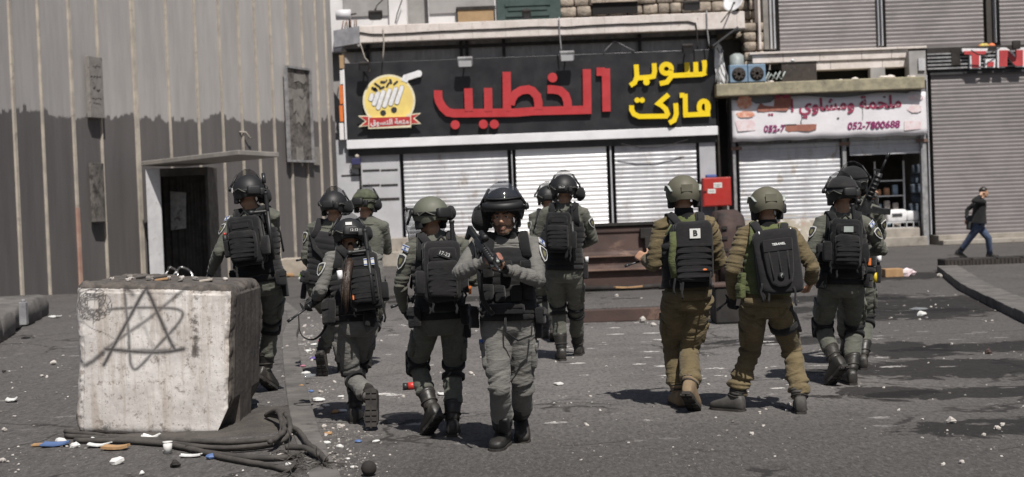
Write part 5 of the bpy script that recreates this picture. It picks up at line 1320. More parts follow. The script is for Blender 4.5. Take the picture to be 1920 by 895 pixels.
            if not cups:
                for sg in (-1, 1): mb = MB(); mb.rbox(s.hp(sg * .094, -.015, -.030), (.014, .034, .050), (r, f, u), 0, .7); mb.build('ear_pad', M['black_cloth'], hel)
            mb = MB(); mb.rbox(sp(math.pi, -.02, .018), (.058, .024, .036), (r, f, u), 0, .5); mb.rbox(sp(math.pi - .55, -.1, .014), (.022, .02, .03), (r, f, u), 0, .5); mb.build('battery_box', M['shell_black'], hel)
            mb = MB()
            for sg, ph in ((-1, 0), (1, .4)):
                mb.tube([sp(math.pi + sg * .45, -.12, .02), sp(math.pi + sg * .65, -.04, .013), sp(math.pi + sg * .9, .02 + .2 * ph, .012), sp(math.pi + sg * 1.1, -.02 + .1 * ph, .012), sp(math.pi + sg * 1.25, -.08, .012), sp(math.pi + sg * 1.35, .06, .012)], .0045, 5)
            mb.build('headset_cable', M['cable'], hel)
            mb = MB(); lat = (.58, 1.42) if style == 'up' else (-.95, .20)
            rr = []; m_ = 22; rad = .030 if style == 'up' else .048
            for i in range(9):
                l = lat[0] + (lat[1] - lat[0]) * i / 8
                if style == 'up':
                    # raised: a curved sheet tipped back over the crown
                    rr.append([sp(-1.35 + 2.7 * j / m_, l, .012 + .034 * i / 8) for j in range(m_ + 1)])
                else:
                    rr.append([c + r * ((.125 * k + rad) * math.sin(-1.25 + 2.5 * j / m_) * (1 - .10 * (i < 3))) + f * ((.146 * k + rad) * math.cos(-1.25 + 2.5 * j / m_)) + u * ((-.175 + .225 * i / 8) * k) for j in range(m_ + 1)])
            mb.loft(rr, 0, False, True, False); v = mb.build('visor', M['visor'] if style == 'up' else M['visor_clear'], hel); v.modifiers.new('s', 'SOLIDIFY').thickness = .004
            mb = MB()
            if style == 'up': mb.tube([sp(-1.45 + 2.9 * j / m_, .57, .013) for j in range(m_ + 1)], .006, 6); mb.tube([sp(-1.35 + 2.7 * j / m_, 1.43, .047) for j in range(m_ + 1)], .004, 5)
            else: mb.tube(rr[-1], .014, 7)
            for sg in (-1, 1): mb.tube([sp(sg * 1.45, .12, .026), (rr[4][0] if sg < 0 else rr[4][-1])], .010, 6)
            mb.build('visor_rim', M['shell_black'], v)
        if cover:
            mb = MB(); rr = []
            for i in range(9):
                q = i / 8; rr.append([sp(2 * math.pi * j / n, .22 - .12 * math.cos(2 * math.pi * j / n) * 0 + (R(89) - .22) * q, .005 + .003 * math.sin(5 * j) * (1 - q)) for j in range(n)])
            mb.solid(rr); mb.build('helmet_cover', cover, hel)
        return s
    def bundle(s, x, y, z, w=.055, mat='black_cloth'):
        """visor bag rolled up at the side of the helmet"""
        mb = MB(); c = s.hp(x, y, z); mb.ell(c, (w, w * 1.3, w * 1.25), (s.hr, s.hf, s.hu), 12, 8)
        mb.ell(c + s.hu * (w * .7) + s.hr * (w * .1), (w * .7, w * .8, w * .7), (s.hr, s.hf, s.hu), 10, 7); mb.ell(c - s.hu * (w * .8) - s.hr * (w * .15), (w * .6, w * .9, w * .6), (s.hr, s.hf, s.hu), 10, 7)
        mb.build('rolled_bag', M[mat], s.hel); return s
    def vest(s, mat, lo=.10, hi=.86, off=.026, bands=8, front=False):
        mb = MB(); rings = [s.ring(lo, .004), s.ring(lo, off - .008), s.ring(lo + .012, off)]
        for i in range(bands):
            t0 = lo + .02 + (hi - .12 - lo) * i / bands; dt = (hi - .12 - lo) / bands
            wk = lambda t: 1.0 - .20 * smooth01((t - .58) / .25)
            rings += [s.ring(t0, off, wk(t0)), s.ring(t0 + dt * .1, off + .003, wk(t0)), s.ring(t0 + dt * .72, off + .003, wk(t0)), s.ring(t0 + dt * .8, off - .0005, wk(t0))]
        rings += [s.ring(hi - .09, off, .80), s.ring(hi - .03, off, .74), s.ring(hi, off - .012, .68), s.ring(hi, .002, .66)]
        mb.loft(rings, 0, False); mb.soft(.010, 8, s.P.x); vs = mb.build('vest', M[mat], s.root); s.vs = vs
        mb = MB()
        for sg in (-1, 1):
            a1, a2 = (270 + sg * 34, 90 - sg * 34)
            ra, fa = s.ax(.95); top = s.spine(.985) + ra * (sg * .105 * s.k) + s.up * (.045)
            mb.tube([s.tp(hi - .12, a1, off + .004), s.tp(hi + .02, a1, off - .004), top - fa * .07, top, top + fa * .07, s.tp(hi + .0, a2, off), s.tp(hi - .12, a2, off + .004)], [.036] * 7, 8, 0, True, .35, fa * -1)
        mb.build('shoulder_strap', M[mat], vs); return s
    def pouch(s, t, ang, w, h, dp, mat='black_cloth', name='pouch', off=.03, par=None):
        p, tg, n, u = s.fr(t, ang, off + dp); mb = MB(); mb.rbox(p, (w, dp, h), (tg, n, u), 0, .45, 16, .2); mb.soft(.008, 14, ang); o = mb.build(name, M[mat], par or s.vs)
        mb = MB(); mb.box(p + n * (dp * 1.02) + u * (h * .45), (w * .9, .004, h * .3), (tg, n, u)); mb.build('flap', M[mat], o, .003); return o
    def belt(s, mat='black_cloth', t0=.0, t1=.085, off=.016):
        mb = MB(); mb.loft([s.ring(t0, 0), s.ring(t0, off), s.ring(t1, off), s.ring(t1, 0)], 0, False, True); o = mb.build('belt', M[mat], s.root); s.bl = o; return s
    def holster(s, ang, t=-.12, thigh=None):
        p, tg, n, u = s.fr(t, ang, .045); mb = MB(); mb.rbox(p, (.032, .026, .085), (tg, n, u), 0, .5); o = mb.build('holster', M['char_cloth'], s.bl)
        mb = MB(); mb.tube([p + u * .07, p + u * .12 + tg * .02, p + u * .13 + tg * .05], .016, 8); mb.build('pistol_grip', M['gun_poly'], o); return s
    def kneepad(s, side, mat='black_cloth'):
        hip, kn, an, t, u, f = s.legs[side]; k = s.k
        ax = (an - hip).normalized(); fw = (f - ax * f.dot(ax)).normalized(); sd = ax.cross(fw)
        mb = MB()
        for dz in (-.055, .055):
            a = (kn - hip).normalized() if dz < 0 else (an - kn).normalized(); c = kn + a * dz; q = (.079 if dz < 0 else .077) * k; g = (f - a * f.dot(a)).normalized(); b = a.cross(g); rr = []
            for w_ in (-.018, .018):
                rr.append([c + a * w_ + b * (q * math.cos(x)) + g * (q * math.sin(x)) for x in [2 * math.pi * i / 20 for i in range(20)]])
            mb.loft(rr, 0, False)
        pad = mb.build('knee_pad', M[mat], s.root); pad.modifiers.new('s', 'SOLIDIFY').thickness = .012
        mb = MB(); mb.rbox(kn + fw * (.062 * k), (.062, .028, .095), (sd, fw, ax), 0, .6); mb.build('pad_cup', M[mat], pad); return s
    def cargo(s, side, mat, t=.55):
        hip, kn, an, tt, u, f = s.legs[side]; sg = 1 if side == 'R' else -1; a = (kn - hip).normalized(); g = (f - a * f.dot(a)).normalized(); b = a.cross(g) * 1
        out = s.rh * sg; out = (out - a * out.dot(a)).normalized(); g = a.cross(out); p = hip.lerp(kn, t) + out * (.078 * s.k)
        mb = MB(); mb.rbox(p, (.068, .022, .085), (g, out, a), 0, .5, 18, .2); o = mb.build('cargo_pocket', mat, s.root)
        mb = MB(); mb.rbox(p + out * .018 - a * .065, (.070, .010, .026), (g, out, a), 0, .4); mb.build('pocket_flap', mat, o); return s
    def badge(s, side, t=.42, flag=False, view=None, size=1.0):
        """shield badge and flag sewn on the upper sleeve"""
        sh, el, wr = s.arms[side]; sg = 1 if side == 'R' else -1; a = (el - sh).normalized()
        n = s.rs * sg * .8 + (V((0, 0, CAMH)) - sh).normalized() * .75; n = (n - a * n.dot(a)).normalized(); g = a.cross(n); up = -a
        p = sh.lerp(el, t) + n * (.066 * s.k); z = .043 * size
        shp = [(-.8, 1.15), (0, 1.3), (.8, 1.15), (.85, .2), (.5, -.8), (0, -1.3), (-.5, -.8), (-.85, .2)]
        mb = MB(); mb.prism([(x * z, y * z) for x, y in shp], p, (g, up, n), .006); o = mb.build('sleeve_badge', M['patch_white'], s.root)
        mb = MB(); mb.prism([(x * z * .82, y * z * .84) for x, y in shp], p + n * .006, (g, up, n), .002); mb.build('badge_field', M['patch_black'], o)
        mb = MB(); mb.prism([(x * z * .38, y * z * .42) for x, y in shp], p + n * .008, (g, up, n), .002); mb.build('badge_emblem', M['patch_olive'] if flag != 'plain' else M['patch_white'], o)
        if flag: s.flag(p - a * .105 * s.k, g, up, n)
        return s
    def flag(s, p, g, up, n, w=.034, par=None):
        mb = MB(); mb.box(p, (w, w * .68, .003), (g, up, n)); o = mb.build('flag_patch', M['patch_white'], par or s.root)
        mb = MB()
        for q in (-.46, .46): mb.box(p + up * (w * q) + n * .004, (w * .98, w * .085, .001), (g, up, n))
        for q in (0, math.pi):
            pts = [(math.sin(q + i * 2.0944) * w * .26, math.cos(q + i * 2.0944) * w * .26) for i in range(4)]; mb.ribbon(pts, w * .08, p + n * (.0042 + .0006 * (q > 0)), (g, up, n), .001)
        mb.build('flag_print', M['patch_blue'], o); return o
    def gaiter(s, mat='black_cloth'):
        nk = s.spine(1.0); jaw = s.hp(0, -.015, -.085); mb = MB(); rr = []
        r, f = s.hr, s.fs
        for q, w in ((-.05, .088), (.1, .082), (.4, .076), (.7, .073), (1.0, .070), (1.05, .06)):
            c = nk.lerp(jaw, q); rr.append([c + r * (w * s.k * math.cos(a)) + f * (w * 1.05 * s.k * math.sin(a)) for a in [2 * math.pi * i / 20 for i in range(20)]])
        mb.loft(rr, 0, False); mb.build('neck_gaiter', M[mat], s.root); return s
    def number(s, txt, p, g, up, n, w, par, size=.03):
        mb = MB(); mb.box(p, (w, size * .75, .003), (g, up, n)); o = mb.build('number_tag', M['patch_black'], par)
        text(txt, size, p + n * .003, (g, up, n), .002, 'tag_lettering', M['text_white'], o, .0, fit=w * 1.6); return o
    def backpack(s, label, w=.15, h=.23, dp=.085, t=.6, mat='black_cloth', tilt=0, shift=0.0, style='molle'):
        dp *= .88; p, tg, n, u = s.fr(t, 270, .026 + dp); r, f = s.ax(t); g = r
        if tilt: a = R(tilt); g, u = g * math.cos(a) + u * math.sin(a), u * math.cos(a) - g * math.sin(a)
        p = p + g * shift
        o = thing('backpack', p, label, 'backpack'); A = (g, n, u); s.bp = o; s.bpf = (p, g, n, u, w, h, dp)
        mb = MB(); mb.rbox(p, (w, dp, h), A, 0, .5, 24, .22); mb.rbox(p - n * (dp * .7), (w * 1.02, .03, h * .98), A, 0, .4, 20, .1); mb.soft(.016, 8, p.x); main = mb.build('main_bag', M[mat], o)
        if style == 'molle':
            c = p + n * (dp * .95) - u * (h * .22); mb = MB(); mb.rbox(c, (w * .80, .042, h * .60), A, 0, .5, 22, .2); mb.soft(.012, 9, p.x); pk = mb.build('front_pocket', M[mat], o)
            mb = MB()
            for i in range(5): mb.box(c + n * .0425 + u * (h * (.36 - .19 * i)) + g * random.uniform(-.004, .004), (w * .72, .003, .008), A)
            mb.soft(.012, 9, p.x); mb.build('webbing', M[mat], pk, .002)
            mb = MB(); mb.rbox(p + n * (dp * .92) + u * (h * .58), (w * .72, .026, h * .24), A, 0, .5, 18, .25); up_ = mb.build('upper_pocket', M[mat], o)
            mb = MB(); mb.box(p + n * (dp * .92 + .028) + u * (h * .60), (w * .5, .003, .02), A); mb.build('name_panel', M['char_cloth'], up_)
            for sg in (-1, 1):
                mb = MB(); mb.rbox(p + g * (sg * (w + .022)) - u * (h * random.uniform(.2, .45)), (.035, dp * .75, h * random.uniform(.3, .46)), A, 0, .5, 16, .2); mb.soft(.014, 9, sg); mb.build('side_pocket', M[mat], o)
            mb = MB(); mb.tube([p + u * (h * .97) - g * .04 - n * (dp * .5), p + u * (h * .97 + .045) - n * (dp * .5), p + u * (h * .97) + g * .04 - n * (dp * .5)], .010, 6); mb.build('grab_handle', M[mat], o)
            mb = MB()
            for sg in (-1, 1):
                mb.tube([p + g * (sg * w * .55) + u * (h * .9) + n * (dp * .75), p + g * (sg * w * 1.02) + u * (h * .35) + n * (dp * .6), p + g * (sg * w * 1.02) - u * (h * .3) + n * (dp * .6)], .006, 5)
            mb.build('zip_piping', M['char_cloth'], main)
        for q in range(4):
            mb = MB(); sx = random.choice((-1, 1)); a0 = p + g * (sx * w * random.uniform(.5, 1.1)) - u * (h * random.uniform(.5, .95)) + n * (dp * random.uniform(.3, 1)); pts = [a0 + n * .01]
            for j in range(5): pts.append(pts[-1] - Z * random.uniform(.018, .04) + g * random.uniform(-.012, .012) + n * random.uniform(-.004, .008))
            mb.tube(pts, .009, 6, 0, True, .3, n); mb.build('loose_strap', M[mat], o)
        mb = MB(); ra, fa = s.ax(.95)
        for sg in (-1, 1):
            top = s.spine(.97) + ra * (sg * .115 * s.k) + s.up * .058
            mb.tube([p + g * (sg * w * .5) + u * (h * .8) - n * dp * .9, top - fa * .09 + s.up * -.01, top, top + fa * .09 - s.up * .03, s.tp(.66, 90 - sg * 42, .06), s.tp(.4, 90 - sg * 70, .055)], [.030] * 6, 8, 0, True, .3, -fa)
        mb.build('carry_strap', M[mat], o); return o
def mat4(p, x, z):
    x = x.normalized(); y = z.cross(x).normalized(); z = x.cross(y); m_ = Matrix.Identity(4)
    for i in range(3): m_[i][0] = x[i]; m_[i][1] = y[i]; m_[i][2] = z[i]; m_[i][3] = p[i]
    return m_

def make_rifle():
    r = thing('rifle', V((0, 0, 0)), 'black rifle', 'rifle', 'black rifles carried by the soldiers'); X, Y_, Z_ = V((1, 0, 0)), V((0, 1, 0)), V((0, 0, 1))
    mb = MB(); mb.bb(-.15, .06, -.017, .017, -.03, .035); mb.bb(-.14, .28, -.010, .010, .036, .046); mb.bb(-.06, .0, -.019, .019, -.055, -.028); mb.build('receiver', M['gun'], r, .004)
    mb = MB(); mb.tube([(.06, 0, .008), (.30, 0, .008)], .026, 12); 
    for i in range(6): mb.tube([(.08 + i * .036, 0, .008), (.098 + i * .036, 0, .008)], .029, 12)
    mb.build('handguard', M['gun_poly'], r)
    mb = MB(); mb.tube([(.30, 0, .008), (.46, 0, .008)], .0095, 10); mb.tube([(.43, 0, .008), (.48, 0, .008)], .013, 10); mb.build('barrel', M['gun'], r)
    mb = MB(); mb.prism([(.30, .0), (.33, 0), (.318, .075), (.308, .075)], (0, -.006, 0), (X, Z_, Y_), .012); mb.build('front_sight', M['gun'], r)
    mb = MB(); mb.prism([(-.15, .028), (-.36, .032), (-.37, -.085), (-.345, -.085), (-.30, -.02), (-.15, -.005)], (0, -.018, 0), (X, Z_, Y_), .036); mb.build('stock', M['gun_poly'], r, .005)
    mb = MB(); mb.prism([(-.10, -.03), (-.06, -.03), (-.085, -.125), (-.125, -.115)], (0, -.014, 0), (X, Z_, Y_), .028); mb.build('grip', M['gun_poly'], r, .004)
    mb = MB(); mb.prism([(-.035, -.05), (.02, -.05), (.028, -.13), (.048, -.20), (.0, -.215), (-.022, -.14)], (0, -.012, 0), (X, Z_, Y_), .024); mb.build('magazine', M['gun'], r, .003)
    mb = MB(); mb.tube([(-.09, 0, .082), (.02, 0, .082)], .021, 12); mb.tube([(.0, 0, .082), (.035, 0, .082)], .027, 12); mb.bb(-.07, -.01, -.012, .012, .044, .066); mb.build('optic', M['gun_poly'], r)
    return r
def make_baton():
    r = thing('baton', V((0, 0, 0)), 'black baton', 'baton', 'side handle batons tucked behind packs')
    mb = MB(); mb.tube([(0, 0, 0), (0, 0, -.42)], .0165, 12); mb.build('shaft', M['gun_poly'], r)
    mb = MB(); z = .0; pts = [(0, 0, 0)]; rs = [.017]
    for i in range(9): pts += [(0, 0, .012 + i * .016), (0, 0, .020 + i * .016)]; rs += [.0155, .0185]
    pts += [(0, 0, .158), (0, 0, .168)]; rs += [.022, .020]
    mb.tube(pts, rs, 12); mb.build('grip', M['gun_poly'], r)
    mb = MB(); pts = [(-.0, 0, 0)]; rs = [.015]
    for i in range(7): pts += [(-.02 - i * .015, 0, 0), (-.027 - i * .015, 0, 0)]; rs += [.013, .0155]
    pts += [(-.132, 0, 0), (-.15, 0, 0), (-.162, 0, 0)]; rs += [.021, .023, .014]
    mb.tube(pts, rs, 12); mb.build('side_handle', M['gun_poly'], r); return r
RIFLE, BATON = make_rifle(), make_baton(); used = {}
def place_rifle(a, b, label, up=Z, scale=None):
    o = RIFLE if 'r' not in used else copy_tree(RIFLE); used['r'] = 1
    x = (b - a); L = x.length; s = scale or max(.8, min(1.1, L / .85)); o.matrix_world = mat4(b - x.normalized() * (.48 * s), x, V(up)) @ Matrix.Scale(s, 4)
    o['label'] = label; return o
def place_baton(c, top, side, label):
    o = BATON if 'b' not in used else copy_tree(BATON); used['b'] = 1
    z = (top - c).normalized(); y = z.cross(-(side - c)).normalized(); x = y.cross(z); o.matrix_world = mat4(c, x, z); o['label'] = label; return o
def sling(pts, label, parent=None, w=.014):
    mb = MB(); P = [V(p) for p in pts]; Q = []
    for i in range(len(P) - 1):
        p0, p1, p2, p3 = P[max(i - 1, 0)], P[i], P[i + 1], P[min(i + 2, len(P) - 1)]
        for j in range(5):
            t = j / 5; Q.append(.5 * ((2 * p1) + (p2 - p0) * t + (2 * p0 - 5 * p1 + 4 * p2 - p3) * t * t + (3 * p1 - p0 - 3 * p2 + p3) * t ** 3))
    Q.append(P[-1]); mb.tube(Q, w, 8, 0, True, .3); o = mb.build('rifle_sling', M['black_cloth'], parent); 
    if label: tag(o, label, 'sling')
    return o

def mats_for(uni, glove='glove'): return [M[uni], M[glove], M['skin'], M['boot'], M['beard'], M['lips']]
GREY, GREEN, OLIVE = 'uni_grey', 'uni_green', 'uni_olive'
SOL = 'soldiers walking across the street'
def up_of(p): return p.up

# ---- A: by the concrete block
a = Person('soldier with dark visored helmet and black pack just behind the graffitied concrete block', 11.7, 1.05, (491, 528), (474, 399, .02), (466, 366, -.0), 8, 12, -25, -2, .1, SOL)
a.leg('R', (513, 731), 25, 32, 'toe', (506, 614, .2)); a.leg('L', (452, 742), 0, 0, 'heel', (470, 620, .3))
a.arm('L', (396, 510, .10), (416, 462, -.06), (-.5, .3, -.9), (.8, .4, 0), .8); a.arm('R', (505, 500, .33), (540, 478, .1), (-.8, .3, .1), None, 1.2)
a.body(mats_for(GREEN)).collar(M[GREEN]).helmet('up', M['shell_black']).vest('black_cloth').belt().badge('L', .38, True)
a.kneepad('R'); a.kneepad('L'); a.cargo('R', M[GREEN]); a.cargo('L', M[GREEN]); a.holster(0); a.pouch(.1, 200, .05, .07, .03); a.pouch(.02, 235, .045, .06, .03, par=a.bl); a.pouch(.02, 330, .045, .07, .03, par=a.bl); a.bundle(.14, -.04, -.02, .05)
mb = MB(); c = a.hsp(2.2, .55, .03); mb.tube([c - a.hu * .03, c + a.hu * .055 + a.hf * .02], .017, 10); mb.build('helmet_light', M['gun'], a.hel)
mb = MB(); mb.box(a.hsp(-1.65, .04, .012), (.003, .014, .020), (a.hr, a.hf, a.hu)); mb.build('white_tag', M['white_tape'], a.hel)
b = a.backpack('black pack with webbing rows worn by the soldier behind the concrete block', .145, .215, .085, .60)
p, g, n, u, w, h, dp = a.bpf
mb = MB(); mb.tube([p - g * (w + .03) - u * .0 + n * .03, p - g * (w + .03) + u * .07 + n * .03], .022, 10); bo = tag(mb.build('water_bottle', M['shell_black']), 'small dark bottle with red cap in the side of the pack by the concrete block', 'bottle')
mb = MB(); mb.tube([p - g * (w + .03) + u * .07 + n * .03, p - g * (w + .03) + u * .09 + n * .03], .014, 8); mb.build('cap', M['red_plastic'], bo)
c = U(502, 396, 11.48); place_baton(c, U(495, 335, 11.48), U(470, 398, 11.44), 'black side handle baton behind the pack of the soldier at the concrete block')

# ---- B
a = Person('soldier in black vest with one boot sole raised, left of the woman with ponytail', 13.5, 1.05, (608, 536), (622, 421), (627, 391), 5, 8, 12, -3, 0, SOL)
a.leg('L', (606, 706), 5, 62, 'toe', (606, 620, .25)); a.leg('R', (640, 700), 0, 0, 'heel', (640, 620, .3))
a.arm('L', (583, 500, .28), (571, 488, .0), (.2, 1, .2), (1, 0, 0), 1.2); a.arm('R', (650, 490, .3), (668, 486, .05), (-.3, 1, 0), None, 1.2)
a.body(mats_for(GREEN)).collar(M[GREEN]).helmet('up', M['shell_black']).vest('char_cloth', .06, .88).belt().badge('L', .36)
a.kneepad('L'); a.cargo('L', M[GREEN]); a.bundle(.15, -.02, .0, .052); a.pouch(.12, 225, .05, .06, .03); a.holster(180)
mb = MB(); mb.tube([a.tp(.9, 215, .05), a.tp(.6, 250, .05), a.tp(.3, 300, .045)], .026, 8, 0, True, .25); mb.build('cross_strap', M['black_cloth'], a.vs)
place_rifle(U(610, 478, 13.8), U(556, 490, 13.95), 'black rifle barrel poking out left of the soldier with raised boot sole', Z, .9)
# ---- C
a = Person('soldier in camouflage helmet cover half hidden behind the woman with the ponytail', 14.5, 1.06, (690, 528), (688, 414), (686, 386), 14, 18, 20, -4, 0, SOL)
a.leg('R', (688, 690), 10, 25, 'toe', (705, 615, .25)); a.leg('L', (668, 684), 5, 0, 'heel', (670, 610, .3))
a.arm('R', (700, 456, .30), (729, 464, .04), (-.6, .6, .3), None, 1.2); a.arm('L', (668, 470, .32), (655, 474, .1), (.5, .7, .2), None, 1.2)
a.body(mats_for(GREEN)).collar(M[GREEN]).helmet('up', M['uni_camo'], M['uni_camo']).belt().bundle(.145, -.01, -.0, .042).kneepad('R').cargo('R', M[GREEN])
# ---- D
a = Person('woman soldier with long dark ponytail and one boot kicked up behind her', 10.6, .98, (664, 606), (662, 474, .10), (655, 448, .14), -4, -8, -12, -12, 0, SOL)
a.leg('R', (664, 795), 0, 0, 'heel', (668, 690, .35)); a.leg('L', None, 5, 100, 'toe', (650, 705, .2), (700, 752, -.28))
a.arm('L', (590, 562, .15), (600, 556, -.16), (-.75, .1, -.55), (.4, .5, -.2), 1.1); a.arm('R', (690, 560, .28), (712, 556, .05), (-.9, .3, 0), None, 1.2)
a.body(mats_for(GREY), .0075).collar(M[GREY]).helmet('up', M['shell_black']).vest('black_cloth').belt().badge('L', .45, False, None, 1.1)
a.kneepad('L'); a.kneepad('R'); a.cargo('L', M[GREY], .42); a.cargo('R', M[GREY]); a.pouch(.15, 215, .06, .10, .035); a.pouch(.02, 300, .045, .06, .03, par=a.bl)
a.bundle(.145, -.07, .02, .045); a.number('12-13', a.hsp(math.pi - .12, -.02, .047), a.hr, a.hu, -a.hf, .036, a.hel, .026)
mb = MB(); mb.box(a.hsp(math.pi + .1, .42, .012), (.026, .003, .012), (a.hr, a.hf, a.hu)); mb.build('white_tag', M['white_tape'], a.hel)
q0 = a.hp(0, -.09, -.09); d1 = a.d - .30
mb = MB(); mb.tube([a.hp(0, -.06, -.06), U(658, 480, a.d - .14), U(653, 505, d1 - .03), U(649, 530, d1 - .08), U(648, 560, d1 - .08), U(650, 585, d1 - .06)], [.022, .030, .033, .034, .030, .008], 12)
for k in range(7):
    x = random.uniform(-7, 7); mb.tube([U(656 + x * .4, 485, d1 + .06), U(651 + x * .8, 515, d1 - .08), U(648 + x, 550, d1 - .11), U(647 + x * 1.2, 584 + random.uniform(-6, 8), d1 - .1)], [.008, .010, .009, .003], 6)
mb.build('ponytail', M['hair_brown'], a.root)
a.backpack('large black pack with blue and white flag patch worn by the woman with the ponytail', .128, .225, .090, .52, 'black_cloth', 6, .085)
p, g, n, u, w, h, dp = a.bpf; a.flag(p + g * (w * .45) + u * (h * .60) + n * (dp * .92 + .03), g, u, n, .040, a.bp)
mb = MB(); mb.tube([p - g * (w + .05) + u * .03 + n * .05, p - g * (w + .05) + u * .10 + n * .05], .022, 10); bo = tag(mb.build('water_bottle', M['em_white']), 'small clear bottle in the side of the woman soldier pack', 'bottle')
mb = MB(); mb.tube([p - g * (w + .05) + u * .10 + n * .05, p - g * (w + .05) + u * .12 + n * .05], .014, 8); mb.build('cap', M['soot'], bo)
mb = MB(); mb.box(p - g * (w * .7) - u * (h * .55) + n * (dp + .02), (.012, .006, .022), (g, n, u)); mb.build('orange_tab', M['orange'], a.bp)
c = U(689, 470, 10.38); place_baton(c, U(683, 424, 10.42), U(658, 476, 10.36), 'black side handle baton between the ponytail and the raised visor bag')
rf = place_rifle(U(640, 535, 10.72), U(540, 605, 10.60), 'black rifle pointing down left in the gloved hand of the woman soldier', V((-.3, -.2, 1)), .98)
sling([U(560, 590, 10.62), U(562, 620, 10.6), U(572, 634, 10.58), U(590, 636, 10.56), U(608, 618, 10.55), U(622, 580, 10.55), U(628, 560, 10.55)], 'black rifle sling hanging in a loop below the woman soldier rifle', None, .016)
# ---- E
a = Person('soldier with lowered clear visor and black pack marked 17-23 walking away', 9.85, .99, (826, 597), (817, 447), (806, 411), -4, -8, -38, -4, 0, SOL)
a.leg('R', (848, 820), 0, 0, 'heel', (851, 705, .3)); a.leg('L', (800, 815), -32, 38, 'toe', (778, 690, .3))
a.arm('L', (757, 580, .16), (739, 540, -.08), (.25, .45, -.75), (.8, .4, 0), .9); a.arm('R', (872, 520, .33), (893, 528, .05), (-.6, .5, .2), None, 1.2)
a.body(mats_for(GREEN), .0075).collar(M[GREEN]).helmet('down', M['shell_grey']).vest('black_cloth').belt().badge('L', .42, True, None, 1.1)
for sd_ in 'LR': a.kneepad(sd_); a.cargo(sd_, M[GREEN])
a.pouch(.05, 215, .05, .075, .03, par=a.bl); a.pouch(.05, 320, .04, .075, .03, par=a.bl); a.holster(0); a.bundle(.10, -.13, .03, .04)
mb = MB(); mb.box(a.hsp(-1.3, .10, .028), (.003, .018, .026), (a.hr, a.hf, a.hu)); mb.build('white_tag', M['white_tape'], a.hel)
a.backpack('black pack with number tag 17-23 on the soldier with the clear visor', .135, .215, .085, .60, 'char_cloth', -2, .02)
p, g, n, u, w, h, dp = a.bpf; a.number('17-23', p + u * (h * .60) + n * (dp * .92 + .033) + g * .012, (g - u * .35).normalized(), (u + g * .35).normalized(), n, .046, a.bp, .030)
mb = MB(); mb.box(p + g * (w + .06) - u * (h * .65) + n * .02, (.010, .012, .03), (g, n, u)); mb.build('orange_tab', M['orange'], a.bp)
c = U(849, 457, 9.62); place_baton(c, U(847, 418, 9.62), U(815, 460, 9.58), 'black side handle baton standing up behind the pack marked 17-23')
place_rifle(U(790, 560, 10.15), U(733, 578, 10.12), 'black rifle muzzle showing left of the soldier with the clear visor', Z, .9)
# ---- F facing the camera
Person.bearded = True
a = Person('bearded soldier with raised visor facing the camera and holding a rifle across his chest', 9.2, 1.05, (953, 597), (949, 447, .02), (944.5, 405, -.06), 186, 176, 190, -6, 0, SOL)
Person.bearded = True
a.leg('R', (929, 846), 196, 0, 'toe', (936, 706, -.35)); a.leg('L', (981, 830), 176, 22, 'toe', (984, 716, -.3))
a.arm('R', (912, 489, -.38), (851, 512, -.10), (.75, -.35, .25), (.35, .2, -.5), 1.25, 5); a.arm('L', (952, 506, -.34), (1012, 515, -.12), (-.85, -.35, .1), (-.1, .1, .9), 1.15, 1)
a.body(mats_for(GREY), .006); Person.bearded = False
a.collar(M[GREY]).eyes().gaiter().helmet('up', M['shell_black'], M['black_cloth'], False).vest('black_cloth', .06, .88).belt('black_cloth', -.02, .09, .022)
a.badge('L', .40, True, None, 1.15)
for sd_ in 'LR': a.cargo(sd_, M[GREY], .5)
a.bundle(.155, -.02, -.02, .07); a.holster(180, -.10)
for ang, t in ((62, .62), (90, .62), (118, .62), (60, .34), (82, .32), (104, .32), (128, .34)): a.pouch(t, ang, .034, .055, .022)
a.pouch(.13, 90, .13, .035, .02, 'char_cloth', 'chest_pouch'); a.pouch(.03, 20, .045, .075, .03, par=a.bl); a.pouch(.03, 165, .04, .06, .03, par=a.bl)
mb = MB(); p0 = a.tp(.03, 95, .03); mb.tube([p0 + V((-.03, 0, 0)), p0 + V((-.03, -.03, -.10)), p0 + V((.05, -.04, -.16)), p0 + V((.14, -.02, -.13)), p0 + V((.15, 0, -.05))], .007, 6); mb.build('lanyard', M['black_cloth'], a.bl)
mb = MB(); p0 = a.tp(.70, 64, .055); mb.tube([p0, p0 + Z * -.05 + V((.012, -.01, 0)), p0 + Z * -.09, p0 + Z * -.05 + V((-.012, -.01, 0)), p0], .004, 6); mb.build('carabiner', M['steel'], a.vs)
mb = MB(); rr = []
for l, g_ in ((-.01, .004), (.0, .0115), (.24, .0115), (.28, .006)): rr.append([a.hsp(-1.35 + 2.7 * j / 24, l + .10, g_) for j in range(25)])
mb.loft(rr, 0, False, True, False); mb.build('brow_band', M['shell_black'], a.hel)
for sd_ in 'LR':   # shin guards with straps
    hip, kn, an, t, u, f = a.legs[sd_]; c = an.lerp(kn, .34); ax = (kn - an).normalized(); ff = (f - ax * f.dot(ax)).normalized(); sdv = ax.cross(ff)
    mb = MB(); mb.loft([[c + ax * z_ + sdv * (q_ * math.cos(x)) + ff * (q_ * math.sin(x)) for x in [2 * math.pi * i / 20 for i in range(20)]] for z_, q_ in ((-.05, .066), (-.04, .074), (.04, .076), (.05, .068))], 0, False); o = mb.build('ankle_guard', M['black_cloth'], a.root)
    mb = MB(); mb.rbox(c + ff * .05 + ax * .0 + sdv * (.03 if sd_ == 'R' else -.03), (.04, .03, .07), (sdv, ff, ax), 0, .6); mb.build('guard_pad', M['shell_black'], o)
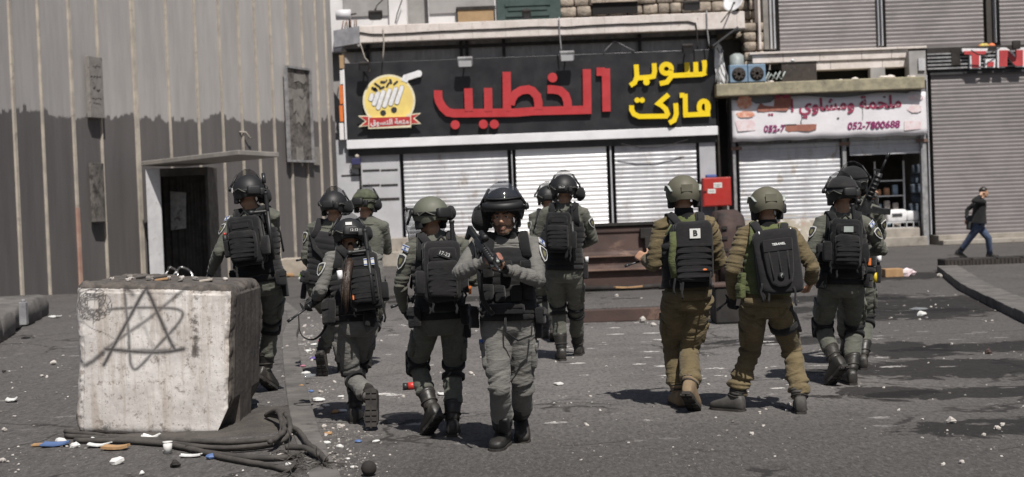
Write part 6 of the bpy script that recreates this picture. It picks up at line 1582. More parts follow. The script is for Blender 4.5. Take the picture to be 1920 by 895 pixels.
mb = MB(); mb.tube([a.tp(.9, 215, .09), a.hp(.16, -.08, .0), a.hp(.115, -.13, .17)], [.012, .009, .007], 7)
mb.build('radio_antenna', M['gun_poly'], a.vs)
mb = MB(); hip, kn, an, t, u, f = a.legs['R']; mb.box(hip.lerp(kn, .28) + a.rh * .095 - a.fh * -.02, (.02, .03, .015)); mb.build('blue_tab', M['patch_blue'], a.root)
place_rifle(U(891, 446, 9.02), U(937, 511, 8.50), 'black rifle with sight held across the chest of the bearded soldier facing the camera', V((.35, -.55, .75)), .88)
mb = MB()
for x, y in ((923, 498), (933, 491)):
    q = U(x, y, 8.66); mb.tube([q + V((-.03, .14, .05)), q], .018, 12)
o = tag(mb.build('weapon_light', M['gun']), 'twin black weapon lights clamped on the rifle of the bearded soldier', 'light')
mb = MB()
for x, y in ((923, 498), (933, 491)):
    q = U(x, y, 8.657); mb.tube([q + V((-.0005, .003, .001)), q + V((0, -.002, 0))], .013, 10)
mb.build('light_lens', M['pale_rail'], o)
sling([U(893, 440, 9.05), U(897, 500, 8.85), U(905, 560, 8.9), U(925, 590, 9.0)], 'black sling hanging from the rifle of the bearded soldier', None, .016)
# ---- G
a = Person('soldier with black pack and rolled visor bag walking away before the bright shutter', 14.3, 1.10, (1058, 506), (1058, 388), (1058, 360), 4, 6, 8, -2, 0, SOL)
a.leg('L', (1055, 677), -4, 0, 'heel', (1048, 590, .3)); a.leg('R', (1083, 668), 8, 0, 'heel', (1082, 585, .3))
a.arm('R', (1086, 462, .32), (1122, 456, .06), (-.7, .5, .2), None, 1.2); a.arm('L', (1032, 450, .32), (1010, 452, .1), (.6, .5, .2), None, 1.2)
a.body(mats_for(GREEN)).collar(M[GREEN]).helmet('up', M['shell_black']).vest('black_cloth').belt().badge('R', .40)
for sd_ in 'LR': a.kneepad(sd_); a.cargo(sd_, M[GREEN])
a.bundle(.16, -.02, -.03, .055); a.number('16-21', a.hsp(math.pi, .02, .048), a.hr, a.hu, -a.hf, .036, a.hel, .026); a.holster(0, -.02)
mb = MB(); q = a.tp(.12, 0, .06); mb.tube([q, q + Z * .06], .020, 8); mb.build('white_cap', M['em_white'], a.bl)
a.backpack('black pack worn by the soldier in front of the bright middle shutter', .135, .215, .085, .60, 'black_cloth', 0, -.05)
c = U(1073, 415, 14.08); place_baton(c, U(1072, 398, 14.08), U(1056, 407, 14.05), 'black baton hanging upright behind the pack before the bright shutter')
# ---- H
a = Person('soldier mostly hidden behind the one with the rolled visor bag before the shutter', 17.0, 1.05, (1024, 496), (1028, 398), (1027, 374), -3, 0, 0, 0, 0, SOL)
a.leg('L', (1023, 636), 0, 0, 'heel', (1020, 570, .3)); a.leg('R', (1040, 640), 5, 30, 'toe', (1040, 575, .3))
a.arm('L', (1016, 455, .2), (1004, 446, .0), (.2, .8, -.1), None, 1.1); a.arm('R', (1040, 450, .3), (1052, 448, .1), None, None, 1.1)
a.body(mats_for(GREEN), .011).collar(M[GREEN]).helmet('up', M['shell_black']).vest('black_cloth').belt().badge('L', .4).cargo('L', M[GREEN]).kneepad('L')
# ---- I
a = Person('soldier in olive brown uniform with white B patch on his black back plate walking away', 10.7, 1.05, (1288, 553), (1283, 410), (1280.5, 370), -4, -4, -4, 0, 0, SOL)
a.leg('L', (1278, 765), -6, 0, 'heel', (1258, 640, .3), boot='boot_tan', thick=1.1, tall=False); a.leg('R', (1303, 770), 24, 36, 'toe', (1288, 655, .3), boot='boot_tan', thick=1.1, tall=False)
a.arm('L', (1210, 486, .24), (1221, 520, -.04), (-.5, .6, .35), (.5, .3, -.5), 1.0, 2, 1.12); a.arm('R', (1318, 508, .32), (1362, 502, .06), (-.8, .4, .1), None, 1.2, 1, 1.12)
a.body(mats_for(OLIVE), .0075, True, 1.35).collar(M['green_cloth']).helmet('plain', M['shell_olive']).gaiter().vest('char_cloth', .10, .90, .028, 7).belt(OLIVE, -.06, .06, .022)
a.cargo('L', M[OLIVE], .62); a.cargo('R', M[OLIVE], .62)
b = a.backpack('black back plate carrier with webbing rows and a white B patch', .150, .235, .060, .58, 'char_cloth', 0, .02, 'plate')
p, g, n, u, w, h, dp = a.bpf; A3 = (g, n, u)
mb = MB()
for i in range(6): mb.box(p + n * (dp + .003) + u * (h * (.22 - .21 * i)), (w * .93, .004, .010), A3)
mb.soft(.006, 9, 2); mb.build('webbing', M['char_cloth'], b, .002)
mb = MB(); mb.box(p + n * (dp + .006) + u * (h * .60) + g * .005, (.042, .004, .038), A3); pt = mb.build('letter_patch', M['white_tape'], b)
text('B', .062, p + n * (dp + .010) + u * (h * .60) + g * .005, (g, u, n), .002, 'patch_letter', M['text_black'], pt, .003)
mb = MB(); mb.ell(p + n * (dp + .004) - u * (h * .62) + g * (w * .5), (.018, .003, .008), A3); mb.build('orange_mark', M['orange'], b)
mb = MB(); c0 = p - g * (w + .012) + n * .02
mb.tube([c0 + u * .16, c0 + u * .05, c0 - g * .02 - u * .06, c0 - u * .2], [.024, .030, .028, .026], 10); mb.build('green_pouch', M['green_cloth'], b)
mb = MB()
for sg in (-1, 1): mb.tube([a.tp(.93, 270 + sg * 40, .05), a.tp(.80, 270 + sg * 46, .055)], .012, 6, 0, True, .4)
mb.build('green_strap', M['green_cloth'], b)
place_rifle(U(1236, 480, 11.05), U(1172, 501, 10.98), 'short black rifle pointing left beside the soldier with the B patch', Z, .85)
# ---- J
a = Person('soldier in olive brown uniform with a smooth slanted black rucksack and thigh holster', 10.3, 1.02, (1436, 568), (1440, 428, .05), (1437, 392, .06), 3, 6, -4, -6, 0, SOL)
a.leg('L', (1394, 772), -48, 0, 'heel', (1404, 676, .3), boot='boot_grey', thick=1.08, tall=False); a.leg('R', (1502, 777), 10, 0, 'heel', (1494, 680, .3), boot='boot_grey', thick=1.08, tall=False)
a.arm('L', (1374, 556, .14), (1364, 524, -.10), (-.15, .25, -.95), (.6, .5, 0), 1.1, 1, 1.12); a.arm('R', (1520, 528, .18), (1527, 505, -.08), (-.1, .6, -.6), None, .9, 2, 1.12)
a.body(mats_for(OLIVE), .0075, True, 1.35).collar(M['green_cloth']).helmet('plain', M['shell_olive']).gaiter().vest('green_cloth', .10, .86, .02, 7).belt(OLIVE, -.06, .05, .02)
a.cargo('L', M[OLIVE], .66); a.pouch(.14, 205, .04, .06, .025, 'green_cloth'); a.pouch(.30, 205, .04, .05, .025, 'green_cloth')
mb = MB(); mb.rbox(a.hp(.135, .02, -.0), (.022, .034, .036), (a.hr, a.hf, a.hu), 0, .6); mb.build('ear_lamp', M['shell_black'], a.hel)
hip, kn, an, t, u_, f_ = a.legs['R']; axl = (kn - hip).normalized(); c = hip.lerp(kn, .36) + a.rh * .085 - a.fh * .03
mb = MB(); mb.rbox(c, (.034, .034, .105), (a.rh, a.fh, -axl), 0, .55); ho = mb.build('thigh_holster', M['shell_black'], a.root)
mb = MB(); mb.tube([c - axl * .10, c - axl * .15 - a.fh * .03], .020, 8); mb.build('pistol_grip', M['gun_poly'], ho)
mb = MB(); cc = hip.lerp(kn, .40); fw = (a.fh - axl * a.fh.dot(axl)).normalized(); sdv = axl.cross(fw); mb.loft([[cc + axl * z_ + sdv * (.108 * math.cos(x)) + fw * (.108 * math.sin(x)) for x in [2 * math.pi * i / 20 for i in range(20)]] for z_ in (-.03, .03)], 0, False); mb.build('thigh_strap', M['black_cloth'], ho).modifiers.new('s', 'SOLIDIFY').thickness = .01
b = a.backpack('smooth slanted black rucksack with a round badge and small white print', .165, .245, .07, .52, 'char_cloth', 9, .06, 'smooth')
p, g, n, u, w, h, dp = a.bpf; A3 = (g, n, u)
mb = MB(); pl = [(-.85, .72), (.85, .72), (.72, -.35), (.55, -.72), (.2, -.84), (-.2, -.84), (-.55, -.72), (-.72, -.35)]; mb.prism([(x * w * .85, y * h * .95) for x, y in pl], p + n * (dp - .012), (g, u, n), .040); pn = mb.build('raised_panel', M['char_cloth'], b, .014)
mb = MB()
for x in (-.42, 0, .42): mb.tube([p + n * (dp + .030) + g * (w * x) + u * (h * .3), p + n * (dp + .033) + g * (w * x * .85) - u * (h * .55)], .006, 6)
mb.build('panel_ridge', M['black_cloth'], pn)
mb = MB(); mb.box(p + n * (dp + .03) + u * (h * .50), (w * .66, .004, h * .19), A3); mb.build('top_flap', M['char_cloth'], pn, .006)
text('TERANEL', .03, p + n * (dp + .0345) + u * (h * .52) + g * .01, (g, u, n), .002, 'small_print', M['text_white'], pn, .001, fit=.10)
mb = MB(); c = p + n * (dp + .03) - u * (h * .46); mb.tube([c, c + n * .012], .026, 16); bd = mb.build('round_badge', M['shell_black'], pn)
mb = MB(); mb.tube([c + n * .013 + g * .008 + u * .014, c + n * .014 - g * .006 + u * .0, c + n * .013 + g * .002 - u * .016], .003, 5); mb.build('badge_print', M['pale_rail'], bd)
mb = MB(); cc = p + u * (h * .98) - n * .02; mb.tube([cc + g * (.12 * math.cos(x)) + u * (-.0 + .09 * math.sin(x)) + n * .063 for x in [math.pi + math.pi * i / 14 for i in range(15)]], .005, 6); mb.build('white_piping', M['em_white'], b)
place_rifle(U(1392, 545, 10.50), U(1344, 584, 10.44), 'short black rifle held low at the left of the soldier with the smooth rucksack', Z, .82)
# ---- L
a = Person('soldier in dark green with a silver patch on his black pack walking away', 11.75, 1.05, (1578, 532), (1580, 406), (1578, 369), 2, 2, -8, -2, 0, SOL)
a.leg('R', (1600, 723), 0, 0, 'heel', (1605, 622, .3)); a.leg('L', (1556, 722), -24, 40, 'toe', (1540, 617, .3))
a.arm('L', (1531, 520, .10), (1519, 476, -.06), (.1, .4, -.85), (.8, .3, 0), .9, 2); a.arm('R', (1622, 470, .32), (1656, 470, .05), (-.6, .5, .2), None, 1.2)
a.body(mats_for(GREEN)).collar(M[GREEN]).helmet('up', M['shell_black'], M['char_cloth']).vest('black_cloth').belt().badge('R', .45, True).badge('L', .4)
for sd_ in 'LR': a.kneepad(sd_); a.cargo(sd_, M[GREEN])
a.pouch(.05, 215, .05, .07, .03, par=a.bl); a.pouch(.05, 325, .045, .06, .03, par=a.bl); a.pouch(.45, 200, .05, .09, .03)
mb = MB(); q = a.tp(.58, 195, .09); mb.ell(q, (.014, .014, .02)); mb.build('red_tab', M['red_plastic'], a.vs)
a.backpack('black pack with a silver rectangle patch below the white rimmed visor', .135, .215, .085, .60, 'black_cloth', 0, -.02)
p, g, n, u, w, h, dp = a.bpf; mb = MB(); mb.box(p + u * (h * .60) + n * (dp * .92 + .032), (.040, .004, .024), (g, n, u)); mb.build('silver_patch', M['pale_rail'], a.bp)
mb = MB(); mb.box(p + g * (w + .07) - u * (h * .7), (.012, .012, .03), (g, n, u)); mb.build('orange_tab', M['orange'], a.bp)
c = U(1602, 418, 11.52); place_baton(c, U(1599, 392, 11.52), U(1580, 424, 11.5), 'black side handle baton behind the pack with the silver patch')
# ---- M
a = Person('soldier holding up a raised rifle, half hidden behind another soldier', 12.9, 1.07, (1602, 510), (1606, 385), (1600, 347), 8, 30, 25, 6, 0, SOL)
a.leg('R', (1620, 694), 5, 0, 'heel', (1628, 612, .3)); a.leg('L', (1584, 664), 5, 35, 'toe', (1585, 600, .3))
a.arm('R', (1643, 388, .10), (1650, 446, -.05), (.15, .2, .9), (-.8, .3, 0), 1.2); a.arm('L', (1625, 372, .35), (1600, 400, .35), (.5, .3, .7), None, 1.2, 2)
a.body(mats_for(GREEN)).collar(M[GREEN]).helmet('up', M['shell_black'], M['black_cloth']).vest('black_cloth').belt().badge('R', .45)
a.kneepad('R'); a.cargo('R', M[GREEN]); a.holster(0, -.02)
mb = MB(); q = a.tp(.16, 0, .055); mb.tube([q, q + Z * .06], .022, 8); mb.build('white_cap', M['em_white'], a.bl)
mb = MB(); q = a.tp(-.14, 350, .05); mb.tube([q, q + Z * .09], .02, 8); mb.build('yellow_holder', m_plain('yellow_plastic', (.6, .45, .03), .5), a.bl)
place_rifle(U(1613, 414, 12.6), U(1668, 288, 12.45), 'black rifle raised diagonally toward the open shop doorway', V((-.7, -.1, .45)), 1.12)
# ---- N and O civilians
a = Person('man in black top and blue jeans walking right with a hand at his ear', 32.9, 1.03, (1835, 418), (1839, 375), (1845, 361, 0), 88, 80, 95, -4, 0, None)
a.leg('L', (1871, 483.5), 90, 0, 'toe', (1851, 444, .0), boot='boot', thick=.95, tall=False); a.leg('R', (1810, 485), 95, 25, 'toe', (1822, 448, 0), boot='boot', thick=.95, tall=False)
a.arm('R', (1838, 367, -.14), (1830, 390, -.32), (.5, .2, .8), (.3, 1, 0), .9, 2); a.arm('L', (1812, 412, .18), (1816, 396, .25), (-.2, 0, -1), None, .6, 2)
a.body([M['black_cloth'], M['glove'], M['skin'], M['boot'], M['beard'], M['lips']], .012, True, .6).hair(M['hair'])
# jeans as clothing over the legs
mb = MB()
for sd_ in 'LR':
    hip, kn, an, t, u_, f_ = a.legs[sd_]; mb.tube([hip + Z * .06, hip.lerp(kn, .3), hip.lerp(kn, .65), kn, kn.lerp(an, .35), kn.lerp(an, .7), kn.lerp(an, .95)], [.106, .104, .092, .082, .078, .072, .066], 14)
mb.loft([a.ring(-.2, .006), a.ring(-.1, .010), a.ring(0, .010), a.ring(.12, .010)], 0, False); mb.build('jeans', M['denim'], a.root)
mb = MB(); mb.loft([a.ring(-.02, .05, 1, 22), a.ring(.1, .045, 1, 22), a.ring(.5, .02, 1, 22), a.ring(.8, .012, 1, 22)], 0, False)
o = mb.build('jacket', M['black_cloth'], a.root)
mb = MB(); p0 = a.tp(.02, 240, .035); mb.rbox(p0 + V((-.02, 0, -.02)), (.085, .10, .17), None, 0, .8); mb.soft(.03, 6); mb.build('jacket_flap', M['grey_shirt'], o)
a = Person('distant man on the shop steps, only his head showing above an olive helmet', 41.6, 1.0, (1449, 413), (1448, 373), (1448, 362.5), 180, 180, 160, 0, U(960, 458.5, 42).z * .52, None)
a.leg('L', (1453, 462), 180, 0, 'toe', (1453, 435, -.2)); a.leg('R', (1445, 462), 180, 0, 'toe', (1444, 435, -.2))
a.arm('L', (1461, 416, -.05), (1463, 398, .02)); a.arm('R', (1436, 416, -.05), (1434, 398, .02))
a.body([M['grey_shirt'], M['skin'], M['skin'], M['boot'], M['beard'], M['lips']], .014, True, .5).hair(M['hair'])
# ================================================================== graffitied concrete block
DB = 9.85; BW, BH, BD_ = 1.17, 1.14, 1.12
c0 = U(286, 806, DB); c0.y = DB + BD_ / 2; c0.z = .075
def m_block():
    t = NT('whitewashed_block'); o = t.tc.outputs['Object']
    at = t.n('ShaderNodeAttribute', attribute_name='paint'); ag = t.n('ShaderNodeAttribute', attribute_name='grime_shade')
    k = t.mix(t.ramp(t.noise(o, 3.2, 6, .65), .3, .7), (.68, .65, .63), (.50, .47, .45))
    st = t.mapping(o, (7, 7, .55))
    k = t.mix(t.ramp(t.noise(st, 1.6, 6, .65), .48, .66, 0, .6), k, (.36, .30, .25))
    k = t.mix(t.ramp(t.noise(o, 13, 8, .8), .54, .62, 0, .8), k, (.23, .19, .165))
    k = t.mix(t.ramp(t.noise(o, 55, 5, .85), .58, .66, 0, .85), k, (.10, .085, .075))
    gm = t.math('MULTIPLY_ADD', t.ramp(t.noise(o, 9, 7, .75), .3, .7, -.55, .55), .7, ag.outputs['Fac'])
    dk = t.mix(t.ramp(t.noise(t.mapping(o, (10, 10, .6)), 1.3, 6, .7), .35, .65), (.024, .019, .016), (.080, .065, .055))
    k = t.mix(t.ramp(gm, .25, .75, 0, .92), k, dk)  # dark streaked tone serves the dirt and the painted shade of the right face
    k = t.mix(t.math('MULTIPLY', t.math('MINIMUM', at.outputs['Fac'], 1), t.ramp(t.noise(o, 120, 3, .8), .2, .5, .65, .95)), k, (.030, .027, .029))
    t.col(k); t.rough(.9)
    t.nrm(t.bump(t.noise(o, 45, 6, .7), .4, .006, t.bump(t.noise(o, 7, 5), .25, .012))); return t.m
def zb(x, y):   # close view of the block -> local face coordinates
    q = U(x / 2.011, 450 + y / 2.011, DB); return (q.x - c0.x, q.z - c0.z)
STR = [([(325, 472), (352, 456), (400, 412), (470, 360), (560, 298), (640, 232), (705, 178)], .011, .75),
       ([(392, 472), (430, 400), (490, 290), (545, 192), (560, 200), (600, 290), (640, 380), (660, 415)], .012, 1),
       ([(398, 412), (450, 416), (540, 424), (620, 424), (692, 412)], .013, 1), ([(400, 412), (470, 420), (640, 418)], .014, .8),
       ([(408, 262), (520, 256), (640, 258), (682, 268), (688, 288), (660, 330), (590, 405), (550, 455), (512, 488), (494, 470), (490, 430), (484, 340), (474, 250), (468, 185)], .010, .85),
       ([(325, 472), (350, 458), (390, 425)], .015, .9), ([(520, 260), (560, 370), (600, 470)], .010, .35), ([(475, 185), (500, 205)], .016, .8)]
g6 = random.Random(4); scr = []
for i in range(11):
    a = g6.uniform(0, 6.28); pts = []
    for j in range(9): a += g6.uniform(.5, 1.5); rr = g6.uniform(20, 75); pts.append((352 + rr * math.cos(a) * .95, 242 + rr * math.sin(a)))
    scr.append((pts, .0035, .9))
scr += [([(300, 290), (340, 330), (400, 355), (450, 385)], .003, .8), ([(330, 180), (310, 300)], .003, .9), ([(360, 175), (350, 330)], .003, .9)]
mb = MB(); n = 150; vmap = {}; vs = []; fs = []
def bv(i, j, k):
    key = (i, j, k)
    if key in vmap: return vmap[key]
    vmap[key] = len(vs); vs.append((i / n * 2 - 1, j / n * 2 - 1, k / n * 2 - 1)); return vmap[key]
stp = {0: 1, 1: 3}
def face(fn, s):
    for a in range(0, n, s):
        for b in range(0, n, s): fs.append(tuple(fn(*q) for q in ((a, b), (a + s, b), (a + s, b + s), (a, b + s))))
face(lambda a, b: bv(a, 0, b), 1); face(lambda a, b: bv(n, a, b), 1); face(lambda a, b: bv(0, n - a, b), 3); face(lambda a, b: bv(n - a, n, b), 3); face(lambda a, b: bv(a, b, n), 1)
P_ = np.array(vs) * np.array([BW / 2, BD_ / 2, BH / 2]); hb = np.array([BW / 2, BD_ / 2, BH / 2]); rad = .075
inner = np.clip(P_, -(hb - rad), hb - rad); dlt = P_ - inner; ln = np.linalg.norm(dlt, axis=1); nn_ = dlt / np.maximum(ln, 1e-6)[:, None]
P_ = np.where(ln[:, None] > 0, inner + nn_ * rad, P_)
z = P_[:, 2] + BH / 2; x = P_[:, 0]; y = P_[:, 1]
lim = BW / 2 - np.clip((.29 - z), 0, 1) * .46; m_ = (x > lim) & (z < .29) & ((y < -.28) | (y > .18)); x = np.where(m_, lim, x)
liml = -(BW / 2 - np.clip((.10 - z), 0, 1) * .25); x = np.where(x < liml, liml, x)
P_[:, 0] = x
dis = np.array([noise.noise(V((q[0] * 3.1, q[1] * 3.1, q[2] * 3.1))) * .007 + noise.noise(V((q[0] * 13, q[1] * 13, q[2] * 13))) * .0018 + noise.noise(V((q[0] * 37, q[1] * 37, q[2] * 37))) * .0010 for q in P_])
edge = ((np.abs(P_[:, 0]) > BW / 2 - .07).astype(int) + (np.abs(P_[:, 1]) > BD_ / 2 - .07) + (P_[:, 2] > BH / 2 - .07)) >= 2
dis = dis * (1 + 3.2 * edge) - .007 * edge * np.array([max(0, noise.noise(V((q[0] * 9, q[1] * 9, q[2] * 9 + 4)))) * 3 for q in P_]); P_ = P_ + nn_ * dis[:, None]
z = P_[:, 2] + BH / 2
# tilt in the plane of the face (settled on one corner)
ta = R(-3.4); X2 = P_[:, 0] * math.cos(ta) - z * math.sin(ta); Z2 = P_[:, 0] * math.sin(ta) + z * math.cos(ta)
W_ = np.stack([X2, P_[:, 1], Z2], 1)
paint = np.zeros(len(W_)); front = P_[:, 1] < -BD_ / 2 + .05; F2 = W_[front][:, [0, 2]]; acc = np.zeros(len(F2))
for pts, w, s_ in STR + scr:
    q = [np.array(zb(*p)) for p in pts]
    if len(q) > 3:      # round the corners
        qq = []
        for i in range(len(q) - 1):
            p0, p1, p2, p3 = q[max(i - 1, 0)], q[i], q[i + 1], q[min(i + 2, len(q) - 1)]
            for j in range(5): t = j / 5; qq.append(.5 * ((2 * p1) + (p2 - p0) * t + (2 * p0 - 5 * p1 + 4 * p2 - p3) * t * t + (3 * p1 - p0 - 3 * p2 + p3) * t ** 3))
        q = qq + [q[-1]]
    dm = np.full(len(F2), 9.0)
    for i in range(len(q) - 1):
        ab = q[i + 1] - q[i]; t = np.clip(((F2 - q[i]) @ ab) / (ab @ ab + 1e-9), 0, 1); dm = np.minimum(dm, np.linalg.norm(F2 - (q[i] + t[:, None] * ab), axis=1))
    w *= 1.35 if w > .005 else 1.0; acc = np.maximum(acc, s_ * np.exp(-(dm / w) ** 2.2))
paint[front] = acc
grime_shade = np.zeros(len(W_)); grime_shade += np.where(nn_[:, 0] > .6, .95, 0) + np.where((P_[:, 0] > BW / 2 - .005), .8, 0) + np.where(P_[:, 2] > BH / 2 - .045, .75, 0)  # right face darkened in colour for its shade too; top and edges are dirt
grime_shade += .55 * np.exp(-((P_[:, 0] - .30) / .05) ** 2) * np.clip(z / BH * 1.3 - .1, 0, 1) + .45 * np.exp(-((BH - z) / .05) ** 2) + .35 * np.exp(-(z / .12) ** 2) + .5 * np.exp(-((P_[:, 0] + BW / 2) / .02) ** 2) * (z < .5)
grime_shade = np.clip(grime_shade, 0, 1) * 1.0
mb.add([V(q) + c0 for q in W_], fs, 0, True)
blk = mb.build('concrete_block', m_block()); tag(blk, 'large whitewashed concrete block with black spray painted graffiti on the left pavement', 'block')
for nm, ar in (('paint', paint), ('grime_shade', grime_shade)):
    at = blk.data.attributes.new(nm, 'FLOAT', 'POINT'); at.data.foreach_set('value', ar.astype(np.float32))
def toplocal(fx, fy):
    xl, zl = fx * BW / 2, BH; return c0 + V((xl * math.cos(ta) - zl * math.sin(ta), fy * BD_ / 2, xl * math.sin(ta) + zl * math.cos(ta)))

# ---- stone prototypes
def stone_mesh(seed, s, flat=.7):
    g = random.Random(seed); mb = MB(); mb.ell((0, 0, 0), (s, s * .75, s * flat), None, 7, 5); o = V((seed * 3.3, 1, 2))
    mb.v = [tuple(V(q) * (1 + .8 * noise.noise(V(q) / s * 1.1 + o))) for q in mb.v]; mb.sm = [False] * len(mb.f); return mb
M['chalk'] = m_worn('white_chalky_stone', (.56, .525, .49), (.40, .37, .345), 20, .9, 0, .5, 60, .004, .25, (.3, .26, .22), 20)
M['greystone'] = m_worn('grey_rubble_stone', (.24, .22, .205), (.16, .15, .14), 20, .9, 0, .5, 60, .004)
M['paper'] = m_worn('white_paper_litter', (.72, .72, .71), (.6, .6, .59), 12, .8, 0, .3, 30, .004)
M['foam'] = m_plain('white_foam', (.76, .75, .73), .7); M['card'] = m_worn('brown_cardboard', (.42, .26, .13), (.34, .2, .1), 6, .85)
M['blue_plastic'] = m_plain('blue_plastic', (.10, .17, .36), .5); M['purple_plastic'] = m_plain('purple_plastic', (.12, .08, .30), .5); M['green_plastic'] = m_plain('green_plastic', (.28, .50, .10), .5); M['pink_plastic'] = m_plain('pink_plastic', (.55, .22, .30), .6)
protos = []
for i in range(5):
    me = stone_mesh(i + 1, 1.0).build('stone_chip', M['chalk'] if i < 4 else M['greystone']); protos.append(me)
np_used = [0] * 5
def stone(p, s, label, group=None, grey=False, name=None):
    i = 4 if grey else random.randrange(4)
    o = protos[i] if not np_used[i] else protos[i].copy()
    if np_used[i]: COL.objects.link(o)
    np_used[i] = 1
    o.location = p + V((0, 0, s * .45)); o.scale = (s, s, s * random.uniform(.7, 1)); o.rotation_euler = (random.uniform(-.3, .3), random.uniform(-.3, .3), random.uniform(0, 6.28)); return tag(o, label, 'stone', group)
for fx, fy, s in ((-.75, -.3, .022), (-.62, .1, .03), (-.48, -.5, .026), (-.35, .2, .018), (-.22, -.4, .034), (-.15, .3, .02), (-.02, -.2, .022), (.08, .1, .03), (.2, -.5, .02), (.3, -.1, .033), (.42, .2, .018), (.55, -.3, .02), (.68, .0, .024), (-.55, -.1, .02)):
    stone(toplocal(fx, fy), s, 'small stone lying on top of the graffitied concrete block', 'stones on top of the concrete block', random.random() < .35)
for fx, fy, c in ((-.08, -.35, 'card'), (-.42, .0, 'soot'), (-.2, .05, 'soot'), (.5, -.35, 'seam')):
    p = toplocal(fx, fy); mb = MB(); mb.box(p + V((0, 0, .012)), (.05, .035, .008), (V((1, .2, .1)).normalized(), V((-.2, 1, 0)).normalized(), Z)); tag(mb.build('litter_scrap', M[c], None, .004), {'card': 'brown', 'soot': 'dark', 'seam': 'beige'}[c] + ' flat scrap lying on top of the graffitied concrete block', 'scrap', 'flat scraps on top of the block')

# ---- old cables round the foot of the block
M['cable_dirt'] = m_worn('dusty_black_cable', (.075, .067, .060), (.045, .041, .038), 9, .85, 0, .5, 60, .004)
cb = thing('cable_bundle', G(420, 835, .1), 'bundle of thick dusty cables with a frayed end round the foot of the concrete block', 'cable')
def strand(pts, r, lift=0.0, name='strand', zz=None):
    P = []
    for i, q in enumerate(pts):
        h = r + lift + (zz[i] if zz else 0); P.append(G(q[0], q[1], .1) + V((0, 0, h)))
    Q = []
    for i in range(len(P) - 1):
        p0, p1, p2, p3 = P[max(i - 1, 0)], P[i], P[i + 1], P[min(i + 2, len(P) - 1)]
        for j in range(5): t = j / 5; Q.append(.5 * ((2 * p1) + (p2 - p0) * t + (2 * p0 - 5 * p1 + 4 * p2 - p3) * t * t + (3 * p1 - p0 - 3 * p2 + p3) * t ** 3))
    Q.append(P[-1]); Q = [q + V((random.uniform(-.004, .004), random.uniform(-.006, .006), 0)) for q in Q]
    mb = MB(); mb.tube(Q, r, 9); return mb.build(name, M['cable_dirt'], cb)
strand([(122, 814), (170, 819), (230, 827), (330, 831), (430, 834), (490, 830), (522, 824), (530, 812), (520, 800), (500, 794)], .019, 0, 'strand', [0, 0, 0, 0, 0, 0, 0, .05, .10, .04])
strand([(124, 822), (200, 827), (300, 834), (380, 843), (440, 846), (500, 840), (538, 830), (544, 818), (536, 806)], .018, 0, 'strand', [0, 0, 0, 0, 0, 0, .02, .08, .10])
strand([(140, 831), (240, 833), (310, 838), (350, 846), (410, 858), (470, 864), (530, 864), (560, 856)], .020)
strand([(310, 836), (370, 850), (430, 866), (500, 878), (540, 886), (552, 878)], .019)
strand([(350, 846), (420, 850), (480, 846), (510, 842)], .016, .02)
strand([(540, 808), (560, 818), (576, 840), (596, 858), (612, 874)], .019, .02)
strand([(500, 794), (524, 800), (534, 824), (520, 840), (506, 848)], .018, .05)
strand([(536, 850), (570, 852), (598, 866)], .021, .02)
mb = MB(); g7 = random.Random(3)
for k in range(46):
    c = G(*(g7.choice([(556, 858), (604, 870), (548, 880), (540, 850)])), .12); p = [c]; d = V((g7.uniform(-.6, 1), g7.uniform(-1, .5), g7.uniform(0, .6))).normalized()
    for j in range(4): d = (d + V((g7.uniform(-.4, .4), g7.uniform(-.4, .4), -.3))).normalized(); q = p[-1] + d * .04; q.z = max(q.z, .105); p.append(q)
    mb.tube(p, .0035, 4)
mb.build('frayed_wires', M['cable_dirt'], cb)
# dirt heaped under the block's raised corner
mb = MB(); vs2 = []; nx, ny = 60, 24
for j in range(ny + 1):
    for i in range(nx + 1):
        u_, v_ = i / nx, j / ny; px = c0.x - .75 + 1.75 * u_; py = DB - .35 + 1.7 * v_
        h = .028 * math.sin(math.pi * u_) ** .5 * math.sin(math.pi * v_) ** .7 + .05 * math.exp(-((u_ - .84) / .07) ** 2 - ((v_ - .5) / .2) ** 2) + .016 * noise.noise(V((px * 9, py * 9, 0))) * math.sin(math.pi * u_) * math.sin(math.pi * v_)
        vs2.append((px, py, .09 + h))
mb.add(vs2, [(j * (nx + 1) + i, j * (nx + 1) + i + 1, (j + 1) * (nx + 1) + i + 1, (j + 1) * (nx + 1) + i) for j in range(ny) for i in range(nx)], 0, True)
tag(mb.build('dirt', m_worn('loose_dirt', (.085, .075, .068), (.055, .049, .045), 6, .95, 0, .8, 45, .012, .3, (.2, .18, .16), 30)), kind='stuff')

# ---- litter one can name
def gz(px, py): return .1 if px < 560 + max(0, (py - 640)) * .27 and py > 560 else 0.0
def flatbit(px, py, w, h, mat, label, cat, name, t=.006, curl=.0, rot=None):
    p = G(px, py, gz(px, py)); S_ = FPX / p.y; a = random.uniform(-.4, .4) if rot is None else rot; hw = w / S_ / 2; hd = h / S_ / 2 * 4
    ax = (V((math.cos(a), math.sin(a), 0)), V((-math.sin(a), math.cos(a), 0)), Z); mb = MB(); nn = 5; vs3 = []
    g = random.Random(px)
    for j in range(nn):
        for i in range(nn):
            x, y = i / (nn - 1) * 2 - 1, j / (nn - 1) * 2 - 1; vs3.append(p + ax[0] * (x * hw * g.uniform(.9, 1.08)) + ax[1] * (y * hd * g.uniform(.85, 1.1)) + Z * (.004 + t + curl * (x * x + g.uniform(0, .5)) * hw))
    mb.add(vs3, [(j * nn + i, j * nn + i + 1, (j + 1) * nn + i + 1, (j + 1) * nn + i) for j in range(nn - 1) for i in range(nn - 1)])
    o = mb.build(name, M[mat]); o.modifiers.new('s', 'SOLIDIFY').thickness = t; return tag(o, label, cat)
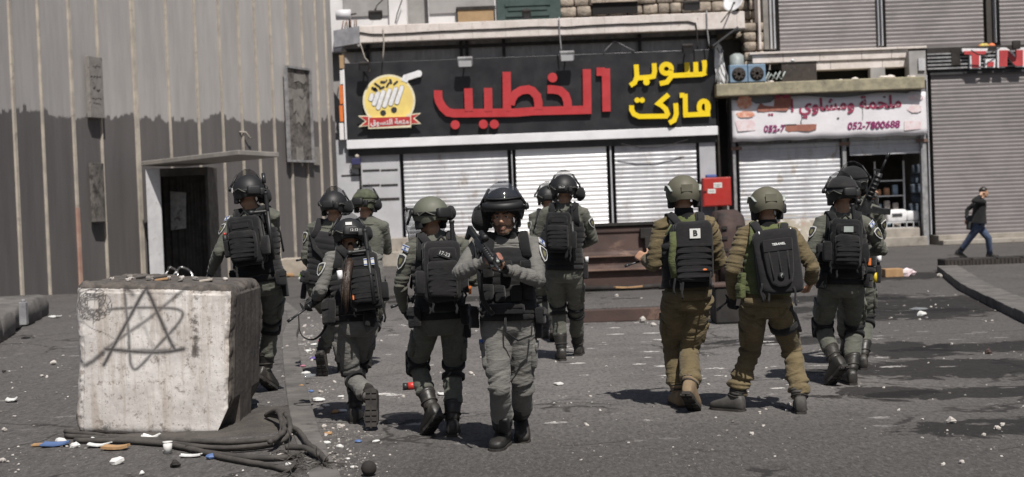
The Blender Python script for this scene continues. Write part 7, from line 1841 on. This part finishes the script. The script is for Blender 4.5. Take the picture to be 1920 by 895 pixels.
def crumple(px, py, w, mat, label, cat, name, flat=.6):
    p = G(px, py, gz(px, py)); s = w / (FPX / p.y) / 2; mb = stone_mesh(int(px) % 97, 1.0, flat)
    mb.v = [tuple(p + V(q) * s + Z * (s * flat * .8)) for q in mb.v]; return tag(mb.build(name, M[mat]), label, cat)
flatbit(104, 836, 46, 9, 'blue_plastic', 'flat blue plastic lid at the left foot of the concrete block', 'litter', 'plastic_disc', .01, .1, .1)
crumple(112, 831, 18, 'foam', 'white crumpled lump on the flat blue plastic lid', 'litter', 'foam_lump')
crumple(141, 839, 18, 'foam', 'white foam lump beside the flat blue plastic lid', 'litter', 'foam_lump')
flatbit(73, 836, 24, 5, 'card', 'brown cardboard strip left of the flat blue plastic lid', 'litter', 'cardboard_strip', .01, 0, 0)
flatbit(186, 838, 40, 6, 'paper', 'white wrapper lying under the cables before the concrete block', 'litter', 'wrapper', .008, .2, 0)
flatbit(187, 826, 28, 4, 'paper', 'pale wrapper on top of the cables at the left of the concrete block', 'litter', 'wrapper', .01, .2, .1)
flatbit(217, 843, 46, 6, 'card', 'orange brown cardboard tray beside the cables before the concrete block', 'litter', 'cardboard_tray', .018, .1, -.05)
p = G(315, 850, .1); mb = MB(); mb.tube([p, p + Z * .075], [.026, .032], 14); mb.tube([p + Z * .075, p + Z * .08], [.034, .034], 14); tag(mb.build('paper_cup', M['foam']), 'small white cup standing by the cables before the concrete block', 'cup')
flatbit(283, 823, 30, 5, 'paper', 'white wrapper against the face of the concrete block', 'litter', 'wrapper', .01, .3, .0)
flatbit(358, 857, 38, 4, 'paper', 'white paper strip beside the blue bag near the cables', 'litter', 'paper_strip', .008, .1, 0)
crumple(397, 860, 26, 'blue_plastic', 'crumpled blue bag under the front cable', 'litter', 'plastic_bag', .4)
crumple(222, 870, 24, 'foam', 'white crumpled ball on the pavement before the concrete block', 'litter', 'paper_ball')
crumple(266, 890, 12, 'foam', 'small white lump at the lower edge left of the kerb', 'litter', 'foam_lump')
crumple(328, 876, 22, 'soot', 'dark clump of grass and dirt on the pavement before the block', 'litter', 'dirt_clump')
crumple(541, 873, 11, 'foam', 'white lump caught in the frayed cable end', 'litter', 'foam_lump')
flatbit(22, 753, 18, 7, 'paper', 'white paper scrap on the pavement at the far left', 'litter', 'paper_scrap', .01, .4)
crumple(100, 684, 13, 'chalk', 'white stone on the left pavement between kerb blocks and concrete block', 'stone', 'pavement_stone'); crumple(8, 699, 9, 'soot', 'black lump on the pavement at the far left', 'litter', 'black_lump')
flatbit(104, 596, 18, 4, 'paper', 'pale flat piece at the end of the kerb block row', 'litter', 'paper_scrap', .012, .2)
for i, (x, y, w, m_) in enumerate(((596, 754, 26, 'paper'), (612, 762, 14, 'foam'), (600, 768, 12, 'foam'), (627, 775, 20, 'card'), (641, 773, 18, 'foam'), (590, 675, 18, 'purple_plastic'), (574, 702, 18, 'paper'), (567, 688, 14, 'pink_plastic'), (612, 832, 18, 'paper'), (637, 840, 18, 'foam'), (672, 830, 14, 'blue_plastic'), (704, 829, 14, 'paper'), (615, 815, 16, 'card'), (577, 660, 14, 'paper'), (588, 648, 12, 'foam'), (600, 640, 10, 'pink_plastic'), (565, 725, 12, 'card'), (640, 745, 12, 'paper'), (584, 735, 12, 'blue_plastic'), (663, 878, 14, 'foam'), (652, 862, 10, 'foam'))):
    nmz = {'paper': 'white paper', 'foam': 'white foam', 'card': 'brown card', 'purple_plastic': 'purple plastic', 'pink_plastic': 'pink plastic', 'blue_plastic': 'blue plastic'}[m_]
    (crumple(x, y, w, m_, nmz + ' scrap in the litter along the kerb gutter', 'litter', 'crushed_scrap', .35))['group'] = 'litter along the kerb gutter'
p = G(572, 712, 0); mb = MB(); mb.tube([p + V((-.09, .0, .035)), p + V((.04, .03, .035)), p + V((.07, .04, .035)), p + V((.10, .05, .035))], [.034, .034, .014, .014], 10); tag(mb.build('plastic_bottle', M['visor_clear']), 'crushed clear bottle in the gutter behind the woman soldier', 'bottle')
p = G(771, 731, 0); mb = MB(); mb.tube([p + V((-.03, 0, .036)), p + V((.05, .02, .036))], .034, 14); o = tag(mb.build('drink_can', M['red_plastic']), 'red drink can lying on the road beside the soldier with the clear visor', 'can'); mb = MB(); mb.tube([p + V((-.075, -.01, .036)), p + V((-.032, 0, .036))], .031, 14); mb.build('can_end', M['gun'], o)
flatbit(829, 741, 16, 6, 'paper', 'small white paper on the road between two soldiers', 'litter', 'paper_scrap', .006, .3); flatbit(1047, 722, 13, 6, 'foam', 'small white card on the road right of the bearded soldier', 'litter', 'paper_scrap', .01, .2)
p = G(1679, 520, 0); mb = MB(); mb.bb(p.x - .2, p.x + .16, p.y, p.y + .3, 0, .17); tag(mb.build('cardboard_box', M['card'], None, .01), 'tan cardboard box lying on the road far right', 'box')
crumple(1703, 518, 24, 'meat_pale', 'pale crumpled bag beside the tan cardboard box', 'litter', 'paper_bag', .7); crumple(1762, 521, 12, 'chalk', 'white stone at the corner of the right kerb', 'stone', 'kerb_stone_lump', .8)
crumple(1783, 794, 20, 'chalk', 'pale broken chunk on the road at the lower right', 'stone', 'concrete_chunk', .6); crumple(1853, 664, 14, 'rust', 'round rusty lump on the wet patch of road at the right', 'stone', 'brick_lump', .8)
p = G(692, 893, 0); mb = MB(); mb.ell(p + Z * .05, (.05, .05, .05)); o = tag(mb.build('black_ball', M['soot']), 'round black ball at the lower edge right of the kerb', 'ball')
flatbit(1180, 561, 52, 4, 'card', 'brown board lying on the dusty top of the fallen rusty lid', 'board', 'brown_board', .02, .05, .0).location.z += .19
crumple(1728, 592, 22, 'paper', 'pale crushed bottle on the road near the right kerb', 'litter', 'crushed_bottle', .4); crumple(1720, 582, 30, 'visor_clear', 'clear plastic sheet on the road near the right kerb', 'litter', 'plastic_sheet', .2)
for i, (x, y, w, m_) in enumerate(((575, 524, 26, 'green_plastic'), (560, 512, 20, 'pink_plastic'), (588, 515, 18, 'paper'), (545, 520, 16, 'card'), (566, 526, 14, 'paper'))):
    (crumple(x, y, w, m_, {'green_plastic': 'bright green bag', 'pink_plastic': 'pink bag', 'paper': 'white paper lump', 'card': 'brown lump'}[m_] + ' at the foot of the barrier plinth', 'litter', 'rubbish_bag', .5))['group'] = 'litter at the foot of the barrier'
for x, y, w in ((1112, 586, 12), (1118, 594, 9), (1205, 605, 18), (1225, 612, 12), (1240, 610, 10), (1135, 598, 16), (1330, 605, 10), (1345, 606, 8), (1156, 556, 10), (1203, 562, 8)):
    p = G(x, y, 0 if y > 597 else .0); stone(p, w / (FPX / p.y) / 2, 'pale stone lying near the fallen rusty lid', 'stones near the fallen lid')
# scattered chips
for k in range(290):
    q = random.random()
    if q < .34: py = random.uniform(610, 890); px = 566 + max(0, py - 640) * .24 + abs(random.gauss(0, 45))
    elif q < .56: px, py = random.uniform(0, 540), random.uniform(600, 890)
    elif q < .84: px, py = random.uniform(620, 1500), random.uniform(560, 800)
    else: px, py = random.uniform(1400, 1920), random.uniform(560, 890)
    p = G(px, py, gz(px, py)); s = random.choice([.008, .010, .012, .014, .018, .024]) * (1 + .25 * (p.y - 9) / 9)
    if abs(p.y - DB - .5) < .8 and -3.45 < p.x < -1.9: continue
    if noise.noise(V((p.x * .9, p.y * .6, 7))) < random.uniform(-.4, .25): continue
    stone(p, s, 'small pale stone chip scattered on the dark ground', 'stone chips scattered on the ground', random.random() < .12)
mb = MB(); tet = [(1, 0, -.4), (-.5, .87, -.4), (-.5, -.87, -.4), (0, 0, .9)]
for k in range(5200):
    q = random.random(); sz = random.random()
    if q < .4: py = random.uniform(600, 920); px = 566 + max(0, py - 640) * .25 + abs(random.gauss(0, 60))
    elif q < .6: px, py = random.uniform(0, 560), random.uniform(590, 900)
    else: px, py = random.uniform(560, 1920), random.uniform(530, 900)
    p = G(px, py, gz(px, py))
    if noise.noise(V((p.x * 1.1, p.y * .7, 3))) + .35 * noise.noise(V((p.x * 4, p.y * 3, 1))) < random.uniform(-.25, .35): continue
    s = .0020 * (p.y / 10) / max(.12, random.random()) ** .8; a = random.uniform(0, 6.28); ca, sa = math.cos(a), math.sin(a)
    ru = random.uniform; mb.add([p + V(((x * ca - y * sa) * s * ru(.5, 1.1), (x * sa + y * ca) * s * ru(.5, 1.1), z_ * s * ru(.5, 1.1))) for x, y, z_ in ((1, 1, 0), (-1, 1, 0), (-1, -1, 0), (1, -1, 0), (.8, .6, .8), (-.7, .8, .8), (-.8, -.6, .8), (.7, -.8, .8))], [(4, 5, 6, 7), (0, 1, 5, 4), (1, 2, 6, 5), (2, 3, 7, 6), (3, 0, 4, 7)], 0 if random.random() < .3 else 1)
o = mb.build('gravel', [M['chalk'], M['greystone']]); tag(o, kind='stuff')
